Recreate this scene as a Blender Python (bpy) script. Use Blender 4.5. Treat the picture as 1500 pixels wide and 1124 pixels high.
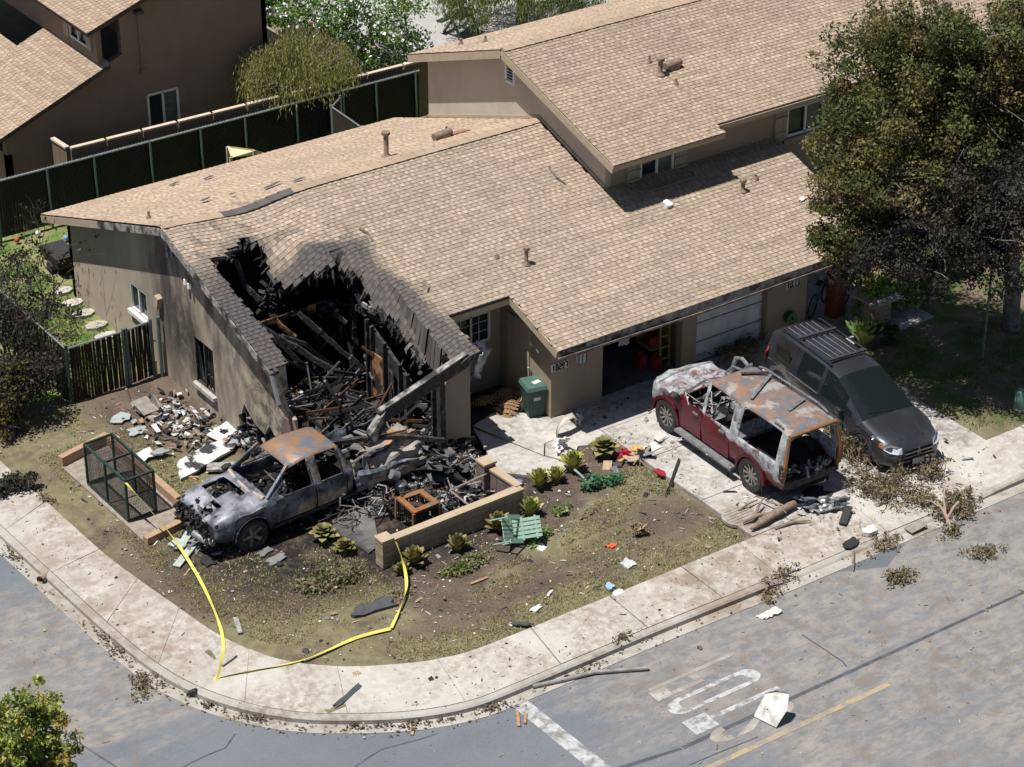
import bpy, bmesh, math, random
import numpy as np
from mathutils import Vector, Matrix, Euler, noise
from mathutils.geometry import tessellate_polygon
random.seed(11)
for o in list(bpy.data.objects): bpy.data.objects.remove(o)
sc = bpy.context.scene
COL = sc.collection
# ---------------------------------------------------------------- camera
cam = bpy.data.cameras.new('camera'); cam.sensor_width = 36; cam.lens = 85.6; cam.clip_start = 1; cam.clip_end = 3000
co = bpy.data.objects.new('camera', cam); COL.objects.link(co)
co.location = (-27.866, -39.871, 27.746)
_f = Vector((0.4976, 0.7120, -0.4955)); co.rotation_euler = _f.to_track_quat('-Z', 'Y').to_euler()
sc.camera = co
# ---------------------------------------------------------------- sky and sun
SUN = Vector((-0.42, 0.07, 1.25)).normalized()
w = bpy.data.worlds.new('World'); sc.world = w; w.use_nodes = True
nt = w.node_tree; bg = nt.nodes['Background']
sky = nt.nodes.new('ShaderNodeTexSky'); sky.sky_type = 'NISHITA'; sky.sun_disc = False
sky.sun_elevation = math.asin(SUN.z); sky.sun_rotation = math.atan2(SUN.x, SUN.y)
nt.links.new(sky.outputs[0], bg.inputs[0]); bg.inputs[1].default_value = 0.05
sl = bpy.data.lights.new('sun', 'SUN'); sl.energy = 5.0; sl.angle = math.radians(0.53); sl.color = (1, .965, .905)
so = bpy.data.objects.new('sun', sl); COL.objects.link(so); so.rotation_euler = SUN.to_track_quat('Z', 'Y').to_euler()
sc.view_settings.view_transform = 'Standard'; sc.view_settings.look = 'None'
sc.view_settings.exposure = 0.27; sc.view_settings.gamma = 1.0; sc.view_settings.use_curve_mapping = False
sc.render.resolution_x = 1024; sc.render.resolution_y = 767
# ---------------------------------------------------------------- helpers
R = random.Random(5)
ORG = {}
def V(*a): return Vector(a)
class MB:
    def __init__(s): s.v = []; s.f = []; s.c = []; s.col = (1, 1, 1)
    def add(s, vs, fs, col=None):
        n = len(s.v); s.v += [tuple(p) for p in vs]
        for f in fs: s.f.append([i + n for i in f]); s.c.append(col or s.col)
    def quad(s, a, b, c, d, col=None): s.add([a, b, c, d], [(0, 1, 2, 3)], col)
    def tri(s, a, b, c, col=None): s.add([a, b, c], [(0, 1, 2)], col)
    def hexa(s, p, col=None):   # p: 4 bottom (ccw) + 4 top
        s.add(p, [(3, 2, 1, 0), (4, 5, 6, 7), (0, 1, 5, 4), (1, 2, 6, 5), (2, 3, 7, 6), (3, 0, 4, 7)], col)
    def box(s, c, d, rot=None, col=None):
        x, y, z = d[0] / 2, d[1] / 2, d[2] / 2
        p = [V(-x, -y, -z), V(x, -y, -z), V(x, y, -z), V(-x, y, -z), V(-x, -y, z), V(x, -y, z), V(x, y, z), V(-x, y, z)]
        if rot is not None:
            m = rot if isinstance(rot, Matrix) else Euler(rot).to_matrix()
            p = [m @ q for q in p]
        s.hexa([q + Vector(c) for q in p], col)
    def bx(s, x0, x1, y0, y1, z0, z1, col=None):
        s.box(((x0 + x1) / 2, (y0 + y1) / 2, (z0 + z1) / 2), (abs(x1 - x0), abs(y1 - y0), abs(z1 - z0)), None, col)
    def beam(s, a, b, w, h, col=None, up=(0, 0, 1), taper=1.0):
        a, b = Vector(a), Vector(b); d = (b - a)
        if d.length < 1e-6: return
        d.normalize(); u = Vector(up)
        if abs(d.dot(u)) > .97: u = V(1, 0, 0)
        r = d.cross(u).normalized(); u = r.cross(d).normalized()
        p = []
        for q, t in ((a, 1), (b, taper)):
            p.append([q - r * w / 2 * t - u * h / 2 * t, q + r * w / 2 * t - u * h / 2 * t, q + r * w / 2 * t + u * h / 2 * t, q - r * w / 2 * t + u * h / 2 * t])
        s.add(p[0] + p[1], [(0, 1, 2, 3), (7, 6, 5, 4), (0, 4, 5, 1), (1, 5, 6, 2), (2, 6, 7, 3), (3, 7, 4, 0)], col)
    def tube(s, pts, r, n=7, col=None, cap=True):
        pts = [Vector(p) for p in pts]; rs = r if isinstance(r, (list, tuple)) else [r] * len(pts)
        base = len(s.v); prev = None
        for i, p in enumerate(pts):
            d = (pts[min(i + 1, len(pts) - 1)] - pts[max(i - 1, 0)])
            d = d.normalized() if d.length > 1e-9 else V(0, 0, 1)
            if prev is None:
                a = d.cross(V(0, 0, 1)) if abs(d.z) < .95 else d.cross(V(1, 0, 0))
            else: a = prev - d * prev.dot(d)
            a.normalize(); prev = a; b = d.cross(a)
            for k in range(n):
                t = 2 * math.pi * k / n; s.v.append(tuple(p + a * math.cos(t) * rs[i] + b * math.sin(t) * rs[i]))
        for i in range(len(pts) - 1):
            for k in range(n):
                k2 = (k + 1) % n; s.f.append([base + i * n + k, base + i * n + k2, base + (i + 1) * n + k2, base + (i + 1) * n + k]); s.c.append(col or s.col)
        if cap:
            s.f.append([base + k for k in range(n)][::-1]); s.c.append(col or s.col)
            s.f.append([base + (len(pts) - 1) * n + k for k in range(n)]); s.c.append(col or s.col)
    def lathe(s, c, prof, n=20, axis='Z', col=None):
        base = len(s.v); c = Vector(c)
        for r, h in prof:
            for k in range(n):
                t = 2 * math.pi * k / n; x, y = r * math.cos(t), r * math.sin(t)
                p = V(x, y, h) if axis == 'Z' else (V(x, h, y) if axis == 'Y' else V(h, x, y))
                s.v.append(tuple(c + p))
        for i in range(len(prof) - 1):
            for k in range(n):
                k2 = (k + 1) % n; s.f.append([base + i * n + k, base + i * n + k2, base + (i + 1) * n + k2, base + (i + 1) * n + k]); s.c.append(col or s.col)
    def slab(s, loops, fn, off, col=None, sidecol=None):   # polygon with holes, mapped by fn, thickened by off
        off = Vector(off); pts = [p for l in loops for p in l]
        tri = tessellate_polygon([[Vector((p[0], p[1], 0)) for p in l] for l in loops])
        fr = [Vector(fn(*p)) for p in pts]; bk = [p + off for p in fr]; n = len(pts)
        s.add(fr + bk, [tuple(t) for t in tri] + [(t[2] + n, t[1] + n, t[0] + n) for t in tri], col)
        k = 0
        for l in loops:
            m = len(l)
            for i in range(m):
                j = (i + 1) % m; s.quad(fr[k + i], fr[k + j], bk[k + j], bk[k + i], sidecol or col)
            k += m
def link(name, me, parent=None):
    o = bpy.data.objects.new(name, me); COL.objects.link(o)
    if parent is not None: o.parent = parent; ORG[o] = ORG.get(parent, V(0, 0, 0))
    else: ORG[o] = V(0, 0, 0)
    return o
def build(name, mb, mat, parent=None, smooth=0, kind=None, vcol=False, origin=None, local=False):
    """origin: for a top-level mesh, move its origin here"""
    org = ORG.get(parent, V(0, 0, 0)) if parent is not None else Vector(origin or (0, 0, 0))
    if local: org = V(0, 0, 0)
    me = bpy.data.meshes.new(name)
    me.from_pydata([tuple(Vector(p) - org) for p in mb.v], [], mb.f)
    for m in (mat if isinstance(mat, (list, tuple)) else [mat]): me.materials.append(m)
    if vcol:
        a = me.attributes.new('Col', 'FLOAT_COLOR', 'FACE')
        a.data.foreach_set('color', np.array([(*c[:3], 1) for c in mb.c], dtype=np.float32).ravel())
    if smooth: me.polygons.foreach_set('use_smooth', [True] * len(me.polygons)); me.set_sharp_from_angle(angle=math.radians(smooth))
    me.update()
    o = link(name, me, parent)
    if parent is None: o.location = org; ORG[o] = org
    if kind: o['kind'] = kind
    return o
def tag(o, label, cat, group=None):
    o['label'] = label; o['category'] = cat
    if group: o['group'] = group
    return o
def thing(name, loc, label, cat, group=None):
    o = bpy.data.objects.new(name, None); COL.objects.link(o); o.location = loc; o.empty_display_size = .2
    ORG[o] = Vector(loc); return tag(o, label, cat, group)
def ltag(name, label, cat, group=None):     # an Empty whose parts are modelled around (0,0,0)
    o = bpy.data.objects.new(name, None); COL.objects.link(o); ORG[o] = V(0, 0, 0); o.empty_display_size = .2
    return tag(o, label, cat, group)
def clone(o, parent=None):
    c = o.copy(); COL.objects.link(c); c.parent = parent; ORG[c] = ORG.get(o, V(0, 0, 0))
    for ch in o.children: clone(ch, c)
    return c
def struct(o): o['kind'] = 'structure'; return o
# ---------------------------------------------------------------- materials
class NT:
    def __init__(s, name):
        s.m = bpy.data.materials.new(name); s.m.use_nodes = True; s.t = s.m.node_tree; s.b = s.t.nodes['Principled BSDF']
        s.pos = s.t.nodes.new('ShaderNodeNewGeometry').outputs['Position']
        s.obj = s.t.nodes.new('ShaderNodeTexCoord').outputs['Object']
    def n(s, kind, **kw):
        x = s.t.nodes.new('ShaderNode' + kind)
        for k, v in kw.items(): setattr(x, k, v)
        return x
    def put(s, sock, v):
        if hasattr(v, 'is_output') or isinstance(v, bpy.types.NodeSocket): s.t.links.new(v, sock)
        elif isinstance(v, (tuple, list)) and len(v) == 3 and sock.type == 'RGBA': sock.default_value = (*v, 1)
        else: sock.default_value = v
    def noise(s, scale, detail=5, rough=.6, src=None, stretch=None, dist=0):
        x = s.n('TexNoise'); x.inputs['Scale'].default_value = scale; x.inputs['Detail'].default_value = detail; x.inputs['Roughness'].default_value = rough; x.inputs['Distortion'].default_value = dist
        v = src or s.pos
        if stretch:
            mp = s.n('Mapping'); mp.inputs['Scale'].default_value = stretch; s.put(mp.inputs[0], v); v = mp.outputs[0]
        s.put(x.inputs['Vector'], v); return x.outputs['Fac']
    def math(s, op, a, b=0.0, clamp=False):
        x = s.n('Math', operation=op, use_clamp=clamp); s.put(x.inputs[0], a); s.put(x.inputs[1], b); return x.outputs[0]
    def ramp(s, f, lo, hi, a=0.0, b=1.0):
        x = s.n('MapRange', clamp=True); x.interpolation_type = 'SMOOTHSTEP'
        for i, v in enumerate((f, lo, hi, a, b)): s.put(x.inputs[i], v)
        return x.outputs[0]
    def mix(s, f, a, b, mode='MIX'):
        x = s.n('Mix', data_type='RGBA', blend_type=mode); s.put(x.inputs[0], f); s.put(x.inputs[6], a); s.put(x.inputs[7], b); return x.outputs[2]
    def xyz(s, src=None):
        x = s.n('SeparateXYZ'); s.put(x.inputs[0], src or s.pos); return x.outputs
    def near(s, p, r0, r1, src=None, scale=(1, 1, 1)):    # 1 close to p, 0 beyond r1
        mp = s.n('Mapping'); mp.inputs['Location'].default_value = [-a * b for a, b in zip(p, scale)]; mp.inputs['Scale'].default_value = scale
        s.put(mp.inputs[0], src or s.pos); l = s.n('VectorMath', operation='LENGTH'); s.put(l.inputs[0], mp.outputs[0])
        return s.ramp(l.outputs['Value'], r0, r1, 1.0, 0.0)
    def bump(s, h, strength=.4, dist=.02):
        x = s.n('Bump'); x.inputs['Strength'].default_value = strength; x.inputs['Distance'].default_value = dist; s.put(x.inputs['Height'], h); s.put(s.b.inputs['Normal'], x.outputs[0])
    def out(s, col=None, rough=None, metal=None, spec=None):
        if col is not None: s.put(s.b.inputs['Base Color'], col)
        if rough is not None: s.put(s.b.inputs['Roughness'], rough)
        if metal is not None: s.put(s.b.inputs['Metallic'], metal)
        if spec is not None: s.put(s.b.inputs['Specular IOR Level'], spec)
        return s.m
MATS = {}
def mat(name, c1, c2=None, scale=6, rough=.8, metal=0, bump=0, bscale=60, c3=None, s3=2, t3=.55, w3=.12, vcol=False, spec=.3, local=False, stretch=None, coat=0):
    if name in MATS: return MATS[name]
    s = NT(name); src = s.obj if local else s.pos
    col = c1
    if c2: col = s.mix(s.ramp(s.noise(scale, 6, .65, src, stretch), .3, .7), c1, c2)
    if c3: col = s.mix(s.ramp(s.noise(s3, 5, .6, src, stretch), t3 - w3 / 2, t3 + w3 / 2), col, c3)
    if vcol:
        a = s.n('Attribute', attribute_name='Col'); col = s.mix(1.0, col, a.outputs['Color'], 'MULTIPLY')
    if bump: s.bump(s.noise(bscale, 4, .6, src), bump, .02)
    if coat: s.b.inputs['Coat Weight'].default_value = coat; s.b.inputs['Coat Roughness'].default_value = .06
    MATS[name] = s.out(col, rough, metal, spec); return MATS[name]
def col_near(c, d): return tuple(max(0, x * (1 + R.uniform(-d, d))) for x in c)
def jit(c, d):
    k = 1 + R.uniform(-d, d); return tuple(max(0, x * k) for x in c)
concrete = None
def m_concrete(name, base, dirt, amt):
    s = NT(name)
    c = s.mix(s.ramp(s.noise(.9, 5), .3, .7), base, tuple(x * .86 for x in base))
    c = s.mix(s.math('MULTIPLY', s.ramp(s.noise(14, 6, .7), .45, .8), .35), c, tuple(x * .6 for x in base))
    f = s.ramp(s.noise(.55, 7, .68, dist=.6), .5 - amt * .2, .78 - amt * .2)
    f2 = s.ramp(s.noise(6, 6, .7), .3, .65)
    c = s.mix(s.math('MULTIPLY', f, f2), c, dirt)
    sp = s.ramp(s.noise(33, 3, .6), .68, .74); c = s.mix(s.math('MULTIPLY', sp, .55), c, (.09, .075, .06))
    # dusty soil washed over the walk near the driveway and the middle of the left walk
    g = s.near((-.6, -8.6, 0), 1.0, 3.2); g2 = s.near((-11.4, -2.5, 0), .6, 3.2, scale=(1, .6, 1))
    g = s.math('MAXIMUM', g, s.math('MULTIPLY', g2, .7))
    c = s.mix(s.math('MULTIPLY', g, s.ramp(s.noise(1.7, 7, .7), .38, .66)), c, (.24, .185, .145))
    s.bump(s.noise(45, 4, .6), .25, .01)
    return s.out(c, .88, 0, .25)
M_walk = m_concrete('walk_concrete', (.51, .485, .445), (.26, .215, .175), .85)
M_drive = m_concrete('drive_concrete', (.52, .50, .47), (.22, .195, .175), .9)
M_curb = m_concrete('curb_concrete', (.42, .40, .365), (.2, .165, .13), .6)
def m_road():
    s = NT('asphalt')
    base = s.mix(s.ramp(s.noise(.35, 5), .3, .7), (.108, .124, .150), (.148, .162, .182))
    base = s.mix(s.math('MULTIPLY', s.ramp(s.noise(60, 3, .7), .4, .75), .5), base, (.19, .195, .2))
    dust = s.mix(s.ramp(s.noise(2.2, 6), .3, .7), (.285, .258, .23), (.22, .205, .192))
    x, y, z = s.xyz()
    a = s.near((-13.5, -4.0, 0), 1.5, 5.2); b = s.near((3.0, -11.6, 0), 3.5, 9.0, scale=(.72, 1, 1)); b2 = s.near((-2.5, -10.8, 0), 1.0, 3.2, scale=(.6, 1, 1))
    b3 = s.near((4.5, -14.2, 0), 1.0, 5.5, scale=(.7, 1, 1))
    k = s.math('MAXIMUM', s.math('MAXIMUM', a, b), s.math('MAXIMUM', b2, b3))
    nz = s.noise(1.0, 10, .70, stretch=(.42, 1.4, 1), dist=.4)
    f = s.ramp(s.math('ADD', nz, s.math('MULTIPLY', k, .42)), .62, .94)
    f = s.math('MULTIPLY', f, s.ramp(s.noise(5, 8, .72, stretch=(.7, 1.3, 1)), .32, .62, .15, 1.0))
    c = s.mix(f, base, dust)
    dk = s.ramp(s.math('ADD', s.noise(2.2, 11, .74, dist=.3), s.math('MULTIPLY', k, .06)), .57, .68)
    c = s.mix(s.math('MULTIPLY', dk, s.math('MULTIPLY', s.ramp(k, .1, .6), .6)), c, (.175, .14, .11))
    sp = s.ramp(s.noise(38, 3, .6), .70, .74); c = s.mix(s.math('MULTIPLY', sp, .5), c, (.1, .08, .065))
    trk = s.ramp(s.noise(1.1, 4, .5, stretch=(.06, 2.2, 1)), .52, .66); c = s.mix(s.math('MULTIPLY', trk, .3), c, (.12, .135, .16))
    gr = s.noise(95, 2, .5); c = s.mix(s.math('MULTIPLY', s.ramp(gr, .5, .8), .35), c, (.34, .34, .335)); c = s.mix(s.math('MULTIPLY', s.ramp(gr, .5, .25), .3), c, (.05, .055, .06))
    # tyre-worn tar lines
    s.bump(s.noise(140, 3, .6), .35, .01)
    return s.out(c, .82, 0, .3)
M_road = m_road()
def m_soil():
    s = NT('yard_soil')
    soil = s.mix(s.ramp(s.noise(1.6, 6), .3, .7), (.155, .115, .088), (.085, .064, .05))
    soil = s.mix(s.ramp(s.noise(24, 5, .7), .5, .75), soil, (.25, .2, .155))
    turf = s.mix(s.ramp(s.noise(5, 6), .3, .7), (.16, .148, .08), (.235, .207, .13))
    g = s.ramp(s.noise(.75, 7, .65, dist=.7), .34, .54)
    # beds and burnt margins stay bare
    gx, gy, gz = s.xyz()
    bedf = s.ramp(s.math('ADD', s.math('SUBTRACT', gy, s.math('SUBTRACT', s.math('MULTIPLY', gx, .33), 4.67)), s.math('MULTIPLY', s.math('SUBTRACT', s.noise(1.6, 5), .5), 1.2)), -.2, .2)
    bedf = s.math('MULTIPLY', bedf, s.ramp(gx, -6.9, -6.5)); g = s.math('MULTIPLY', g, s.math('SUBTRACT', 1.0, s.math('MULTIPLY', bedf, s.ramp(gy, 2, 1.5))))
    for p, r0, r1, sc_ in (((-.7, -6.6, 0), .3, 1.3, (.8, 1, 1)), ((-6.8, -2.6, 0), 1.5, 3.2, (.5, 1, 1)), ((-7.2, 4.4, 0), .8, 2.2, (1, .55, 1)), ((-4.5, -6.9, 0), .2, 1.0, (.25, 1.3, 1))):
        g = s.math('MULTIPLY', g, s.math('SUBTRACT', 1.0, s.near(p, r0, r1, scale=sc_)))
    c = s.mix(g, soil, turf)
    x, y, z = s.xyz()
    back = s.ramp(y, 5.2, 5.5); lush = s.mix(s.ramp(s.noise(1.4, 6), .35, .65), (.10, .18, .04), (.26, .25, .12))
    c = s.mix(back, c, lush)
    right = s.ramp(x, 7.4, 7.9); c = s.mix(right, c, s.mix(s.ramp(s.noise(1.2, 6), .40, .62), (.075, .115, .035), (.2, .15, .11)))
    black = s.math('MULTIPLY', s.near((-5.6, -2.9, 0), 1.6, 3.4, scale=(.62, 1, 1)), s.ramp(s.noise(2.5, 6, .7), .3, .55))
    c = s.mix(black, c, (.022, .02, .019))
    sp = s.ramp(s.noise(30, 3, .6), .66, .71); c = s.mix(s.math('MULTIPLY', sp, .6), c, (.42, .36, .30))
    s.bump(s.noise(28, 5, .7), .7, .05)
    return s.out(c, .95, 0, .15)
M_soil = m_soil()
def m_stucco(name, c, scorch=False):
    s = NT(name)
    k = s.mix(s.ramp(s.noise(.8, 5), .3, .7), c, tuple(x * .86 for x in c))
    k = s.mix(s.math('MULTIPLY', s.ramp(s.noise(3.0, 5, .6, stretch=(1, 1, .25)), .5, .8), .3), k, tuple(x * .6 for x in c))
    if scorch:
        x, y, z = s.xyz()
        up = s.ramp(z, .6, 2.9)
        mid = s.ramp(s.math('ABSOLUTE', s.math('SUBTRACT', y, 3.2)), .3, 3.6, 1.0, 0.0)
        st = s.ramp(s.noise(1.5, 7, .66, stretch=(1, 1, .32)), .30, .64)
        f = s.math('MULTIPLY', s.math('ADD', s.math('MULTIPLY', mid, .8), s.math('MULTIPLY', up, .25)), st, True)
        k = s.mix(s.math('MULTIPLY', f, .92), k, (.06, .05, .05))
        bd = s.math('MULTIPLY', s.near((-6.3, 4.35, 2.3), .3, 1.9, scale=(.2, 1, .62)), s.ramp(s.noise(2.2, 7, .68, stretch=(1, 1, .3)), .28, .60))
        k = s.mix(s.math('MULTIPLY', bd, .85), k, (.05, .043, .043))
        bd2 = s.math('MULTIPLY', s.near((-6.3, 1.2, 2.4), .4, 2.2, scale=(.2, 1, .8)), s.ramp(s.noise(2.8, 7, .68, stretch=(1, 1, .4)), .38, .66))
        k = s.mix(s.math('MULTIPLY', bd2, .75), k, (.06, .053, .05))
        wdw = s.math('MULTIPLY', s.near((-6.3, 3.9, 1.55), .3, 1.1, scale=(.3, 1, .75)), s.ramp(s.noise(4, 6, .7), .25, .6))
        k = s.mix(s.math('MULTIPLY', wdw, .75), k, (.035, .03, .028))
        fr = s.math('MULTIPLY', s.ramp(y, 1.9, .3), s.ramp(s.noise(3.2, 6, .7), .40, .62))
        k = s.mix(s.math('MULTIPLY', fr, .8), k, (.05, .045, .042))
    s.bump(s.noise(70, 4, .65), .45, .012)
    return s.out(k, .92, 0, .2)
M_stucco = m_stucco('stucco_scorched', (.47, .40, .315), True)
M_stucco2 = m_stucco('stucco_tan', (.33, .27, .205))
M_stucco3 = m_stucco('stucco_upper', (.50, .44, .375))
M_neigh = m_stucco('stucco_brown', (.245, .185, .145))
def m_shingle():
    s = NT('asphalt_shingle'); a = s.n('Attribute', attribute_name='Col'); c = a.outputs['Color']
    c = s.mix(s.math('MULTIPLY', s.ramp(s.noise(.5, 6, .65), .35, .75), .28), c, (.21, .17, .14)); c = s.mix(s.math('MULTIPLY', s.ramp(s.noise(1.6, 5, .6, stretch=(1.6, .35, 1)), .55, .8), .22), c, (.16, .135, .115))
    c = s.mix(.28, c, s.mix(s.ramp(s.noise(120, 2, .6), .35, .65), (.12, .09, .07), (.62, .5, .4)), 'OVERLAY')
    s.bump(s.noise(160, 3, .6), .3, .006)
    return s.out(c, .93, 0, .15)
M_shingle = m_shingle()
M_char = mat('charred_wood', (.013, .0125, .0125), (.06, .058, .057), 9, .72, 0, .9, 34, c3=(.24, .235, .23), s3=7, t3=.66, w3=.1, spec=.4)
M_black = mat('soot_black', (.006, .006, .006), (.02, .019, .019), 4, .9, 0, .4, 20)
M_ash = mat('pale_ash', (.42, .41, .40), (.16, .155, .15), 9, .95, 0, .6, 30)
M_debris = mat('burnt_debris', (1, 1, 1), (.55, .55, .55), 12, .85, 0, .5, 40, vcol=True)
M_vcol = mat('matte_mixed', (1, 1, 1), (.82, .82, .82), 20, .8, vcol=True)
M_leaf = None
def m_leaf():
    s = NT('foliage'); a = s.n('Attribute', attribute_name='Col'); c = a.outputs['Color']
    s.b.inputs['Subsurface Weight'].default_value = 0
    tr = s.n('BsdfTranslucent'); s.put(tr.inputs['Color'], c); mx = s.n('MixShader'); mx.inputs[0].default_value = .28
    o = s.t.nodes['Material Output']; s.put(mx.inputs[1], s.b.outputs[0]); s.put(mx.inputs[2], tr.outputs[0]); s.put(o.inputs[0], mx.outputs[0])
    return s.out(c, .6, 0, .3)
M_leaf = m_leaf()
M_wood = mat('raw_timber', (.42, .27, .16), (.30, .18, .10), 14, .8, 0, .3, 40, c3=(.06, .05, .045), s3=3, t3=.62, w3=.1)
M_orangewood = mat('scorched_stud', (.40, .20, .09), (.2, .1, .05), 8, .8, 0, .3, 40, c3=(.03, .025, .022), s3=2.2, t3=.52, w3=.1)
M_trim = mat('tan_trim', (.42, .345, .25), (.36, .29, .21), 5, .7, 0, .1)
M_trimburn = mat('scorched_trim', (.40, .38, .36), (.10, .095, .09), 6, .75, 0, .3, 30, c3=(.03, .03, .03), s3=2.5, t3=.55, w3=.15)
M_white = mat('white_vinyl', (.74, .74, .73), (.66, .66, .65), 8, .5)
M_glass = NT('dark_glass').out((.018, .026, .03), .06, 0, .55)
M_galv = mat('galvanised_steel', (.46, .49, .51), (.34, .37, .40), 12, .45, .75)
M_steel = mat('bare_burnt_steel', (.42, .43, .45), (.22, .22, .23), 7, .5, .7, .2, 25)
M_rust = mat('rusted_steel', (.31, .145, .055), (.2, .095, .045), 7, .85, .15, .4, 40, c3=(.13, .12, .125), s3=2.4, t3=.58, w3=.16)
M_bark = mat('grey_bark', (.24, .215, .19), (.11, .095, .08), 9, .9, 0, .7, 30)
M_bark2 = mat('peeled_log', (.30, .225, .165), (.15, .115, .085), 9, .85, 0, .5, 24)
M_tyre = mat('rubber', (.028, .028, .029), (.045, .043, .042), 8, .85, 0, .2, 40)
M_green = mat('dark_green_paint', (.024, .055, .044), (.02, .045, .036), 6, .55)
# ================================================================ ground
def sheet(name, x0, x1, y0, y1, z, m):
    b = MB(); b.quad((x0, y0, z), (x1, y0, z), (x1, y1, z), (x0, y1, z)); return struct(build(name, b, m))
sheet('terrain', -900, 900, -900, 900, -.30, mat('far_soil', (.19, .15, .115), (.14, .115, .085), .2, .95))
sheet('road', -90, 120, -120, 60, -.13, M_road)
OUT = [(-12.22, 14), (-12.2, 3), (-12.15, 1), (-12.05, -1), (-11.93, -3.2), (-11.75, -5.0), (-11.45, -6.1), (-10.99, -7.0), (-10.35, -7.8), (-9.6, -8.4), (-8.6, -9.0), (-7.6, -9.35), (-6.5, -9.42), (-3, -9.43), (0, -9.5), (5.4, -9.5), (40, -9.5)]
INN = [(-11.2, 14), (-11.1, 3.6), (-11.0, 1.5), (-10.9, -.8), (-10.75, -2.2), (-10.55, -3.6), (-10.38, -4.7), (-10.1, -5.6), (-9.7, -6.35), (-9.0, -7.05), (-8.2, -7.55), (-7.3, -7.95), (-6.2, -8.13), (-3, -8.15), (0, -8.15), (5.4, -8.1), (40, -8.1)]
def cat(P, t):
    i = min(int(t), len(P) - 2); f = t - i
    a, b, c, d = (Vector(P[max(0, min(len(P) - 1, i + k))]) for k in (-1, 0, 1, 2))
    lo = .5 * ((2 * b) + (c - a) * f + (2 * a - 5 * b + 4 * c - d) * f * f + (3 * b - a - 3 * c + d) * f ** 3)
    if i >= 12 or i == 0: lo = b.lerp(c, f)
    return lo
def curb_z(x): return -.085 if .15 < x < 5.25 else (0 if x < -.35 or x > 5.75 else (-.085 * (x + .35) / .5 if x < 1 else -.085 * (5.75 - x) / .5))
# soil sheet of the block, rounded corner, below the slabs
def inside_block(x, y):
    if x < -11.6 or y < -8.75: return False
    if x < -8.3 and y < -5.4: return math.hypot(x + 8.3, y + 5.4) < 3.3
    return True
b = MB(); st = .3; gx = np.arange(-12, 45, st); gy = np.arange(-9.1, 60, st); idx = {}
def soil_z(x, y):
    z = .035 * noise.noise((x * .7, y * .7, 0)) + .02 * noise.noise((x * 2.1, y * 2.1, 4)) - .005
    if y > -6.2 and y < -4.6 and -6.4 < x < .2: z += .05
    if -8 < x < -2.2 and -3.6 < y < 4: z -= .04
    if x > .2 and y < 1 and x < 7.3: z = min(z, -.09)
    if -2.5 < x < .6 and -4 < y < .4: z = min(z, -.06)
    if y > 12: z -= .05
    return z
for i, x in enumerate(gx):
    for j, y in enumerate(gy):
        if y > 14 and (i % 4 or j % 4): pass
        if inside_block(x, y) and inside_block(x + st, y) and inside_block(x, y + st) and inside_block(x + st, y + st) and y < 15:
            q = []
            for (ii, jj) in ((i, j), (i + 1, j), (i + 1, j + 1), (i, j + 1)):
                if (ii, jj) not in idx:
                    xx, yy = gx[0] + ii * st, gy[0] + jj * st; idx[(ii, jj)] = len(b.v); b.v.append((xx, yy, soil_z(xx, yy)))
                q.append(idx[(ii, jj)])
            b.f.append(q); b.c.append((1, 1, 1))
struct(build('yard_ground', b, M_soil, smooth=80))
sheet('back_ground', -30, 60, 14.7, 60, -.04, mat('back_soil', (.2, .17, .12), (.12, .13, .06), 1.2, .95, bump=.5, bscale=20))
sheet('playground_paving', 8.4, 60, 15.6, 60, .01, mat('playground_surface', (.40, .385, .37), (.33, .32, .31), 3, .95, 0, .4, 60))
# sidewalk slabs
walk = MB(); T = [0.0, .12, .25, .4, .6, .8, 1.0, 2.0, 3.0, 4.0, 5.0, 7.0, 9.0, 11.0, 12.3, 12.9, 13.5, 14.0, 14.27, 14.54, 14.81, 15.08, 15.12, 15.16, 15.20, 15.24, 15.28, 15.32, 15.4, 15.6, 16.0]
b = MB()
for i in range(0, 64):
    t0, t1 = i / 64 * 16, (i + 1) / 64 * 16
    a0, a1, c0, c1 = cat(INN, t0), cat(INN, t1), cat(OUT, t0), cat(OUT, t1)
    b.quad((*c0, -.04 + min(0, curb_z(c0.x))), (*c1, -.04 + min(0, curb_z(c1.x))), (*a1, -.04), (*a0, -.04))
sidewalk = struct(build('sidewalk', b, M_walk))
for k in range(len(T) - 1):
    b = MB(); n = max(2, int((T[k + 1] - T[k]) * 8)); g = .004 if T[k] < 14 else .0006
    ts = [T[k] + g + (T[k + 1] - T[k] - 2 * g) * q / n for q in range(n + 1)]; tilt = R.uniform(-.006, .006)
    for q in range(n):
        a0, a1, c0, c1 = cat(INN, ts[q]), cat(INN, ts[q + 1]), cat(OUT, ts[q]), cat(OUT, ts[q + 1])
        z0, z1 = curb_z(c0.x), curb_z(c1.x)
        b.hexa([(*c0, z0 - .1), (*c1, z1 - .1), (*a1, -.08), (*a0, -.08), (*c0, z0 + .012 + tilt), (*c1, z1 + .012 + tilt), (*a1, .022 - tilt), (*a0, .022 - tilt)])
    build('slab', b, M_walk, sidewalk)
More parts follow.
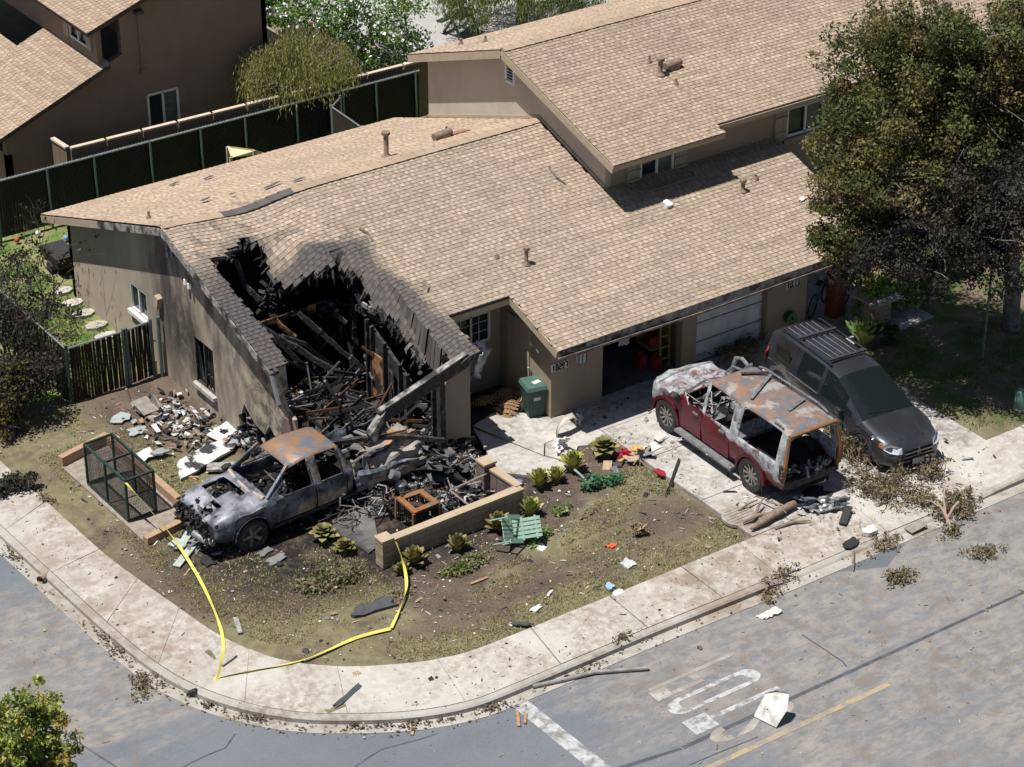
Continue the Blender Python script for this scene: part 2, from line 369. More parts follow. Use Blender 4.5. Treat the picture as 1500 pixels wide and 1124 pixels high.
# kerb and gutter
def offset(P, t, d):
    a, c = cat(P, max(0, t - .02)), cat(P, min(len(P) - 1.001, t + .02)); tg = (c - a).normalized(); nrm = V(tg.y, -tg.x)
    return cat(P, t) + Vector((nrm[0], nrm[1])) * d
def out_off(t, d):
    a, c = cat(OUT, max(0, t - .02)), cat(OUT, min(15.98, t + .02)); tg = (c - a).normalized()
    return cat(OUT, t) + Vector((tg.y, -tg.x)) * d
kb = MB(); gb = MB()
ts = [i / 8 for i in range(0, 113)] + [14 + i / 40 for i in range(1, 80)]
ts = [t for t in ts if t < 15.97]
for t0, t1 in zip(ts, ts[1:]):
    p = [[out_off(t, d) for d in (.012, .13, .17, .44)] for t in (t0, t1)]; z = [curb_z(q[0].x) for q in p]
    for A, B_, da, db in ((0, 1, 0.006, 0.0), (1, 2, 0.0, -.03)):
        kb.quad((*p[0][A], z[0] + da), (*p[0][B_], z[0] + db), (*p[1][B_], z[1] + db), (*p[1][A], z[1] + da))
    kb.quad((*p[0][2], z[0] - .03), (*p[0][2], -.16), (*p[1][2], -.16), (*p[1][2], z[1] - .03))
    gb.quad((*p[0][2], -.122), (*p[0][3], -.117), (*p[1][3], -.117), (*p[1][2], -.122)); gb.quad((*p[0][3], -.117), (*p[0][3], -.15), (*p[1][3], -.15), (*p[1][3], -.117))
struct(build('kerb', kb, M_curb)); struct(build('gutter', gb, M_curb))
# driveway slabs
db = MB(); db.bx(.42, 7.2, -8.1, -1.7, -.09, -.045); drive = struct(build('driveway', db, M_drive))
def dslab(pts, zt=.006, m=None, par=None):
    b = MB(); b.slab([pts], lambda x, y: (x, y, zt + R.uniform(-.002, .002)), (0, 0, -.07)); return build('slab', b, m or M_drive, par or drive)
for u0, u1 in ((.42, 1.9), (1.915, 3.5), (3.515, 5.0), (5.015, 6.6)):
    for v0, v1 in ((-8.1, -6.42), (-6.4, -4.42), (-4.4, -2.9), (-2.885, -1.68)):
        if u0 > 5 and v0 < -7: u1 = 6.2
        dslab([(u0, v0), (u1, v0), (u1, v1), (u0, v1)])
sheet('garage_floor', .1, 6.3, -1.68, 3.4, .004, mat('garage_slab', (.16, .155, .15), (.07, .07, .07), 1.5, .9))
entry = struct(build('entry_path', (lambda b: (b.bx(-2.3, .4, -3.0, -1.7, -.1, -.06), b)[1])(MB()), M_drive))
dslab([(-1.804, -1.065), (-0.930, -0.792), (-.2, -1.7), (-.2, -2.55), (-.95, -2.6), (-1.25, -3.0)], .004, M_drive, entry)
dslab([(-1.23, -3.02), (-.93, -2.62), (-.18, -2.57), (-.18, -1.72), (.40, -1.72), (.40, -3.5), (-.4, -3.1), (-.9, -3.6)], .002, M_drive, entry)
dslab([(-1.854, -1.139), (-1.27, -3.02), (-.95, -3.62), (-1.6, -3.9), (-2.45, -3.0)], -.004, M_drive, entry)
# side yard stepping stones
ys = thing('stepping_stone_path', (*(-6.394, 8.406), 0), 'row of pale stepping stones along the scorched gable wall behind the slat gate', 'path')
for x, y in ((-6.569, 9.347), (-6.574, 8.703), (-6.584, 7.989), (-6.644, 7.363), (-6.488, 10.080)):
    b = MB(); pts = [(x + .27 * math.cos(a) * (1.1 if abs(math.cos(a)) > .6 else 1), y + .19 * math.sin(a)) for a in (0.5, 1.2, 2.0, 2.7, 3.6, 4.4, 5.2, 5.9)]
    b.slab([pts], lambda x, y: (x, y, .05), (0, 0, -.1)); build('stone', b, M_walk, ys)
def flat0(name, pts, z, m):
    b = MB(); c = (sum(p[0] for p in pts) / len(pts), sum(p[1] for p in pts) / len(pts)); pts = sorted(pts, key=lambda p: math.atan2(p[1] - c[1], p[0] - c[0])); b.slab([pts], lambda x, y: (x, y, z), (0, 0, -.08)); return struct(build(name, b, m))
# porch soil, house slab
sheet('house_floor', -6.25, -2.4, -1.75, 3.9, .03, M_black)
sheet('porch_floor', -2.3, -.25, -1.72, .15, -.02, mat('porch_soil', (.06, .05, .045), (.02, .018, .017), 3, .95))
rp = flat0('patio_slab', [(-5.898, -2.271), (-5.644, -3.031), (-6.103, -3.972), (-6.448, -4.101), (-6.667, -2.572), (-6.826, -1.720), (-6.264, -1.621)] + [(-3.4, -3.5), (-3.2, -2.0)], .025, mat('sooty_patio', (.17, .165, .16), (.03, .03, .03), 1.6, .9, bump=.2))
# road markings
M_paint = mat('worn_white_paint', (.47, .48, .49), (.35, .35, .35), 9, .8, c3=(.2, .2, .2), s3=5.5, t3=.53, w3=.2)
M_faint = mat('dusty_white_paint', (.42, .40, .375), (.30, .275, .25), 5, .85, c3=(.26, .235, .21), s3=2.0, t3=.46, w3=.2)
M_yel = mat('worn_yellow_paint', (.40, .30, .175), (.31, .255, .18), 6, .85, c3=(.24, .215, .19), s3=4.5, t3=.5, w3=.25)
M_tar = mat('tar_seam', (.055, .06, .068), (.095, .1, .11), 5, .8)
ZR = -.126
def flat(name, pts, m, label, cat='road marking', z=ZR, group=None):
    b = MB(); tr = tessellate_polygon([[Vector((*p, 0)) for p in pts]]); b.add([(*p, z) for p in pts], tr); o = build(name, b, m); o['kind'] = 'structure'; return o
flat('stop_line', [(-6.877, -9.616), (-6.531, -9.704), (-6.358, -14.322), (-6.706, -14.146)], M_paint, '')
flat('lane_line', [(-5.6, -13.30), (-.6, -13.30), (-.6, -13.42), (-5.6, -13.42)], M_yel, '')
flat('lane_line', [(-14, -13.30), (-5.63, -13.30), (-5.63, -13.42), (-14, -13.42)], M_yel, '')
for p, q in (((-5.023, -12.640), (3.708, -12.645)), ((-6.428, -12.428), (-5.056, -12.641))): 
    flat('tar_seam', [(p[0], p[1] - .05), (q[0], q[1] - .035), (q[0], q[1] + .035), (p[0], p[1] + .05)], M_tar, '', z=-.1275)
for pts in ([(-10.230, -9.675), (-9.882, -9.584), (-9.551, -9.524), (-8.761, -9.684), (-8.477, -9.710)], [(-12.783, -7.891), (-12.307, -7.840), (-11.885, -7.844), (-11.523, -7.581)], [(-0.900, -11.197), (-0.844, -12.331), (-0.894, -12.485)], [(-5.230, -13.099), (-4.459, -13.131), (-3.689, -13.180)], [(-14.176, -5.353), (-14.039, -6.069), (-13.776, -7.197)]):
    b = MB(); P = pts
    for a, c in zip(P, P[1:]):
        d = (Vector(c) - Vector(a)).normalized() * .016; b.quad((a[0] - d.y, a[1] + d.x, -.1272), (a[0] + d.y, a[1] - d.x, -.1272), (c[0] + d.y, c[1] - d.x, -.1272), (c[0] - d.y, c[1] + d.x, -.1272))
    struct(build('road_crack', b, M_tar))
flat('road_patch', [(-0.485, -9.033), (1.453, -9.013), (3.134, -9.876), (2.095, -10.384), (-0.167, -9.404)], mat('clean_asphalt', (.13, .142, .16), (.11, .12, .14), 2, .8), '', z=-.1265)
flat('road_patch', [(-15.0, -7.4), (-14.4, -7.0), (-12.9, -9.6), (-13.4, -10.3)], MATS['clean_asphalt'], '', z=-.1265)
# STOP legend, read by traffic heading towards -X: letters 2.3 m long
def legend():
    x0, L = -4.55, 2.16       # tops of the letters at x0, feet at x0+L
    def P(v, t): return (x0 + L * (1 - t), v)     # t: 0 foot .. 1 top ; v = across
    def stroke(pts, w, m):
        b = MB()
        for a, c in zip(pts, pts[1:]):
            a, c = Vector(a), Vector(c); d = (c - a).normalized(); n = Vector((-d.y, d.x)); wa = w[0] if abs(d.x) < abs(d.y) else w[1]
            q = [a - n * wa / 2, c - n * wa / 2, c + n * wa / 2, a + n * wa / 2]; b.quad(*[(*p, ZR) for p in q])
        struct(build('stop_legend', b, m))
    def ring(vc, hw, m, full=True):
        b = MB(); N = 40; out = []; inn = []
        for k in range(N):
            a = 2 * math.pi * k / N; cx, cv = math.cos(a), math.sin(a)
            # stadium shape
            sx = x0 + L / 2 + (1 if cx > 0 else -1) * (L / 2 - hw * 1.25) + cx * hw * 1.25; out.append((sx, vc + cv * hw))
            ix = x0 + L / 2 + (1 if cx > 0 else -1) * (L / 2 - hw * 1.25 - .10) + cx * hw * .45; inn.append((ix, vc + cv * hw * .55))
        for k in range(N):
            k2 = (k + 1) % N; b.quad((*out[k], ZR), (*out[k2], ZR), (*inn[k2], ZR), (*inn[k], ZR))
        struct(build('stop_legend', b, m))
    vO = ((-11.545) + (-11.733)) / 2
    ring(vO, .23, M_paint)
    vT = vO - .60
    b = MB(); b.quad((x0 - .02, vT - .25, ZR), (x0 + .52, vT - .25, ZR), (x0 + .52, vT + .2, ZR), (x0 - .02, vT + .2, ZR)); b.quad((x0 + .53, vT - .055, ZR), (x0 + L, vT - .055, ZR), (x0 + L, vT + .055, ZR), (x0 + .53, vT + .055, ZR)); struct(build('stop_legend', b, M_paint))
    vP = vO + .56
    b = MB(); b.quad((x0 + .1, vP + .12, ZR), (x0 + L, vP + .12, ZR), (x0 + L, vP + .21, ZR), (x0 + .1, vP + .21, ZR)); b.quad((x0 + .02, vP - .2, ZR), (x0 + .4, vP - .2, ZR), (x0 + .4, vP + .11, ZR), (x0 + .02, vP + .11, ZR)); b.quad((x0 + .42, vP - .2, ZR), (x0 + 1.15, vP - .2, ZR), (x0 + 1.15, vP - .1, ZR), (x0 + .42, vP - .1, ZR)); b.quad((x0 + .98, vP - .09, ZR), (x0 + 1.15, vP - .09, ZR), (x0 + 1.15, vP + .11, ZR), (x0 + .98, vP + .11, ZR)); struct(build('stop_legend', b, M_faint))
    vS = vO - 1.12; pts = []
    b = MB()
    def arcs(cx, cv, a0, a1, r, w, sx):
        N = 14
        for k in range(N):
            t0, t1 = a0 + (a1 - a0) * k / N, a0 + (a1 - a0) * (k + 1) / N
            b.quad(*[(cx + math.cos(t) * rr * sx, cv + math.sin(t) * rr, ZR) for t, rr in ((t0, r - w), (t0, r), (t1, r), (t1, r - w))])
    arcs(x0 + .5, vS, math.pi * .5, math.pi * 1.5, .21, .14, 1.9); arcs(x0 + L - .5, vS, -math.pi * .5, math.pi * .5, .21, .14, 1.9)
    b.quad((x0 + .5, vS - .21, ZR), (x0 + .95, vS - .21, ZR), (x0 + L - .7, vS + .08, ZR), (x0 + L - .9, vS + .1, ZR))
    struct(build('stop_legend', b, M_faint))
legend()
# manhole cover
mh = MB(); c = (0.680, -7.355); mh.lathe((*c, .0), [(.0, .03), (.36, .03), (.38, .02), (.38, -.05)], 28)
mo = thing('utility_cover', (*c, 0), 'round ribbed utility cover at the lawn edge beside the fallen log', 'utility cover'); build('lid', mh, M_curb, mo)
for k in range(7):
    b = MB(); yy = -.27 + k * .09; h = math.sqrt(.33 ** 2 - yy ** 2); b.bx(c[0] - h, c[0] + h, c[1] + yy - .02, c[1] + yy + .02, .03, .042); build('rib', b, M_curb, mo)
# ================================================================ roofs
LZ0, LV0, LS = 2.25, -2.6, .314
def lroof(v): return LZ0 + LS * (v - LV0)
RV = 3.94; RZ = lroof(RV); BS = .35
HOLE = [(-6.2, 2.75), (-6.19, 1.0), (-6.17, -.6), (-6.75, -.78), (-6.75, -2.8), (-2.60, -2.8), (-2.72, -2.2), (-2.92, -1.5), (-3.08, -.6), (-3.22, .4), (-3.3, 1.0), (-3.42, 1.5), (-3.62, 1.62), (-3.9, 1.66), (-4.2, 1.80), (-4.5, 1.86), (-4.78, 1.95), (-4.82, 2.3), (-4.7, 2.85), (-4.95, 3.02), (-5.2, 3.04), (-5.35, 2.86), (-5.6, 2.88), (-5.72, 2.68), (-6.0, 2.62)]
def inpoly(x, y, P):
    c = False; j = len(P) - 1
    for i in range(len(P)):
        if (P[i][1] > y) != (P[j][1] > y) and x < (P[j][0] - P[i][0]) * (y - P[i][1]) / (P[j][1] - P[i][1]) + P[i][0]: c = not c
        j = i
    return c
def pdist(x, y, P):
    best = 9
    for i in range(len(P)):
        ax, ay = P[i - 1]; bx_, by = P[i]; dx, dy = bx_ - ax, by - ay
        t = max(0, min(1, ((x - ax) * dx + (y - ay) * dy) / (dx * dx + dy * dy + 1e-9))); best = min(best, math.hypot(x - ax - t * dx, y - ay - t * dy))
    return best
def sst(a, b, x):
    t = max(0, min(1, (x - a) / (b - a))); return t * t * (3 - 2 * t)
def ridge_sag(u, v): return -.17 * math.exp(-((u + 4.55) / 1.0) ** 2) * math.exp(-((v - 3.6) / 1.6) ** 2) - .05 * math.exp(-((u + 5.7) / .35) ** 2) * math.exp(-((v - 3.2) / .8) ** 2)
def lsag(u, v):
    z = ridge_sag(u, v)
    # slumped panel hinges on a crease running from the ridge side down to the apex of the hole
    if -5.0 < u < -2.9 and v < 3.2:
        cu, cv, du, dv_ = -3.45, 1.5, -.52, .854; d = -((u - cu) * dv_ - (v - cv) * du)
        if d > 0: z -= min(d * .62, 1.0) * sst(3.15, 2.6, v) + .03 * noise.noise((u * 2.5, v * 2.5, 6))
    if -3.6 < u < -2.2 and v < 1.8:
        edge = np.interp(v, [-2.6, -1.5, -.6, 1.0, 1.8], [-2.62, -2.9, -3.06, -3.28, -3.5]); d = u - edge
        if d < .55: z -= (.55 - d) ** 2 * .55 + .03 * noise.noise((u * 3, v * 3, 4))
    if u < -5.9 and v < 2.7: z += .012 * math.sin(v * 3)
    return z + .006 * noise.noise((u * 1.3, v * 1.3, 0))
def ldarken(u, v):  # soot at the burn edge; wider grey bands darken shingles beside the hole
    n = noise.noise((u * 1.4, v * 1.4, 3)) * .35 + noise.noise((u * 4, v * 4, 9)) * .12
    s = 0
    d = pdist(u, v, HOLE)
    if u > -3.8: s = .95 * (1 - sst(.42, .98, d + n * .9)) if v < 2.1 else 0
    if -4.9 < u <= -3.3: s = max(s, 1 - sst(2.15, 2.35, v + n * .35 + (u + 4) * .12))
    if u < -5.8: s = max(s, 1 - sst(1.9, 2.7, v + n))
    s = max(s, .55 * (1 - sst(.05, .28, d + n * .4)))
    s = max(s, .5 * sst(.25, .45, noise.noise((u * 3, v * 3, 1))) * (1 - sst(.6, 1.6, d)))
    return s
TOOTH = (.405, .345, .28); GAP = (.318, .262, .21)
def shingles(u0, u1, ve, vr, zf, sgn, inside=None, sag=None, darken=None, base=(1, 1, 1), seed=1, expo=.108, width=.92, axis='v', tm=1.0):
    """list of shingles; each a list of (quad, colour). sgn: +1 when the ridge lies at larger v"""
    rr = random.Random(seed); out = []; n = int(abs(vr - ve) / expo)
    expo = abs(vr - ve) / n
    P = (lambda u, v, z: (u, v, z)) if axis == 'v' else (lambda u, v, z: (v, u, z))
    for i in range(n):
        va = ve + sgn * i * expo; vb = va + sgn * expo * 1.12; off = rr.random() * width; u = u0 - off; ctone = rr.uniform(.95, 1.05)
        while u < u1:
            w1 = min(u + width, u1); a = max(u, u0); sh = []; tone = rr.uniform(.9, 1.1) * ctone
            tooth = rr.random() < .5; p = a
            while p < w1 - 1e-4:
                q = min(w1, p + (rr.uniform(.055, .11) if tooth else rr.uniform(.055, .10)))
                if w1 - q < .035: q = w1
                m = ((p + q) / 2, va + sgn * expo * .5)
                if inside is None or inside(*m):
                    t = .022 if tooth else .012; s = sag or (lambda a, b: 0)
                    c = TOOTH if tooth else GAP; k = tone * rr.uniform(.84, 1.16); c = [x * k * y for x, y in zip(c, base)]
                    if darken:
                        f = darken(*m); c = [x * (1 - f) + y * f for x, y in zip(c, (.105 if tooth else .075, .102 if tooth else .072, .105 if tooth else .074))]
                    zs = [zf(va) + s(p, va), zf(va) + s(q, va), zf(vb) + s(q, vb), zf(vb) + s(p, vb)]
                    A, B_, C_, D_ = P(p, va, zs[0] + t * tm), P(q, va, zs[1] + t * tm), P(q, vb, zs[2] + .004), P(p, vb, zs[3] + .004)
                    A0, B0 = P(p, va, zs[0] - .006), P(q, va, zs[1] - .006)
                    sh.append(((A, B_, C_, D_) if sgn > 0 else (B_, A, D_, C_), c)); sh.append(((A0, B0, B_, A), [x * .8 for x in c]))
                    if tooth:
                        sh.append(((A0, A, D_, D_), c)); sh.append(((B_, B0, C_, C_), c))
                p = q; tooth = not tooth
            if sh: out.append(((a + w1) / 2, va, sh))
            u += width
    return out
def put(b, sh):
    for q, c in sh:
        if q[2] == q[3]: b.tri(q[0], q[1], q[2], c)
        else: b.quad(*q, c)
house = thing('duplex_house', (0, 0, 0), 'tan stucco duplex with a brown shingle roof burned open over its left end', 'house')
def deck(name, u0, u1, ve, vr, zf, m, par, inside=None, sag=None, drop=.03, th=.05, st=.2):
    b = MB(); sg = 1 if vr > ve else -1
    us = np.linspace(u0, u1, max(2, int((u1 - u0) / st)) + 1); vs = np.linspace(ve, vr, max(2, int(abs(vr - ve) / st)) + 1); s = sag or (lambda a, b: 0)
    for i in range(len(us) - 1):
        for j in range(len(vs) - 1):
            if inside and not inside((us[i] + us[i + 1]) / 2, (vs[j] + vs[j + 1]) / 2): continue
            p = [(us[i], vs[j]), (us[i + 1], vs[j]), (us[i + 1], vs[j + 1]), (us[i], vs[j + 1])]
            if sg < 0: p = p[::-1]
            z = [zf(v) + s(u, v) - drop for u, v in p]
            b.hexa([(*q, zz - th) for q, zz in zip(p, z)] + [(*q, zz) for q, zz in zip(p, z)])
    return build(name, b, m, par)
inF = lambda u, v: (not inpoly(u + .10 * noise.noise((u * 5, v * 5, 2)), v + .10 * noise.noise((u * 5, v * 5, 8)), HOLE)) and not (v < -.78 and -2.25 < u < -.62) and not (u < -2 and v < -1.95)
U0, U1 = -6.65, 8.75
roof = deck('roof', U0, U1, LV0, RV, lroof, M_char, house, inF, lsag, st=.16)
brf = lambda v: RZ - BS * (v - RV)
deck('roof_deck', U0, 3.5, 10.42, RV, brf, M_char, roof, None, ridge_sag, st=.4)
inL = lambda u, v: inF(u, v) and not (u > 3.5 and v > 1.32)
S = shingles(U0 - .02, U1 + .02, LV0 - .05, RV, lroof, 1, inL, lsag, ldarken, seed=3)
# flattest, largest-showing shingles around the burn and over the garage become parts, the rest one part
S.sort(key=lambda s: abs(s[0] + 2.4) + .6 * abs(s[1] - .6))
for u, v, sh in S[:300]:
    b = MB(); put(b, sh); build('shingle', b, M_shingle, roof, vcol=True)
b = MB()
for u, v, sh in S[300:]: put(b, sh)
def bsoot(u, v): 
    return .5 * sst(.2, .5, noise.noise((u * 2.2, v * 2.2, 5))) * (1 - sst(4.0, 6.5, v)) * (1 - sst(-4, -1.5, u))
for u, v, sh in shingles(U0 - .02, 3.54, 10.47, RV, brf, -1, None, ridge_sag, bsoot, (1.2, 1.14, 1.1), seed=8, tm=.4): put(b, sh)
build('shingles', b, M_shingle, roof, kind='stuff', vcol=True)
def ridge_caps(u0, u1, v, zf, par, sag=None, damaged=None):
    u = u0; rr = random.Random(4)
    while u < u1:
        w_ = .30; z = zf + (sag(u + .15, v) if sag else 0) + .03; z2 = zf + (sag(u + .45, v) if sag else 0) + .018
        b = MB(); c = jit((.42, .335, .25), .1)
        if damaged and damaged(u): c = jit((.105, .105, .11), .2)
        for s_, dz in ((-1, LS), (1, BS)):
            p = [(u, v, z), (u + w_ * 1.15, v, z2), (u + w_ * 1.15, v + s_ * .15, z2 - .15 * dz), (u, v + s_ * .15, z - .15 * dz)]
            b.quad(*(p if s_ > 0 else p[::-1]), c)
        build('ridge_cap', b, M_shingle, par, vcol=True); u += w_
ridge_caps(U0, 3.5, RV, RZ + .02, roof, ridge_sag, lambda u: -5.25 < u < -3.55)
# fascia and rakes
def strip(name, pts, w_, h, m, par, drop):
    b = MB()
    for p, q in zip(pts, pts[1:]): b.beam((p[0], p[1], p[2] - drop), (q[0], q[1], q[2] - drop), w_, h)
    return build(name, b, m, par)
strip('fascia', [(-.62, LV0 + .0, LZ0), (8.75, LV0, LZ0)], .04, .17, M_trimburn, house, .12)
strip('gutter_pipe', [(-.62, LV0 - .05, LZ0), (3.4, LV0 - .06, LZ0 - .06), (8.7, LV0 - .05, LZ0)], .05, .05, mat('soiled_trim', (.30, .25, .19), (.12, .1, .085), 4, .7), house, .2)
strip('fascia', [(-2.2, -.78, lroof(-.78)), (-.64, -.78, lroof(-.78))], .04, .2, M_trim, house, .13)
strip('rake_board', [(-.62, LV0, LZ0), (-.62, -.78, lroof(-.78))], .04, .2, M_trim, house, .12)
strip('rake_board', [(U0, RV, RZ - .02)] + [(U0, v, lroof(v)) for v in (3.0, 2.0, 1.0, 0, -.75)], .045, .17, M_trimburn, house, .13)
strip('rake_board', [(U0, -.75, lroof(-.75)), (U0 + .03, -.95, lroof(-.75) - .62)], .05, .1, M_galv, house, .12)
strip('rake_board', [(U0, 7.2, brf(7.2)), (U0, RV, RZ - .02)], .045, .17, M_trimburn, house, .13)
strip('rake_board', [(U0, 10.42, brf(10.42)), (U0, 7.2, brf(7.2))], .045, .17, M_trim, house, .13)
strip('fascia', [(U0, 10.42, brf(10.42)), (3.5, 10.42, brf(10.42))], .04, .17, M_trim, house, .12)
XY = lambda p: (p[1], p[2]); XZ = lambda p: (p[0], p[2])
# ================================================================ house walls
def wallx(name, u, loops, m, par=house, th=.16): b = MB(); b.slab(loops, lambda v, z: (u, v, z), (th, 0, 0)); return build(name, b, m, par)
def wally(name, v, loops, m, par=house, th=.16): b = MB(); b.slab(loops, lambda u, z: (u, v, z), (0, th, 0)); return build(name, b, m, par)
def rect(a, b, c, d): return [(a, c), (b, c), (b, d), (a, d)]
W1 = (*XY((-6.300, 6.507, 1.740)), *XY((-6.300, 5.694, 1.071)))     # v,z of top-left and bottom-right
W2 = (*XY((-6.300, 3.403, 1.698)), *XY((-6.300, 2.540, 0.555)))
w1 = (W1[0], W1[2], W1[3] - .0, W1[1]); w2 = (W2[0], W2[2], W2[3], W2[1])
def rz(v): return (lroof(v) if v < RV else brf(v)) - .09
outer = [(9.78, -.05), (9.78, rz(9.78)), (RV, rz(RV)), (1.5, rz(1.5)), (.3, rz(.3)), (-.55, rz(-.55)), (-.62, 2.2), (-.45, 1.95), (-.62, 1.72), (-.95, 1.60), (-1.0, 1.15), (-.45, 1.02), (-.1, .80), (.12, .95), (.35, .62), (.75, .68), (1.0, .82), (1.22, .98), (1.36, .66), (1.52, .55), (1.46, .30), (1.62, .2), (1.60, -.05)]
o1 = [(w1[0], w1[2]), (w1[0], w1[3]), (w1[1], w1[3]), (w1[1], w1[2])]; o2 = [(w2[0], w2[2]), (w2[0], w2[3]), (w2[1], w2[3]), (w2[1], w2[2])]
wallx('gable_wall', -6.3, [outer, o1, o2], M_stucco, th=.1)
b = MB(); b.slab([[(-.55, 1.5), (-.95, 1.58), (-1.25, 1.2), (-1.1, .85), (-.5, 1.02)]], lambda v, z: (-6.33, v, z), (.05, 0, 0)); build('torn_panel', b, mat('pink_board', (.22, .135, .125), (.13, .09, .085), 5, .9), house)
def window_x(u, r, name, burnt):
    va, vb, z0, z1 = r; f = MB(); m = M_char if burnt else M_white
    for p, q in (((va, z0), (va, z1)), ((va, z1), (vb, z1)), ((vb, z1), (vb, z0)), ((vb, z0), (va, z0)), (((va + vb) / 2, z0), ((va + vb) / 2, z1))): f.beam((u + .03, *p), (u + .03, *q), .05, .05)
    o = build('window', f, m, house)
    sl = MB(); sl.box((u - .02, (va + vb) / 2, z0 - .075), (.15, abs(va - vb) + .12, .1)); build('sill', sl, M_white if not burnt else mat('sooty_sill', (.5, .48, .45), (.25, .24, .23), 5, .8), o)
    if not burnt:
        for k in (0, 1):
            g = MB(); a, c = (va + (vb - va) * k / 2), (va + (vb - va) * (k + 1) / 2); g.quad((u + .06, a, z0), (u + .06, c, z0), (u + .06, c, z1), (u + .06, a, z1)); build('pane', g, M_glass, o)
    else:
        g = MB()
        for t in (.33, .66): g.beam((u + .05, va + (vb - va) * (.5 + t / 2), z0), (u + .05, va + (vb - va) * (.5 + t / 2), z1), .02, .02)
        g.beam((u + .05, (va + vb) / 2, z0 + .35), (u + .05, vb, z0 + .35), .02, .02); build('muntin', g, M_char, o)
        g = MB(); g.quad((u + .07, va, z0), (u + .07, va - .28, z0), (u + .07, va - .12, z1 - .3), (u + .07, va, z1)); build('broken_pane', g, M_glass, o)
    return o
window_x(-6.3, w1, 'window', False); window_x(-6.3, w2, 'window', True)
b = MB(); p = (-6.300, 4.962, 1.904); b.box((-6.36, p[1], p[2]), (.14, .16, .3), (.3, 0, 0)); build('wall_vent_hood', b, M_trim, house)
for v_ in (4.25, 4.02): b = MB(); b.box((-6.36, v_, rz(v_) - .5), (.1, .06, .5), (0, 0, .3)); build('hanging_soffit', b, M_trimburn, house)
b = MB(); b.lathe((-6.38, 3.45, 2.98), [(.02, 0), (.06, .02), (.05, .14), (.02, .16)], 8); b.lathe((-6.38, 3.28, 2.95), [(.02, 0), (.06, .02), (.05, .14), (.02, .16)], 8); build('flood_light', b, M_white, house)
# back wall, interior partitions
wally('back_wall', 9.62, [rect(-6.3, 3.5, -.05, 2.2)], M_stucco2)
wally('inner_wall', 3.9, [rect(-6.1, -2.4, 0, 3.9)], M_black, th=.1)
wallx('party_wall', -2.36, [[(-1.5, 0), (-1.5, 1.9), (-1.0, 2.1), (.3, 2.35), (.3, 0)]], M_stucco2, th=.14)
wallx('inner_side_wall', -2.50, [[(-1.3, 0), (-1.3, 1.7), (.2, 2.6), (3.9, 3.7), (3.9, 0)]], M_black, th=.1)
wallx('inner_gable_lining', -6.1, [[(9.5, 0), (9.5, 2.0), (RV, 4.0), (1.6, 3.3), (1.2, 2.9), (1.6, 0)]], M_black, th=.05)
# burnt partition with the scorched door panel
fp = lambda x: (x[0], x[1])
pa = MB(); pa.slab([[(-.9, 0), (-.9, 1.55), (.7, 2.25), (.7, 0)], [(-.62, .02), (-.62, 1.3), (-.25, 1.45), (-.25, .02)]], lambda v, z: (-3.35, v, z), (.08, 0, 0)); build('burnt_partition', pa, M_char, house)
dp = MB(); dp.box((-3.42, .25, .95), (.04, .5, 1.5)); build('scorched_door_panel', dp, M_orangewood, house)
for v_ in (-.9, -.6, .02, .52, .72):
    b = MB(); b.beam((-3.4, v_, 0), (-3.4, v_, 1.75 + .4 * (v_ + .9)), .06, .1); build('stud', b, M_char, house)
# porch recess and garage
wins = (*XZ((-1.498, 0.200, 1.959)), *XZ((-0.503, 0.200, 1.248)))
pw = [(wins[0], wins[3]), (wins[0], wins[1]), (wins[2], wins[1]), (wins[2], wins[3])]
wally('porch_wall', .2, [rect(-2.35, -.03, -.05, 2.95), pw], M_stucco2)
f = MB(); xa, za, xb, zb = wins
for p, q in (((xa, zb), (xa, za)), ((xa, za), (xb, za)), ((xb, za), (xb, zb)), ((xb, zb), (xa, zb)), (((xa + xb) / 2, zb), ((xa + xb) / 2, za))): f.beam((p[0], .2, p[1]), (q[0], .2, q[1]), .05, .05)
wo = build('window', f, M_white, house)
for k in (0, 1):
    a, c = xa + (xb - xa) * k / 2, xa + (xb - xa) * (k + 1) / 2; g = MB(); g.quad((a, .25, zb), (c, .25, zb), (c, .25, za), (a, .25, za)); build('pane', g, M_glass, wo)
    g = MB()
    for t in (.33, .66): g.beam((a, .235, zb + (za - zb) * t), (c, .235, zb + (za - zb) * t), .015, .012); 
    g.beam(((a + c) / 2, .235, zb), ((a + c) / 2, .235, za), .012, .015); build('muntin', g, M_white, wo)
wallx('garage_side_wall', -.19, [[(-1.79, -.05), (-1.79, rz(-1.79)), (.2, rz(.2)), (.2, -.05)]], M_stucco2)
g = MB(); g.box((-.205, -.55, 1.0), (.03, .85, 2.0)); sd = build('side_door', g, M_trim, house)
b = MB(); b.lathe((-.26, -1.02, .95), [(0, -.04), (.035, -.03), (.035, .03), (0, .04)], 8); build('door_knob', b, M_galv, sd)
hz = rz(-1.79)
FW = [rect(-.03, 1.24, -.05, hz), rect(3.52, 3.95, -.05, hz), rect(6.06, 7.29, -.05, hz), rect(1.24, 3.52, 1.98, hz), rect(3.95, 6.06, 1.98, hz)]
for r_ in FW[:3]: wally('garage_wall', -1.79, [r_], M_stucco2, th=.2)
for r_ in FW[3:]: wally('garage_header', -1.77, [r_], M_trimburn, th=.16)
wallx('entry_side_wall', 7.13, [[(-1.57, -.05), (-1.57, rz(-1.79)), (1.3, rz(1.3)), (1.3, -.05)]], M_stucco2)
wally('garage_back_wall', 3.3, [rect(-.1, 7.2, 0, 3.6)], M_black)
wallx('garage_party_wall', 3.68, [[(-1.58, 0), (-1.58, 2.3), (3.3, 3.7), (3.3, 0)]], M_stucco2, th=.12)
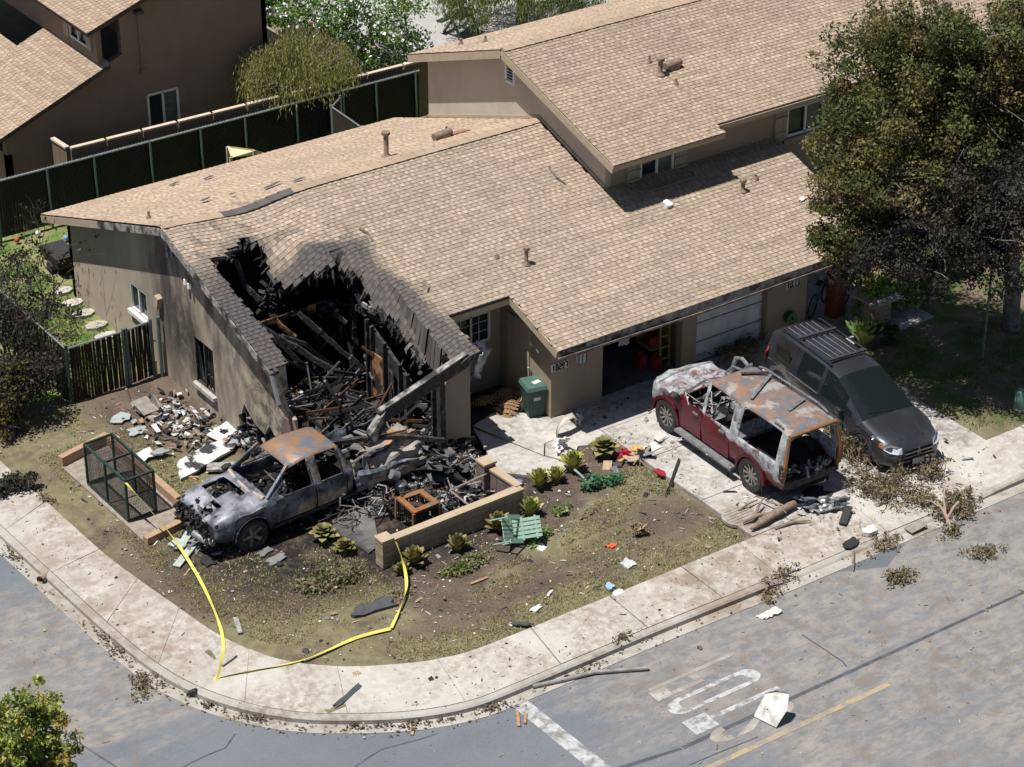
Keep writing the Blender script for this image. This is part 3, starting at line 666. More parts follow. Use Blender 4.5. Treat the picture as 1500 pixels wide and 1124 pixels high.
# garage door, panelled
gd = MB(); gd.bx(3.96, 6.06, -1.62, -1.58, 0, 2.0); door = build('garage_door', gd, mat('garage_door_white', (.62, .63, .65), (.54, .55, .57), 3, .55), house)
for i in range(4):
    for j in range(4):
        x0, z0 = 4.02 + i * .515, .06 + j * .495; b = MB(); b.hexa([(x0, -1.625, z0), (x0 + .46, -1.625, z0), (x0 + .46, -1.625, z0 + .41), (x0, -1.625, z0 + .41), (x0 + .05, -1.645, z0 + .05), (x0 + .41, -1.645, z0 + .05), (x0 + .41, -1.645, z0 + .36), (x0 + .05, -1.645, z0 + .36)]); build('panel', b, MATS['garage_door_white'], door)
    b = MB()
for j in range(1, 4): b = MB(); b.bx(3.97, 6.05, -1.6405, -1.6205, .025 + j * .495, .035 + j * .495); build('panel_joint', b, M_tar, door)
# lights and numbers on the garage piers
def lantern(x, z):
    b = MB(); b.box((x, -1.87, z + .16), (.34, .18, .05)); l = build('wall_lantern', b, M_black, house)
    b = MB(); b.box((x, -1.87, z), (.2, .12, .26)); build('lantern_glass', b, mat('frosted_glass', (.5, .52, .5), (.42, .44, .42), 9, .4), l)
    for dx in (-.1, 0, .1): b = MB(); b.beam((x + dx, -1.935, z - .14), (x + dx, -1.935, z + .14), .015, .015); build('lantern_bar', b, M_black, l)
p = (0.570, -1.790, 1.370); lantern(p[0], p[2]); p = (6.795, -1.790, 1.468); lantern(p[0], p[2])
SEG = {'1': 'bc', '0': 'abcdef', '2': 'abged', '9': 'abcfgd', '7': 'abc', '5': 'afgcd'}
def plate(c, txt, wd):
    b = MB(); h = .14; b.box((c[0], -1.805, c[2]), (wd, .03, h + .05)); pl = build('number_plate', b, mat('plate_white', (.62, .61, .57), (.5, .49, .46), 9, .6), house)
    d = MB(); sp = wd / (len(txt) + .3)
    for i, ch in enumerate(txt):
        x = c[0] - wd / 2 + sp * (i + .65); hw = sp * .28; z0 = c[2] - h / 2; zm = c[2]; z1 = c[2] + h / 2
        S_ = dict(a=((-hw, z1), (hw, z1)), b=((hw, z1), (hw, zm)), c=((hw, zm), (hw, z0)), d=((-hw, z0), (hw, z0)), e=((-hw, zm), (-hw, z0)), f=((-hw, z1), (-hw, zm)), g=((-hw, zm), (hw, zm)))
        for s in SEG[ch]:
            (xa, za), (xb, zb) = S_[s]
            if ch == '1': xa = xb = 0
            d.beam((x + xa, -1.823, za), (x + xb, -1.823, zb), .022, .022)
    build('numerals', d, M_black, pl)
plate((0.026, -1.790, 1.282), '10297', .46); plate((6.828, -1.790, 1.314), '10295', .42)
b = MB(); b.lathe((*(6.733, -1.900, 0.478),), [(.03, -.06), (.16, -.06), (.16, -.04), (.1, -.03), (.1, .03), (.16, .04), (.16, .06), (.03, .06)], 18, 'Y'); hr = tag(build('hose_reel', b, mat('hose_green', (.06, .16, .08), (.04, .1, .05), 8, .6)), 'green hose reel hung on the pier right of the white garage door', 'hose reel')
# ================================================================ upper storey
UF = lambda v: 4.48 + .30 * (v - .5); URV, URZ = 5.0, 4.48 + .30 * 4.5; UB = lambda v: URZ - .36 * (v - URV)
UX0, UX1 = 3.18, 26.0
inU = lambda u, v: not (u > 6.45 and v < .78)
ur = deck('upper_roof', UX0, UX1, .5, URV, UF, M_char, house, inU, st=.4)
deck('roof_deck', UX0, UX1, 9.14, URV, UB, M_char, ur, st=.6)
b = MB()
for u, v, sh in shingles(UX0 - .02, UX1, .46, URV, UF, 1, inU, None, None, (1.0, .97, .95), seed=21): put(b, sh)
for u, v, sh in shingles(UX0 - .02, UX1, 9.18, URV, UB, -1, None, None, None, (1.2, 1.14, 1.1), seed=22, tm=.4): put(b, sh)
build('shingles', b, M_shingle, ur, kind='stuff', vcol=True)
ridge_caps(UX0, 20, URV, URZ + .02, ur)
strip('rake_board', [(UX0, 9.14, UB(9.14)), (UX0, URV, URZ), (UX0, .5, UF(.5))], .05, .19, M_trim, house, .13)
strip('fascia', [(UX0, .5, UF(.5)), (6.45, .5, UF(.5))], .04, .12, M_trim, house, .1); strip('fascia', [(6.45, .78, UF(.78)), (UX1, .78, UF(.78))], .04, .12, M_trim, house, .1)
uz = lambda v: (UF(v) if v < URV else UB(v)) - .1
wallx('upper_side_wall', 3.56, [[(8.84, 2.0), (8.84, uz(8.84)), (URV, uz(URV)), (1.3, uz(1.3)), (1.3, 3.2)]], M_stucco3)
strip('flashing', [(3.545, 8.84, brf(8.84) + .06), (3.545, RV, RZ + .05), (3.545, 1.3, lroof(1.3) + .06)], .03, .08, M_trim, house, 0)
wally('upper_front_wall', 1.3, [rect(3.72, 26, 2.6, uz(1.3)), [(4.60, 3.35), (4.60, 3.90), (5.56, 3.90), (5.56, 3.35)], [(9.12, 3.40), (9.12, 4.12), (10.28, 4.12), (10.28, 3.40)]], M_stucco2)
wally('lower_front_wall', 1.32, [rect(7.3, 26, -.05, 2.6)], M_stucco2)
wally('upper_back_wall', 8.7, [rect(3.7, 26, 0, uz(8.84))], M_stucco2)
def window_y(v, r, par=house, sh=True):
    xa, xb, z0, z1 = r; f = MB()
    for p, q in (((xa, z0), (xa, z1)), ((xa, z1), (xb, z1)), ((xb, z1), (xb, z0)), ((xb, z0), (xa, z0)), (((xa + xb) / 2, z0), ((xa + xb) / 2, z1))): f.beam((p[0], v, p[1]), (q[0], v, q[1]), .045, .06)
    o = build('window', f, M_white, par)
    for k in (0, 1): a, c = xa + (xb - xa) * k / 2, xa + (xb - xa) * (k + 1) / 2; g = MB(); g.quad((a, v + .05, z0), (c, v + .05, z0), (c, v + .05, z1), (a, v + .05, z1)); build('pane', g, M_glass if k == 0 else mat('pane_with_blind', (.16, .18, .17), (.08, .1, .1), 5, .12, stretch=(1, 1, 4)), o)
    if sh:
        for a, c in ((xa - .42, xa - .04), (xb + .04, xb + .42)):
            s = MB()
            for k in range(3): s.bx(a + (c - a) * k / 3 + .004, a + (c - a) * (k + 1) / 3 - .004, v - .05, v - .004, z0 - .08, z1 + .02)
            s.bx(a, c, v - .075, v - .052, z0 + .12, z0 + .18); s.bx(a, c, v - .075, v - .052, z1 - .2, z1 - .14); build('shutter', s, mat('shutter_tan', (.36, .30, .24), (.30, .25, .2), 6, .7), o)
    return o
window_y(1.3, (4.60, 5.56, 3.35, 3.90)); window_y(1.3, (9.12, 10.28, 3.40, 4.12))
b = MB(); b.bx(9.0, 10.6, 1.22, 1.296, 3.22, 3.34); build('sill_board', b, MATS['shutter_tan'], house)
# gable louvre
p = (3.560, 5.122, 5.091); b = MB()
for s_ in ((-.17, -.24, -.17, .24), (-.17, .24, .17, .24), (.17, .24, .17, -.24), (.17, -.24, -.17, -.24)): b.beam((3.53, p[1] + s_[0], p[2] + s_[1]), (3.53, p[1] + s_[2], p[2] + s_[3]), .06, .06)
lv = build('gable_vent', b, M_white, house)
for k in range(6): b = MB(); b.box((3.535, p[1], p[2] - .19 + k * .076), (.05, .3, .012), (0, .7, 0)); build('louvre', b, M_white, lv)
b = MB(); b.box((3.555, p[1], p[2]), (.01, .3, .44)); build('vent_back', b, M_tar, lv)
# flat saddle under the small window
b = MB(); b.hexa([(4.5, .78, lroof(.78) + .03), (5.9, .78, lroof(.78) + .03), (5.9, 1.3, lroof(1.3) - .02), (4.5, 1.3, lroof(1.3) - .02), (4.5, .78, lroof(.78) + .06), (5.9, .78, lroof(.78) + .06), (5.9, 1.3, lroof(.78) + .09), (4.5, 1.3, lroof(.78) + .09)]); build('roof_saddle', b, mat('rolled_roofing', (.30, .25, .2), (.22, .18, .15), 3, .9), house)
# pipes and vents on the roofs
def vent(p, h, r, zoff=0, cap=True, m=None):
    b = MB(); z = p[2] - .05; b.lathe((p[0], p[1], z), [(r * 2.2, .06), (r * 1.2, .12), (r, .14), (r, h)] + ([(r * 1.7, h), (r * 1.7, h + .07), (.01, h + .09)] if cap else [(.001, h)]), 10); build('roof_vent', b, m or M_pipe, house, smooth=40)
M_pipe = mat('painted_pipe', (.27, .20, .145), (.16, .12, .09), 8, .7)
vent((0.302, -0.129, 3.026), .42, .045); vent((-0.198, 0.304, 3.162), .12, .03, cap=False); vent((6.676, -0.008, 3.064), .3, .05); vent((7.284, 0.247, 3.144), .1, .04, cap=False)
def onb(px_pt): return px_pt
vent((*(-0.328, 4.678, 4.045)[:2], (-0.328, 4.678, 4.045)[2]), .62, .06); vent((-6.215, 5.391, 3.796), .22, .03, cap=False); vent((1.771, 5.294, 3.830), .3, .03, cap=False)
vent((6.309, 2.806, 5.172), .42, .06); vent((6.347, 3.291, 5.317), .24, .03, cap=False); vent((6.449, 2.369, 5.041), .2, .03, cap=False)
vent((4.104, 8.129, 4.704), .22, .04, cap=False); vent((4.308, 7.326, 4.993), .22, .03, cap=False)
for q, yaw in (((6.767, 2.913, 5.204), .4), ((1.502, 5.064, 3.910), .3), ((15.144, 2.335, 5.030), .3)):
    b = MB(); b.tube([(q[0] - .28 * math.cos(yaw), q[1] - .28 * math.sin(yaw) * .4, q[2] + .1), (q[0] + .25 * math.cos(yaw), q[1], q[2] + .13)], .1, 10); b.box((q[0], q[1], q[2] + .04), (.3, .25, .1)); build('hooded_vent', b, M_pipe, house, smooth=40)
q = (1.987, 5.202, 3.862); b = MB(); b.box((q[0], q[1], q[2] + .03), (.6, .35, .02), (-.33, 0, 0)); build('flashing_patch', b, mat('red_primer', (.36, .15, .11), (.3, .17, .12), 4, .8), house)
# ================================================================ fences
def chain_fence(A, B_, h, posts, par, slat_m, rail_m, slat_w, gap, z0=0.0, dia=True):
    """posts list of t; slats are separate parts up to the first 300"""
    A, B_ = Vector(A), Vector(B_); L = (B_ - A).length; d = (B_ - A) / L; n = V(-d.y, d.x, 0)
    b = MB(); b.tube([A + V(0, 0, h), B_ + V(0, 0, h)], .028, 8); build('top_rail', b, rail_m, par)
    for t in posts:
        p = A + d * L * t; b = MB(); b.tube([p + V(0, 0, -.05), p + V(0, 0, h + .05)], .035, 8); b.lathe(p + V(0, 0, h + .05), [(.045, 0), (.04, .03), (.001, .05)], 8); build('post', b, rail_m if rail_m is not M_galv else M_post, par)
    return A, d, n, L
M_post = mat('green_grey_post', (.13, .19, .18), (.10, .15, .145), 6, .5, .3)
M_net = mat('black_privacy_slat', (.008, .009, .010), (.014, .015, .016), 3, .6)
def privacy_slats(A, d, n, L, h, wd, par, m, diag=False, z0=.04):
    k = int(L / wd); me = None
    for i in range(k):
        b = MB() if me is None else None
        if me is None:
            b.box((0, 0, (h - z0) / 2), (wd * .93, .012, h - z0)); o = build('slat', b, m, par, local=True); me = o.data
        else: o = link('slat', me, par)
        p = A + d * (i + .5) * wd; o.location = Vector((p.x, p.y, p.z + z0)) - ORG[par]; o.rotation_euler = (0, 0, math.atan2(d.y, d.x) + R.uniform(-.06, .06))
def knuckles(A, d, L, h, par, m, sp=.09):
    b = MB(); i = 0
    while i * sp < L:
        p = A + d * i * sp; b.beam(p + V(0, 0, h - .02), p + V(0, 0, h + .055), .014, .014); i += 1
    build('knuckle_wires', b, m, par, kind='stuff')
def diamond(A, d, n, L, h, par, m, sp=.16, r=.004):
    b = MB(); k = int((L + h) / sp)
    for i in range(k):
        for sg in (1, -1):
            x0 = i * sp if sg < 0 else i * sp - h; x1 = x0 + sg * h if sg > 0 else x0 - h
            a0, a1 = (x0, 0), (x1, h)
            pts = []
            for (xa, za), (xb, zb) in ((a0, a1),):
                t0, t1 = 0, 1
                if xa < 0: t0 = (0 - xa) / (xb - xa)
                if xb < 0: t1 = (0 - xa) / (xb - xa)
                if xa > L: t0 = max(t0, (L - xa) / (xb - xa))
                if xb > L: t1 = min(t1, (L - xa) / (xb - xa))
                if t1 - t0 < .02: continue
                P = lambda t: A + d * (xa + (xb - xa) * t) + V(0, 0, za + (zb - za) * t) - n * .02
                b.beam(P(t0), P(t1), r * 2, r * 2)
    build('wire_mesh', b, m, par, kind='stuff')
FV = 13.62; FH = 1.62
bf = thing('privacy_fence', (-8, FV, 0), 'long black privacy slat chain link fence behind the burned house', 'fence')
A, d, n, L = chain_fence((-9.5, FV, 0), (6.35, FV, 0), FH, [0.0], bf, M_net, M_galv, .1, 0)
for x in (-6.5, -5.05, -3.72, -2.1, -.6, .75, 2.35, 3.42, 3.83, 4.9, 6.2): b = MB(); b.tube([(x, FV - .06, -.05), (x, FV - .06, FH + .04)], .033, 8); build('post', b, M_post, bf)
privacy_slats(A, d, n, L, FH - .03, .075, bf, M_net); knuckles(A, d, L, FH, bf, M_galv); diamond(A, d, n, L, FH, bf, mat('dark_wire', (.05, .055, .055), (.035, .04, .04), 5, .5, .5), .17, .0035)
# angled chain link corner by the fence
cg = thing('chain_link_return', (3.9, 12.4, 0), 'short angled chain link return standing out from the black privacy fence', 'fence')
P0, P1, P2 = V(*(3.046, 12.870, 1.600)), V(*(3.547, 13.264, 1.620)), V(*(2.978, 11.190, 1.600))
for a_, b_ in ((P0, P1), (P0, P2)):
    q = MB(); q.tube([a_, b_], .025, 7); build('top_rail', q, M_galv, cg)
    a2 = V(a_.x, a_.y, 0); dd = V(b_.x - a_.x, b_.y - a_.y, 0); LL = dd.length; dd = dd / LL
    privacy_slats(a2, dd, None, LL, 1.55, .09, cg, mat('brown_slat', (.05, .04, .033), (.03, .025, .02), 5, .7))
for a_ in (P0, P1, P2): q = MB(); q.tube([(a_.x, a_.y, 0), (a_.x, a_.y, a_.z + .06)], .035, 8); build('post', q, M_galv, cg)
# slatted gate and side fence on the left
M_bslat = mat('dark_brown_slat', (.022, .018, .015), (.011, .009, .008), 6, .75)
SX, SY, SH = -8.72, 4.95, 1.42
sf = thing('slat_fence', (SX, SY, 0), 'brown slat chain link fence and gate between the left yard corner and the gable wall', 'fence')
def slatrun(A, B_, h, wd, par, m, miss=()):
    A, B_ = Vector(A), Vector(B_); L = (B_ - A).length; d = (B_ - A) / L; k = int(L / wd)
    for i in range(k):
        if i in miss: continue
        b = MB(); hh = h - .04 + R.uniform(-.03, .03); b.box((0, 0, hh / 2), (wd * .86, .012, hh), (R.uniform(-.02, .02), R.uniform(-.025, .025), 0)); o = build('slat', b, m, par, local=True)
        p = A + d * (i + .5) * wd; o.location = p + V(0, 0, .02) - ORG[par]; o.rotation_euler = (0, 0, math.atan2(d.y, d.x) + R.uniform(-.12, .12))
    b = MB(); b.tube([A + V(0, 0, h), B_ + V(0, 0, h)], .025, 7); build('top_rail', b, M_galv, par)
    for p in (A, B_): b = MB(); b.tube([p, p + V(0, 0, h + .06)], .04, 8); build('post', b, M_post, par)
slatrun((SX, SY, 0), (-7.3, SY + .02, 0), SH, .072, sf, M_bslat, (0,)); slatrun((-7.22, SY + .02, 0), (-6.56, SY + .1, 0), SH, .062, sf, M_bslat)
b = MB(); b.tube([(-6.42, SY - .02, 0), (-6.42, SY - .02, SH + .12)], .045, 8); build('post', b, M_post, sf)
b = MB(); b.tube([(-6.5, SY + .1, 0.02), (-6.5, SY + .1, .35)], .02, 6); b.tube([(-6.54, SY + .1, .9), (-6.40, SY, .9)], .02, 6); build('gate_latch', b, M_galv, sf)
lf = thing('side_fence', (SX, SY, 0), 'brown slatted chain link side fence running back from the slat gate corner', 'fence')
slatrun((SX, SY, 0), (-8.72, 11.5, 0), SH, .075, lf, M_bslat); knuckles(V(SX, SY, 0), V(0, 1, 0), 6.5, SH, lf, M_galv, .12)
# tan panelled wall behind the black fence
wf = thing('tan_panel_fence', (-4, 14.1, 0), 'tan panel fence with pale cap between the black fence and the brown neighbour house', 'fence')
M_pan = mat('tan_panel', (.20, .145, .11), (.165, .12, .09), 3, .85); M_cap = mat('pale_cap', (.56, .47, .37), (.5, .42, .33), 4, .8)
def panelrun(A, B_, h, n_, par):
    A, B_ = Vector(A), Vector(B_)
    for i in range(n_):
        a, c = A.lerp(B_, i / n_ + .006), A.lerp(B_, (i + 1) / n_ - .006); b = MB(); b.beam((a.x, a.y, h / 2), (c.x, c.y, h / 2), .06, h, up=(0, 0, 1)); build('panel', b, M_pan, par)
        b = MB(); b.beam((a.x, a.y, h + .02), (c.x, c.y, h + .02), .13, .05); build('cap', b, M_cap, par)
panelrun((-4.08, 14.25, 0), (2.15, 14.1, 0), 1.68, 6, wf); panelrun((2.5, 14.1, 0), (7.3, 14.05, 0), 1.68, 4, wf); panelrun((-4.15, 15.1, 0), (-4.1, 14.33, 0), 1.68, 2, wf)
# ================================================================ brown neighbour house
NV = 15.6
nh = thing('neighbour_house', (0, NV, 0), 'brown stucco house with stepped shingle roofs behind the fences', 'house')
XR = 2.68; kx = .39
def nz1(x): return (-2.0 * 0 + 4.55 + (x + .25) * .37)        # main rake, falls towards -x
pts = []
rk = lambda p: (p[0], p[2])
ru = (-1.217, 15.300, 4.834); rl = (-2.792, 15.300, 4.274); la = (-2.004, 15.300, 3.369); lb = (-5.112, 15.300, 2.117)
sl_ = (ru[2] - rl[2]) / (ru[0] - rl[0]); sl2 = (la[2] - lb[2]) / (la[0] - lb[0])
ridge_x = XR + .2; rzt = ru[2] + sl_ * (ridge_x - ru[0])
win = (*XZ((-1.076, 15.600, 1.991)), *XZ((-0.182, 15.600, 0.949)))
ext = lb[0] - .15
ow = [(XR, -.05), (XR, rzt - .25), (la[0] + .28, la[2] + .35 + .9), (la[0] + .28, la[2] - .05), (ext, lb[2] + sl2 * (ext - lb[0]) - .12), (ext, -.05)]
b = MB(); b.slab([ow, [(win[0], win[3]), (win[0], win[1]), (win[2], win[1]), (win[2], win[3])]], lambda x, z: (x, NV, z), (0, .2, 0)); build('gable_wall', b, M_neigh, nh)
# roofs: planes rising towards +x, ridges along y
def nroof(name, xe, xr, ze, sl, y0, y1, seed):
    zf = lambda x: ze + sl * (x - xe)
    d_ = MB(); d_.hexa([(xe, y0, ze - .14), (xr, y0, zf(xr) - .14), (xr, y1, zf(xr) - .14), (xe, y1, ze - .14), (xe, y0, ze - .02), (xr, y0, zf(xr) - .02), (xr, y1, zf(xr) - .02), (xe, y1, ze - .02)]); r = build('roof', d_, mat('dark_fascia', (.09, .065, .05), (.07, .05, .04), 4, .8), nh)
    q = MB()
    for u, v, sh in shingles(y0 - .03, y1, xe - .04, xr, zf, 1, None, None, None, (1.0, .95, .92), seed=seed, axis='u'):
        for p4, c in sh:
            if p4[2] == p4[3]: q.tri(p4[2], p4[1], p4[0], c)
            else: q.quad(*p4[::-1], c)
    build('shingles', q, M_shingle, r, kind='stuff', vcol=True); return zf
Y0 = 15.3
zA = nroof('roof', rl[0], ridge_x, rl[2], sl_, Y0, 30, 31)
zB = nroof('roof', lb[0] - .6, la[0] - .22, lb[2] - sl2 * .6, sl2, Y0, Y0 + 3.55, 32)
zC = nroof('roof', -5.2, rl[0] - .42, 2.05, sl_, Y0 + 3.75, 30, 33)
# recessed upper wall with window facing -x
xw = rl[0] + .35
b = MB(); b.slab([[(NV, la[2] - .2), (NV, zA(xw) - .12), (30, zA(xw) - .12), (30, la[2] - .2)], [(NV + .55, la[2] + .15), (NV + .55, zA(xw) - .28), (NV + 1.55, zA(xw) - .28), (NV + 1.55, la[2] + .15)]], lambda y, z: (xw, y, z), (.15, 0, 0)); build('upper_wall', b, M_neigh, nh)
f = MB(); a_, c_, zl, zh = NV + .55, NV + 1.55, la[2] + .15, zA(xw) - .28
for p, q in (((a_, zl), (a_, zh)), ((a_, zh), (c_, zh)), ((c_, zh), (c_, zl)), ((c_, zl), (a_, zl)), (((a_ + c_) / 2, zl), ((a_ + c_) / 2, zh))): f.beam((xw, *p), (xw, *q), .04, .05)
wo = build('window', f, M_white, nh); g = MB(); g.quad((xw + .05, a_, zl), (xw + .05, c_, zl), (xw + .05, c_, zh), (xw + .05, a_, zh)); build('pane', g, M_glass, wo)
for a2, c2 in ((a_ - .3, a_ - .04), (c_ + .04, c_ + .34)): g = MB(); g.bx(xw - .05, xw - .005, a2, c2, zl - .05, zh); build('shutter', g, MATS['shutter_tan'], wo)
window_y(NV, (win[0], win[2], win[3], win[1]), nh, False)
b = MB(); b.slab([[(Y0 + 3.8, .2), (Y0 + 3.8, 2.6), (30, 2.6), (30, .2)]], lambda y, z: (-4.9, y, z), (.15, 0, 0)); build('wing_wall', b, M_neigh, nh)
b = MB(); b.slab([[(-4.9, 0), (-4.9, 2.1), (rl[0] - .4, zC(rl[0] - .4) - .12), (rl[0] - .4, 0)]], lambda x, z: (x, Y0 + 4.0, z), (0, .15, 0)); build('wing_gable', b, M_neigh, nh)
b = MB(); b.slab([[(NV, -.05), (NV, rzt), (30, rzt), (30, -.05)]], lambda y, z: (XR, y, z), (-.15, 0, 0)); build('end_wall', b, M_neigh, nh)
b = MB(); b.slab([[(NV, -.05), (NV, 1.3), (Y0 + 3.9, 1.3), (Y0 + 3.9, -.05)]], lambda y, z: (ext, y, z), (.15, 0, 0)); build('side_wall', b, M_neigh, nh)
p = (-1.196, 15.600, 4.431); q = (-1.197, 15.600, 2.749); b = MB(); b.beam((p[0], NV - .03, p[2]), (q[0], NV - .03, q[2]), .03, .03); build('conduit', b, M_neigh, nh)
b = MB(); b.box((p[0], NV - .1, p[2]), (.22, .2, .1)); build('wall_lamp', b, M_tar, nh); b = MB(); b.box((q[0], NV - .05, q[2]), (.1, .1, .12)); build('junction_box', b, M_neigh, nh)
b = MB(); b.hexa([(3.4, 17.5, 1.9), (4.6, 17.5, 1.5), (4.6, 22, 1.5), (3.4, 22, 1.9), (3.4, 17.5, 2.0), (4.6, 17.5, 1.6), (4.6, 22, 1.6), (3.4, 22, 2.0)]); build('porch_roof', b, mat('porch_shingle', (.42, .33, .25), (.34, .26, .2), 9, .9), nh)
# sun-bleached playhouse awning behind the roof
ph = thing('playhouse', (*(0.391, 13.171), 0), 'small pale yellow playhouse roof showing between the black fence and the house roof', 'playhouse')
c0, c1, c2, c3 = (V(*(-0.055, 13.135, 1.150)), V(*(-0.096, 12.901, 0.950)), V(*(0.719, 12.652, 0.950)), V(*(0.415, 12.538, 1.150)))
b = MB(); b.hexa([c1 - V(0, 0, .05), c2 - V(0, 0, .05), c3 - V(0, 0, .05), c0 - V(0, 0, .05), c1, c2, c3, c0]); build('roof', b, mat('cream_plastic', (.68, .62, .38), (.6, .54, .32), 4, .6), ph)
for q in (c0, c1, c2, c3): b = MB(); b.beam((q.x, q.y, 0), (q.x, q.y, q.z - .03), .07, .07); build('post', b, M_trim, ph)
# ================================================================ vegetation
def leafcloud(b, centre, rad, n, size, cols, flat=.0, droop=0.0, rnd=R, shell=.55, elong=1.6):
    cx, cy, cz = centre
    for _ in range(n):
        while True:
            p = V(rnd.uniform(-1, 1), rnd.uniform(-1, 1), rnd.uniform(-1, 1))
            if .01 < p.length < 1: break
        p = p.normalized() * (shell + (1 - shell) * rnd.random()) if rnd.random() < .75 else p
        q = V(cx + p.x * rad[0], cy + p.y * rad[1], cz + p.z * rad[2])
        a = V(rnd.gauss(0, 1), rnd.gauss(0, 1), rnd.gauss(0, 1) * (1 - flat) - droop).normalized(); t = a.cross(V(rnd.gauss(0, 1), rnd.gauss(0, 1), rnd.gauss(0, 1))).normalized()
        s = size * rnd.uniform(.6, 1.4); c = cols[min(len(cols) - 1, int(rnd.random() * len(cols)))]; k = rnd.uniform(.75, 1.3); c = [x * k for x in c]
        b.add([q - a * s * elong / 2, q + t * s / 2, q + a * s * elong / 2, q - t * s / 2], [(0, 1, 2, 3)], c)
def limb(b, p, q, r0, r1, n=5, wob=.12, seg=5):
    p, q = Vector(p), Vector(q); L = (q - p).length
    pts = [p.lerp(q, i / seg) + (V(R.gauss(0, 1), R.gauss(0, 1), R.gauss(0, .6)) * wob * L / seg if 0 < i < seg else V(0, 0, 0)) for i in range(seg + 1)]
    b.tube(pts, [r0 + (r1 - r0) * i / seg for i in range(seg + 1)], n); return pts
OL = [(.135, .12, .038), (.16, .13, .045), (.092, .096, .03), (.185, .14, .058), (.11, .10, .036)]
GR = [(.082, .105, .03), (.11, .125, .036), (.06, .08, .022)]
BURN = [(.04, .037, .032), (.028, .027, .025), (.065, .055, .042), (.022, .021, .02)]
def big_tree():
    base = V(*(11.317, -4.690), 0); t = thing('scorched_tree', base, 'large olive and brown tree with a blackened lower crown beside the right roof', 'tree')
    tr = MB(); fork = base + V(-.25, .1, 2.6)
    limb(tr, base, fork, .22, .17, 9, .03)
    tips = []
    # crown clumps given by where they hang over the roof, the van and the lawn: (x, y, z, r, kind)
    cl = [(*(7.430, -2.966, 6.700), .85, 0), (*(8.151, -2.939, 7.500), 1.0, 0), (*(7.981, -3.930, 8.100), .95, 1), (*(8.302, -4.390, 7.700), 1.0, 0), (*(7.669, -4.189, 6.900), 1.15, 0), (*(7.019, -3.997, 6.100), .9, 0), (*(6.910, -3.038, 5.700), .62, 0), (*(7.925, -5.235, 8.300), .8, 1), (*(8.728, -5.294, 7.900), .8, 2), (*(9.353, -5.491, 7.900), .85, 2), (*(10.377, -4.859, 8.100), .8, 1),
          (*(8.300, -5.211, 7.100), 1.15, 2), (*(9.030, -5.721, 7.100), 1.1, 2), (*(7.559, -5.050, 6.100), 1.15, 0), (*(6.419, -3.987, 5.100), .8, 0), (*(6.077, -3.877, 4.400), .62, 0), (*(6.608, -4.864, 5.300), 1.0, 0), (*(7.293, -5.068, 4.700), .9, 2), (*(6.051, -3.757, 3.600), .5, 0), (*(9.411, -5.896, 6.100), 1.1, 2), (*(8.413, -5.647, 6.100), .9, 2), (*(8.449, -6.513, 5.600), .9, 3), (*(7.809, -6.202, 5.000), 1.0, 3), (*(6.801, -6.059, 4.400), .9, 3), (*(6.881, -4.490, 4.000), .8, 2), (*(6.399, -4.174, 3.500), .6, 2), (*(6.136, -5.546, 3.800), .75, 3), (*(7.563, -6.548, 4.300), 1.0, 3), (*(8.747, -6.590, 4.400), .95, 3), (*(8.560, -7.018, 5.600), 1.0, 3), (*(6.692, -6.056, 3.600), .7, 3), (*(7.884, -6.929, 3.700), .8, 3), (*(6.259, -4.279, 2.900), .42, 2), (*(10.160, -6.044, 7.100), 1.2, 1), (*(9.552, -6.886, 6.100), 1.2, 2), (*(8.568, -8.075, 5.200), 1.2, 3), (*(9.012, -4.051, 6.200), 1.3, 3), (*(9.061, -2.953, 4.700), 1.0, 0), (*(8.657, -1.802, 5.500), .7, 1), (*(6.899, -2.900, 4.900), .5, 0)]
    cr = MB(); rr = random.Random(9)
    for x, y, z, r_, k in cl:
        c = V(x, y, z); mid = fork.lerp(c, .5) + V(0, 0, .3)
        pts = limb(tr, fork, mid, .10, .06, 5, .12); pts = limb(tr, mid, c, .055, .02, 5, .2)
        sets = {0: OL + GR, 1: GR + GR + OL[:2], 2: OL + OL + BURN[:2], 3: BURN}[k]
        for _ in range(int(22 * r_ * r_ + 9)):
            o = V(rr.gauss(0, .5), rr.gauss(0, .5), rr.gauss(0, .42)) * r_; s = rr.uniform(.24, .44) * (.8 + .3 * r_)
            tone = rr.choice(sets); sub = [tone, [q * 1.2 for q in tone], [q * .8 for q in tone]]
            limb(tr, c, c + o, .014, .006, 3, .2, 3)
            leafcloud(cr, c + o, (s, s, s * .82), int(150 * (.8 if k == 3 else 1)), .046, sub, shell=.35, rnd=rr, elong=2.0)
        if k >= 2:
            for _ in range(9): o = V(rr.gauss(0, .6), rr.gauss(0, .6), rr.gauss(0, .5)) * r_; limb(tr, c, c + o * 1.3, .016, .004, 3, .25, 4)
    build('trunk', tr, M_bark, t, smooth=50); build('crown', cr, M_leaf, t, vcol=True)
big_tree()
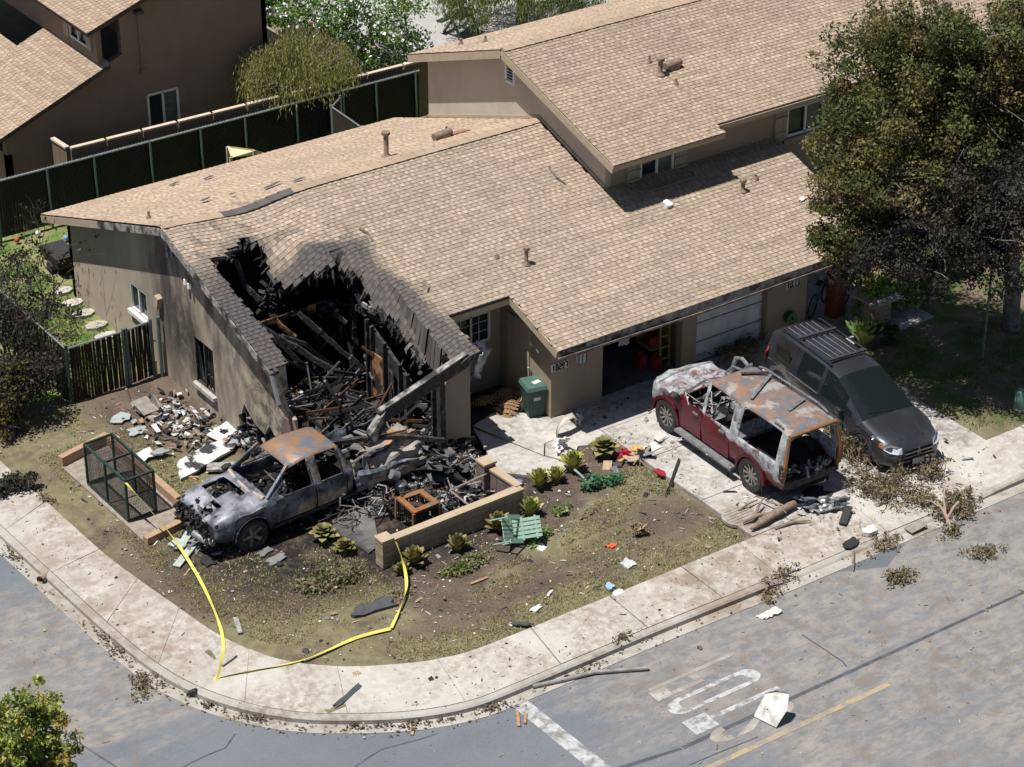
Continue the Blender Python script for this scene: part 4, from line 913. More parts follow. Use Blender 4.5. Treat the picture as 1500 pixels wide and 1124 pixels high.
def bush(name, c, rad, n, size, cols, label, cat='shrub', stems=8, clumps=14, group=None, seed=1, elong=1.8, droop=0):
    t = thing(name, (c[0], c[1], 0), label, cat, group); rr = random.Random(seed); cr = MB(); st = MB()
    for _ in range(clumps):
        while True:
            o = V(rr.uniform(-1, 1), rr.uniform(-1, 1), rr.uniform(-.7, 1))
            if o.length < 1: break
        q = V(c[0] + o.x * rad[0] * .8, c[1] + o.y * rad[1] * .8, c[2] + o.z * rad[2] * .8); tone = rr.choice(cols); s = rr.uniform(.3, .5)
        leafcloud(cr, q, (rad[0] * s, rad[1] * s, rad[2] * s), n // clumps, size, [tone, [x * 1.25 for x in tone]] + cols[:1], shell=.3, rnd=rr, elong=elong, droop=droop)
        if stems: limb(st, (c[0], c[1], 0), q, .02, .008, 4, .1, 4)
    build('crown', cr, M_leaf, t, vcol=True)
    if stems: build('stem', st, M_bark, t)
    return t
HG = [(.18, .29, .05), (.11, .19, .035), (.23, .34, .08)]
x, y, z = (9.537, -3.040, 0.600); bush('hedge', (9.7, -2.3, .55), (1.5, .55, .6), 3400, .07, HG, 'bright green clipped hedge beneath the scorched tree', 'hedge', seed=3, clumps=26)
bush('hedge', (11.6, -1.8, .55), (1.2, .6, .6), 1800, .07, [(.05, .085, .018), (.08, .12, .03)], 'darker hedge end behind the tree trunk at the right edge', 'hedge', seed=4, clumps=16)
q = (8.346, -3.566); bush('mounded_shrub', (q[0], q[1], .25), (.38, .38, .3), 900, .05, [(.05, .085, .02), (.07, .11, .03)], 'dark green mounded shrub below the agave by the van', seed=5, stems=4, clumps=8)
# weeping tree behind the fence
def weeping(c, label, rad, n, cols, trunkh, name='weeping_tree', size=.05, droop=1.0):
    t = thing(name, (c[0], c[1], 0), label, 'tree'); rr = random.Random(17); tr = MB(); cr = MB()
    top = V(c[0], c[1], trunkh); limb(tr, (c[0], c[1], 0), top, .2, .12, 8, .05)
    for k in range(n):
        a = rr.uniform(0, 6.283); r_ = rad[0] * math.sqrt(rr.random()); e = V(c[0] + r_ * math.cos(a), c[1] + rad[1] / rad[0] * r_ * math.sin(a), trunkh + rad[2] * (1 - (r_ / rad[0]) ** 2) * rr.uniform(.55, 1.05))
        e.z += .4 * noise.noise((e.x * 1.3, e.y * 1.3, 3)); e.x += .3 * noise.noise((e.z * 2, e.y * 2, 1))
        if k % 4 == 0: limb(tr, top - V(0, 0, .3), e, .03, .008, 4, .15, 4)
        tone = rr.choice(cols); ln = rr.uniform(.4, .9) * droop
        for j in range(40):
            f = rr.random(); q = e + V(rr.gauss(0, .13), rr.gauss(0, .13), -f * ln); ax = V(rr.gauss(0, .35), rr.gauss(0, .35), -1).normalized(); tt = ax.cross(V(rr.gauss(0, 1), rr.gauss(0, 1), 0)).normalized(); s = size * rr.uniform(.5, 1.1); kk = rr.uniform(.7, 1.35)
            cr.add([q, q + ax * s * 2 + tt * s * .35, q + ax * s * 4.2, q + ax * s * 2 - tt * s * .35], [(0, 1, 2, 3)], [x * kk for x in tone])
    build('trunk', tr, M_bark, t, smooth=50); build('crown', cr, M_leaf, t, vcol=True); return t
weeping((2.985, 14.664, 2.300)[:2], 'yellow-green feathery weeping tree beside the brown house', (1.7, 1.4, 1.15), 620, [(.36, .33, .11), (.27, .27, .09), (.40, .36, .15), (.22, .24, .09)], 2.15, size=.034)
weeping((12.9, 17.9), 'drooping willow-like tree with a dark trunk over the playground', (2.9, 2.0, 1.0), 760, [(.19, .23, .07), (.14, .18, .06), (.24, .27, .1)], 2.0, 'willow_tree', droop=1.7)
# flowering hedge
def flower_hedge():
    t = thing('flowering_hedge', (7.6, 18.2, 0), 'tall green hedge covered in white blossoms beyond the fences', 'hedge'); rr = random.Random(3); cr = MB(); fl = MB(); st = MB()
    for k in range(150):
        f = rr.random(); c = V(4.9 + 3.5 * f + rr.gauss(0, .35), 18.6 - 1.9 * f + rr.gauss(0, .45) + rr.choice((0, 1.4)), rr.uniform(.25, 2.5)); tone = rr.choice([(.13, .24, .045), (.09, .18, .03), (.18, .30, .07), (.06, .12, .02)])
        leafcloud(cr, c, (.42, .42, .38), 90, .062, [tone, [x * 1.25 for x in tone]], shell=.4, rnd=rr, elong=1.8)
        if k % 8 == 0: limb(st, (4.9 + 3.5 * f, 18.6 - 1.9 * f, .05), c, .03, .012, 4, .1, 4)
        if c.z > .7 and rr.random() < .85: leafcloud(fl, c + V(-.15, -.2, .22), (.36, .36, .25), rr.randint(8, 20), .095, [(.78, .75, .76), (.7, .62, .66), (.8, .8, .8)], rnd=rr, elong=1.0)
        if rr.random() < .1: leafcloud(fl, c + V(-.2, -.25, .1), (.3, .3, .25), 2, .09, [(.6, .13, .07)], rnd=rr, elong=1)
    st.tube([(4.6, 18.8, .05), (8.6, 16.6, .05)], .05, 5); build('crown', cr, M_leaf, t, vcol=True); build('blossoms', fl, M_vcol, t, vcol=True, kind='stuff'); build('stem', st, M_bark, t)
flower_hedge()
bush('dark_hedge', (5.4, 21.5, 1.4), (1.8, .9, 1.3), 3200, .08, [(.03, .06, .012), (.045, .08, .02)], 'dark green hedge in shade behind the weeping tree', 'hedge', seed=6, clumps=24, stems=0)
# near tree top at the lower left
def near_tree():
    base = V(-15.2, -8.6, -.13); t = thing('green_tree', base, 'bright yellow-green tree top rising at the lower left corner', 'tree'); rr = random.Random(31); tr = MB(); cr = MB(); fork = base + V(0, 0, 1.6); limb(tr, base, fork, .14, .11, 8, .03)
    for x, y, z, r_ in ((*(-15.895, -8.748, 3.200), .45), (*(-16.189, -8.673, 3.000), .42), (*(-15.672, -8.761, 2.800), .36), (*(-16.136, -8.861, 2.600), .5), (*(-15.701, -9.075, 2.400), .38), (*(-16.452, -8.750, 2.600), .5), (*(-16.083, -9.052, 2.200), .5), (*(-16.522, -9.071, 2.200), .6), (*(-15.695, -9.237, 2.000), .38), (*(-16.201, -9.342, 1.800), .6)):
        c = V(x, y, z); limb(tr, fork, c, .05, .015, 5, .15)
        for _ in range(int(7 + 14 * r_)):
            o = V(rr.gauss(0, .5), rr.gauss(0, .5), rr.gauss(0, .45)) * r_; tone = rr.choice([(.26, .31, .055), (.20, .26, .05), (.33, .34, .09), (.14, .19, .04), (.36, .28, .07)]); s = rr.uniform(.12, .22)
            limb(tr, c, c + o, .01, .005, 3, .2, 3); leafcloud(cr, c + o, (s, s, s * .8), 85, .045, [tone, [q * 1.3 for q in tone], [q * .8 for q in tone]], shell=.3, rnd=rr, elong=1.9)
    build('trunk', tr, M_bark, t, smooth=50); build('crown', cr, M_leaf, t, vcol=True)
near_tree()
# burnt shrubs on the left
DK = [(.035, .031, .024), (.05, .044, .03), (.026, .024, .02), (.07, .06, .032)]
def bare(name, c, h, spread, n, label, leaves, seed, cat='shrub', cols=DK, lean=(0, 0), r0=.035, m=None, flatten=1.0):
    t = thing(name, (c[0], c[1], 0), label, cat); rr = random.Random(seed); st = MB(); cr = MB()
    def grow(p, d, L, r_, lev):
        q = p + d * L; pts = [p, p.lerp(q, .5) + V(rr.gauss(0, .06), rr.gauss(0, .06), rr.gauss(0, .04)) * L, q]; st.tube(pts, [r_, r_ * .8, r_ * .6], 4, cap=False)
        if lev == 0 or r_ < .003:
            if leaves: leafcloud(cr, q, (.17, .17, .13), leaves, .05, cols, shell=.1, rnd=rr)
            return
        for _ in range(rr.randint(2, 3)):
            nd = (d + V(rr.gauss(0, .5), rr.gauss(0, .5), rr.gauss(.05, .35))).normalized(); grow(q if rr.random() < .7 else p.lerp(q, .6), nd, L * rr.uniform(.55, .85), r_ * .6, lev - 1)
    for _ in range(n):
        d = V(rr.gauss(0, spread) + lean[0], rr.gauss(0, spread) + lean[1], 1).normalized(); grow(V(c[0] + rr.gauss(0, .02 if n < 4 else .12), c[1] + rr.gauss(0, .02 if n < 4 else .12), 0), d, h * rr.uniform(.3, .42), r0, 4)
    build('stem', st, m or mat('scorched_stem', (.04, .036, .033), (.08, .07, .06), 8, .85), t)
    if leaves: build('crown', cr, M_leaf, t, vcol=True)
bare('burnt_tree', (-9.367, 6.624), 2.5, .3, 6, 'bare blackened young tree at the left edge in front of the side fence', 4, 41, 'tree', lean=(.05, .1))
bare('burnt_tree', (-8.727, 8.572), 2.8, .3, 7, 'blackened leafless thicket at the far left edge behind the singed shrub', 9, 47, 'tree')
bare('burnt_tree', (-8.837, 6.839), 2.2, .35, 6, 'charred brushy sapling clump against the side fence', 9, 48, 'tree')
bare('burnt_tree', (-7.389, 8.889), 2.9, .16, 2, 'thin leafless burnt sapling rising past the gable roof corner', 2, 43, 'tree', r0=.028)
bush('singed_shrub', (*(-9.903, 5.108), .8), (1.35, 1.0, .85), 6500, .055, DK + [(.10, .085, .02)], 'dense singed dark shrub in the left corner below the slat fence', seed=44, clumps=30)
bush('singed_shrub', (*(-10.410, 4.372), .3), (.5, .4, .3), 900, .05, [(.12, .10, .025), (.07, .06, .02)], 'small yellowing singed bush at the far left edge', seed=45, clumps=8, stems=4)
bush('singed_shrub', (*(-11.401, 2.234), .2), (.6, .45, .28), 1500, .045, [(.05, .045, .035), (.075, .065, .05), (.03, .028, .025)], 'grey singed shrub beside the left sidewalk', seed=46, clumps=12, stems=6)
# grass tufts
def grass():
    b = MB(); rr = random.Random(77); n = 0
    yard = lambda x, y: inside_block(x + .45 * (x < -9), y - .6)
    for _ in range(110000):
        x, y = rr.uniform(-10.9, .4), rr.uniform(-8.1, 5)
        if (x > -6.1 and y > -4.4) or (x > -8 and y > -3.2 and x < -2) : continue
        if not (x < -6.45 or y < -4.3): continue
        if x < -10.35 + .55 * sst(-3, -6, y) + (2.0 * sst(-5.2, -7.6, y)): continue
        if y < -4.6 and x < -6: 
            if math.hypot(x + 7.5, y + 4.9) > 3.05 and x < -7.3 and y < -5.2: continue
        g = noise.noise((x * .55, y * .55, 7)) + .35 * noise.noise((x * 1.9, y * 1.9, 2)) + .32
        if -6.6 < x and y > .33 * x - 4.67 + .5 * noise.noise((x * 1.2, y * 1.2, 5)): g -= .8
        if math.hypot(x + .7, y + 6.6) < .9: g -= .3
        if -6.5 < x < -2.5 and -7.3 < y < -6.85: g -= .4
        if x < -6.4 and 3.3 < y: g -= .5
        if g < .02 or rr.random() > .45 + g: continue
        z = soil_z(x, y); h = rr.uniform(.02, .055); a = rr.uniform(0, 6.283); c = rr.choice([(.27, .265, .11), (.33, .29, .14), (.21, .22, .085), (.40, .34, .2), (.29, .30, .115)])
        if rr.random() < .15: c = (.46, .39, .26)
        dx, dy = .014 * math.cos(a), .014 * math.sin(a); lx, ly = rr.gauss(0, .025), rr.gauss(0, .025)
        b.tri((x - dx, y - dy, z - .01), (x + dx, y + dy, z - .01), (x + lx, y + ly, z + h), c); n += 1
        b.tri((x - dy + .015, y + dx, z - .01), (x + dy + .015, y - dx, z - .01), (x - lx + .01, y - ly, z + h * .8), c)
    for _ in range(16000):
        if rr.random() < .55: x, y = rr.uniform(-8.6, -6.4), rr.uniform(5.3, 12.5); c = rr.choice([(.15, .25, .06), (.19, .28, .08), (.36, .32, .18)])
        else: x, y = rr.uniform(7.2, 13), rr.uniform(-8, -4.0); c = rr.choice([(.12, .2, .05), (.16, .23, .06), (.28, .23, .12)])
        if noise.noise((x * .8, y * .8, 1)) < -.15: continue
        z = soil_z(x, y); h = rr.uniform(.03, .09); a = rr.uniform(0, 6.283); dx, dy = .016 * math.cos(a), .016 * math.sin(a)
        b.tri((x - dx, y - dy, z - .01), (x + dx, y + dy, z - .01), (x + rr.gauss(0, .03), y + rr.gauss(0, .03), z + h), c)
    o = build('grass', b, M_leaf, vcol=True, kind='stuff'); o['label'] = 'sparse trampled lawn grass around the house'; o['category'] = 'grass'
grass()
# playground bits beyond the hedge
pb = thing('picnic_table', (*(11.374, 18.846), 0), 'green picnic table on the playground paving beyond the hedge', 'table')
x, y = (11.101, 18.553); b = MB(); b.box((x, y, .72), (.9, .6, .05), (0, 0, .3)); build('table_top', b, M_green, pb)
for s_ in (-.55, .55): b = MB(); b.box((x - s_ * math.sin(.3), y + s_ * math.cos(.3), .45), (.9, .2, .05), (0, 0, .3)); build('bench', b, M_green, pb)
for s_ in (-.35, .35): b = MB(); b.beam((x + s_ - .0, y - .5, .02), (x + s_, y + .1, .7), .06, .06); b.beam((x + s_, y + .5, .02), (x + s_, y - .1, .7), .06, .06); build('leg', b, M_green, pb)
hr_ = thing('play_rail', (*(16.118, 18.166), 0), 'dark green pipe handrail at the top edge beyond the ridge', 'handrail')
b = MB(); b.tube([(13.439, 17.762, 0.800), (14.370, 17.255, 0.800), (14.578, 17.145, 0.700), (15.428, 18.212, 0.000)], .04, 7); b.tube([(13.760, 18.390, 0.400), (14.926, 17.719, 0.400)], .03, 7); build('rail', b, M_green, hr_)
for q, w_ in (((11.025, 21.725), 'nearer the playground'), ((10.760, 21.910), 'nearer the hedge')): b = MB(); b.tube([(*q, 0), (*q, 1.2)], .06, 8); tag(build('bollard', b, M_green, origin=(*q, 0)), 'dark green post at the top edge, the one ' + w_, 'post', 'green posts by the hedge')
b = MB(); pts = [(12.725, 20.005, 0.030), (12.908, 19.589, 0.030), (13.279, 19.186, 0.030), (14.097, 19.046, 0.030), (14.782, 18.712, 0.030), (15.083, 18.141, 0.030)]; b.tube(pts, .06, 6); struct(build('playground_kerb', b, M_white))
def shb(b, c, d, rot, col, j=.4):
    m = Euler(rot).to_matrix(); x, y, z = d[0] / 2, d[1] / 2, d[2] / 2
    b.hexa([m @ V(sx * x * (1 + R.uniform(-j, j)), sy * y * (1 + R.uniform(-j, j)), sz * z * (1 + R.uniform(-j, j))) + Vector(c) for sx, sy, sz in ((-1, -1, -1), (1, -1, -1), (1, 1, -1), (-1, 1, -1), (-1, -1, 1), (1, -1, 1), (1, 1, 1), (-1, 1, 1))], col)
# ================================================================ vehicles
def arr(d): ks = sorted(d); return ks, [d[k] for k in ks]
def car_grid(sp):
    """loft: returns columns (x), rows per column (list of (y,z)) for the left half"""
    xs = set(sp['x'])
    for xw in sp['wheels']:
        for k in range(0, 13): xs.add(round(xw + sp['arch'] * math.cos(math.pi * k / 12), 4))
    xs = sorted(x for x in xs if sp['x'][0] <= x <= sp['x'][-1])
    I = lambda key, x: float(np.interp(x, *arr(sp[key])))
    cols = []
    for x in xs:
        z0 = I('sill', x)
        for xw in sp['wheels']:
            dx = abs(x - xw)
            if dx < sp['arch'] - 1e-6: z0 = max(z0, sp['wz'] + math.sqrt(sp['arch'] ** 2 - dx ** 2))
        zb, zt, wl, wm, wb, wt, ed = I('belt', x), I('top', x), I('wl', x), I('wm', x), I('wb', x), I('wt', x), I('edge', x)
        zm = z0 + (zb - z0) * .45
        cols.append([(wl if z0 < .5 else wm, z0), (wm - .01, z0 + (zm - z0) * .5), (wm, zm), ((wm + wb) / 2 + .015, (zm + zb) / 2 + .05), (wb, zb), ((wb + wt) / 2 + .01, (zb + zt - ed) / 2), (wt, zt - ed), (wt * .82, zt - ed * .3), (wt * .45, zt), (0, zt + ed * .05)])
    return xs, cols
def car_body(sp, cls, dent=None):
    xs, cols = car_grid(sp); parts = {}
    nr = len(cols[0]); d_ = dent or (lambda p: p)
    for i in range(len(xs) - 1):
        for r_ in range(nr - 1):
            k = cls((xs[i] + xs[i + 1]) / 2, r_, 1); k2 = cls((xs[i] + xs[i + 1]) / 2, r_, -1)
            a, b_, c, e = (xs[i], *cols[i][r_]), (xs[i + 1], *cols[i + 1][r_]), (xs[i + 1], *cols[i + 1][r_ + 1]), (xs[i], *cols[i][r_ + 1])
            for kk, s in ((k, 1), (k2, -1)):
                if kk is None: continue
                q = [V(p[0], p[1] * s, p[2]) for p in (a, b_, c, e)]; q = [d_(p) for p in q]
                parts.setdefault(kk, MB()).quad(*(q[::-1] if s > 0 else q))
    for e_, end in ((0, 1), (len(xs) - 1, -1)):
        k = cls(xs[e_] + .001 * end, 'cap', 0)
        if k:
            P = [V(xs[e_], y, z) for y, z in cols[e_]]; Q = [V(p.x, -p.y, p.z) for p in P]
            for r_ in range(nr - 1):
                q = [d_(p) for p in (P[r_], P[r_ + 1], Q[r_ + 1], Q[r_])]; parts.setdefault(k, MB()).quad(*(q if end < 0 else q[::-1]))
    return parts
def weld(mb, dist=.0008):
    bm = bmesh.new(); vs = [bm.verts.new(p) for p in mb.v]; 
    for f in mb.f:
        try: bm.faces.new([vs[i] for i in f])
        except ValueError: pass
    bmesh.ops.remove_doubles(bm, verts=bm.verts, dist=dist); bmesh.ops.dissolve_degenerate(bm, edges=bm.edges, dist=1e-5)
    o = MB(); bm.verts.index_update(); o.v = [tuple(v.co) for v in bm.verts]; o.f = [[v.index for v in f.verts] for f in bm.faces]; o.c = [(1, 1, 1)] * len(o.f); bm.free(); return o
def solid(o, th=.025):
    m = o.modifiers.new('thickness', 'SOLIDIFY'); m.thickness = th; m.offset = -1; return o
def wheel(par, x, y, r_, wd, rimr, spokes, rim_m, tyre_m, side, flat_=0):
    t = bpy.data.objects.new('wheel', None); COL.objects.link(t); t.parent = par; ORG[t] = V(0, 0, 0); t.location = (x, y, r_ - flat_); t.empty_display_size = .1
    if side < 0: t.rotation_euler = (0, 0, math.pi)
    h = wd / 2
    b = MB(); b.lathe((0, 0, 0), [(rimr, -h * .9), (r_ * .93, -h), (r_, -h * .72), (r_, h * .72), (r_ * .93, h), (rimr * 1.03, h * .94), (rimr, h * .75), (rimr * .97, 0)], 32, 'Y'); build('tyre', b, tyre_m, t, smooth=35)
    b = MB(); b.lathe((0, 0, 0), [(rimr, h * .78), (rimr * .93, h * .84), (rimr * .9, h * .55), (rimr * .88, -h * .3), (.0, -h * .3)], 32, 'Y')
    for k in range(spokes):
        a = 2 * math.pi * k / spokes; c, s = math.cos(a), math.sin(a); b.beam((c * .03, h * .5, s * .03), (c * rimr * .93, h * .72, s * rimr * .93), rimr * (.95 / spokes + .06), .03, up=(0, 1, 0), taper=1.15)
    b.lathe((0, 0, 0), [(rimr * .22, h * .45), (rimr * .22, h * .66), (rimr * .15, h * .74), (.001, h * .74)], 14, 'Y'); build('rim', b, rim_m, t, smooth=30)
    return t
M_rim = mat('alloy', (.40, .39, .38), (.22, .21, .2), 9, .4, .85)
M_rimdark = NT('dark_barrel').out((.05, .05, .05), .5, .5)
def tilt(o, loc, rz, rx=0, ry=0): o.location = loc; o.rotation_euler = (rx, ry, rz)
# ---------------- burned red SUV
def m_suv():
    s = NT('burnt_red_paint'); x, y, z = s.xyz(s.obj)
    red = s.mix(s.ramp(s.noise(3, 5, .6, s.obj), .3, .7), (.125, .009, .02), (.085, .006, .014))
    ash = s.mix(s.ramp(s.noise(5, 6, .65, s.obj), .35, .65), (.44, .45, .475), (.19, .195, .21))
    ash = s.mix(s.ramp(s.noise(7, 8, .74, s.obj), .54, .64), ash, (.05, .05, .055)); ash = s.mix(s.ramp(s.noise(3.3, 7, .7, s.obj), .58, .66), ash, (.16, .085, .05))
    rust = s.mix(s.ramp(s.noise(4, 7, .7, s.obj), .36, .62), (.255, .145, .085), (.12, .13, .15))
    rust = s.mix(s.ramp(s.noise(2.2, 5, .6, s.obj), .52, .62), rust, (.30, .28, .265))
    # how far the fire reached: high and rearwards
    h = s.math('ADD', s.math('MULTIPLY', z, 1.25), s.math('MULTIPLY', x, -.22)); h = s.math('ADD', h, s.math('MULTIPLY', s.math('SUBTRACT', s.noise(2.1, 6, .65, s.obj), .5), .75))
    f = s.ramp(h, 1.28, 1.42)
    nose = s.ramp(s.math('ADD', x, s.math('MULTIPLY', s.noise(4, 5, .6, s.obj), .9)), 1.75, 2.25); f = s.math('MAXIMUM', f, s.math('MULTIPLY', nose, s.ramp(z, .5, .75))); hd_ = s.math('MULTIPLY', s.math('MULTIPLY', s.ramp(x, 1.0, 1.1), s.ramp(z, .98, 1.06)), s.ramp(s.noise(2.6, 6, .65, s.obj), .40, .56)); f = s.math('MAXIMUM', f, hd_)
    c = s.mix(f, red, ash); roof_ = s.ramp(z, 1.70, 1.76)
    c = s.mix(roof_, c, rust)
    ro = s.math('ADD', s.math('MULTIPLY', f, .5), .28); s.bump(s.noise(18, 4, .6, s.obj), .25, .02)
    return s.out(c, ro, .1, .5)
M_suv = m_suv()
suv = ltag('burned_suv', 'burned out red SUV with rusted roof and empty windows on the driveway', 'suv')
SS = dict(x=[-2.48, -2.44, -2.38, -2.2, -2.22, -1.82, -1.1, -.96, -.78, -.70, -.1, .18, .26, .80, .95, 1.05, 1.25, 1.6, 1.9, 2.06, 2.14, 2.18], wheels=(-1.49, 1.49), arch=.44, wz=.38,
    sill={-2.48: .5, -2.0: .42, -1.9: .36, 1.9: .36, 2.05: .40, 2.18: .5}, belt={-2.48: 1.05, -1.9: 1.10, .9: 1.08, 1.3: 1.04, 1.9: 1.0, 2.18: .92},
    top={-2.48: 1.72, -2.40: 1.80, -2.0: 1.85, .1: 1.85, .35: 1.80, .62: 1.60, .95: 1.22, 1.05: 1.13, 1.6: 1.10, 1.9: 1.09, 2.18: 1.0},
    wl={-2.48: .74, 2.0: .79, 2.18: .68}, wm={-2.48: .77, -2.0: .83, 2.0: .83, 2.1: .78, 2.18: .70}, wb={-2.48: .76, -2.0: .81, 1.0: .81, 2.0: .78, 2.18: .62},
    wt={-2.48: .62, -2.0: .64, .2: .64, .8: .70, 1.05: .74, 2.0: .70, 2.18: .58}, edge={-2.48: .06, .2: .06, 1.05: .03, 2.18: .03})
def suv_cls(x, r_, s):
    if r_ == 'cap': return 'grille' if x > 0 else None
    if x < -2.44 and r_ in (3, 4, 5): return None if r_ > 3 else 'body'
    if r_ in (4, 5):
        if -2.22 < x < -.96: return None
        if -.70 < x < .18 or .26 < x < .80: return None
    if r_ >= 6 and .35 < x < .95: return None
    if r_ == 5 and .7 < x < .95: return None
    return 'body'
def suv_dent(p):
    if p.x > 1.05 and p.z > .85: p = p + V(0, 0, .09 * noise.noise((p.x * 3, p.y * 3, 0)) + .04 * (p.x > 1.9))
    if p.z > 1.6: p = p + V(0, 0, .012 * noise.noise((p.x * 4, p.y * 4, 2)) - .03 * math.exp(-((p.x + .6) ** 2 + p.y ** 2) * 1.6))
    return p
pp = car_body(SS, suv_cls, suv_dent)
solid(build('body', weld(pp['body']), M_suv, suv, smooth=40), .04)
build('grille', pp['grille'], M_char, suv)
for nm, x0, x1 in (('front_door', .24, 1.05), ('rear_door', -.74, .20)):
    b = MB()
    for s in (1, -1):
        for (za, zb, ya, yb) in ((.42, .74, .838, .842), (.74, 1.05, .842, .828)):
            q = [(x0 + .015, s * ya, za), (x1 - .015, s * ya, za), (x1 - .015, s * yb, zb), (x0 + .015, s * yb, zb)]; b.quad(*(q if s < 0 else q[::-1])) if s < 0 else b.quad(*q[::-1])
        if s > 0: dl = b; b = MB()
    for q in (dl, b): o = solid(build(nm, q, M_suv, suv), .015)
    for s in (1, -1): h_ = MB(); h_.box(((x0 + x1) / 2 - .22, s * .86, .98), (.17, .04, .045)); build('door_handle', h_, M_steel, suv)
for s in (1, -1):
    b = MB(); b.box((0.0, s * .90, .33), (2.0, .16, .06)); build('running_board', b, M_steel, suv)
    for x_ in (-1.49, 1.49): 
        f = MB()
        for k in range(12):
            a0, a1 = math.pi * k / 12, math.pi * (k + 1) / 12; f.hexa([(x_ + rr_ * math.cos(a), s * yy, .38 + rr_ * math.sin(a)) for yy in (.80, .865) for a, rr_ in ((a0, .43), (a1, .43), (a1, .50), (a0, .50))])
        build('arch_trim', f, mat('dark_red_trim', (.09, .006, .014), (.06, .005, .01), 5, .45), suv)
for x_ in (-1.49, 1.49):
    for s in (1, -1): wheel(suv, x_, s * .73, .395, .25, .255, 10, M_rim, M_tyre, s)
b = MB(); b.bx(-2.4, 2.1, -.58, .58, .28, .62); b.bx(-2.35, .9, -.72, .72, .58, .66); build('underbody', b, M_black, suv)
b = MB(); b.lathe((1.05, .95, 1.16), [(.001, -.12), (.07, -.1), (.09, 0), (.07, .1), (.001, .12)], 10, 'X'); b.beam((1.0, .82, 1.1), (1.03, .93, 1.15), .05, .05); build('mirror', b, M_char, suv, smooth=40)
# burnt interior: seat frames, wires, dash
rr = random.Random(4)
for x_, y_ in ((.35, .36), (.35, -.36), (-.55, .4), (-.55, -.4), (-.55, 0)):
    b = MB()
    b.tube([(x_ - .1, y_ - .2, .66), (x_ - .25, y_ - .2, 1.25), (x_ - .25, y_ + .2, 1.25), (x_ - .1, y_ + .2, .66)], .02, 6); b.box((x_ + .1, y_, .74), (.45, .42, .08)); build('seat_frame', b, M_steel if rr.random() < .5 else M_char, suv)
b = MB(); b.bx(.85, 1.1, -.7, .7, .7, 1.0); build('dashboard', b, M_char, suv)
b = MB()
for _ in range(40):
    p = V(rr.uniform(.4, .95), rr.uniform(-.6, .7), rr.uniform(.75, 1.1)); b.tube([p, p + V(rr.gauss(0, .15), rr.gauss(0, .15), rr.gauss(0, .12)), p + V(rr.gauss(0, .2), rr.gauss(0, .2), rr.gauss(.05, .15))], .012, 4)
build('burnt_wires', b, mat('ashy_wire', (.5, .49, .47), (.2, .2, .2), 9, .8), suv, kind='stuff')
b = MB()
for _ in range(60): p = V(rr.uniform(-2.5, -2.2), rr.uniform(-.65, .65), rr.uniform(.62, .8)); shb(b, p, (rr.uniform(.05, .25), rr.uniform(.02, .1), rr.uniform(.015, .05)), (rr.random(), rr.random(), rr.random() * 3), rr.choice([(.05, .05, .05), (.25, .24, .22), (.12, .1, .08), (.4, .4, .4)]))
build('tailgate_debris', b, M_debris, suv, vcol=True, kind='stuff')
# roof rails, loose bars, tailgate frame, hood hinge frame
for s in (1, -1): b = MB(); b.tube([(-2.2, s * .60, 1.83), (-1.9, s * .60, 1.90), (-.1, s * .60, 1.90), (.1, s * .6, 1.85)], .022, 6) if s < 0 else b.tube([(-2.2, s * .60, 1.83), (-2.1, s * .60, 1.86), (-1.9, s * .60, 1.85)], .022, 6); build('roof_rail', b, M_steel, suv)
for a_, c_ in (((-.35, -.55, 1.88), (-.9, .42, 1.87)), ((-1.55, -.5, 1.88), (-1.75, .1, 1.88)), ((.05, -.05, 1.88), (-.25, -.58, 1.88))): b = MB(); b.beam(a_, c_, .07, .025); build('loose_roof_bar', b, M_steel if a_[0] < 0 else M_char, suv)
b = MB()
for s in (1, -1):
    b.tube([(-2.46, s * .76, .7), (-2.50, s * .75, 1.1), (-2.44, s * .63, 1.7)], [.06, .05, .045], 7); 
b.tube([(-2.44, -.63, 1.73), (-2.44, .63, 1.73)], .045, 7); build('tailgate_frame', b, M_rust, suv)
for s in (1, -1): b = MB(); b.box((-2.45, s * .78, .92), (.1, .1, .34)); l = build('tail_lamp_housing', b, M_char, suv); b = MB(); [b.box((-2.5, s * .79, .84 + k * .075), (.03, .09, .03)) for k in range(3)]; build('reflector', b, M_steel, l)
b = MB(); b.tube([(1.3, -.8, 1.05), (1.25, -.88, 1.45), (1.0, -.86, 1.55), (.45, -.8, 1.42)], [.05, .05, .045, .04], 7); b.tube([(1.3, -.62, 1.1), (1.1, -.68, 1.36), (.6, -.62, 1.5)], .03, 6); build('sprung_hood_frame', b, M_steel, suv)
for s in (1, -1): b = MB(); b.beam((1.0, s * .72, 1.17), (.41, s * .625, 1.76), .06, .05); build('windshield_pillar', b, M_steel, suv)
b = MB(); b.hexa([(2.1, -.7, .5), (2.28, -.6, .5), (2.28, .6, .5), (2.1, .7, .5), (2.1, -.7, .72), (2.24, -.6, .66), (2.24, .6, .66), (2.1, .7, .72)]); build('bumper_remains', b, M_char, suv)
b = MB(); b.box((-2.35, -.05, .52), (.22, 1.35, .16)); build('bumper_remains', b, M_char, suv)
b = MB(); b.slab([[(-.12, 0), (.1, .02), (.12, .3), (-.1, .34)]], lambda y, z: (-1.9, .73 + y, .12 + z), (.02, 0, 0)); build('mud_flap', b, M_tyre, suv)
tilt(suv, (2.36, -5.23, .005), math.radians(88.7))
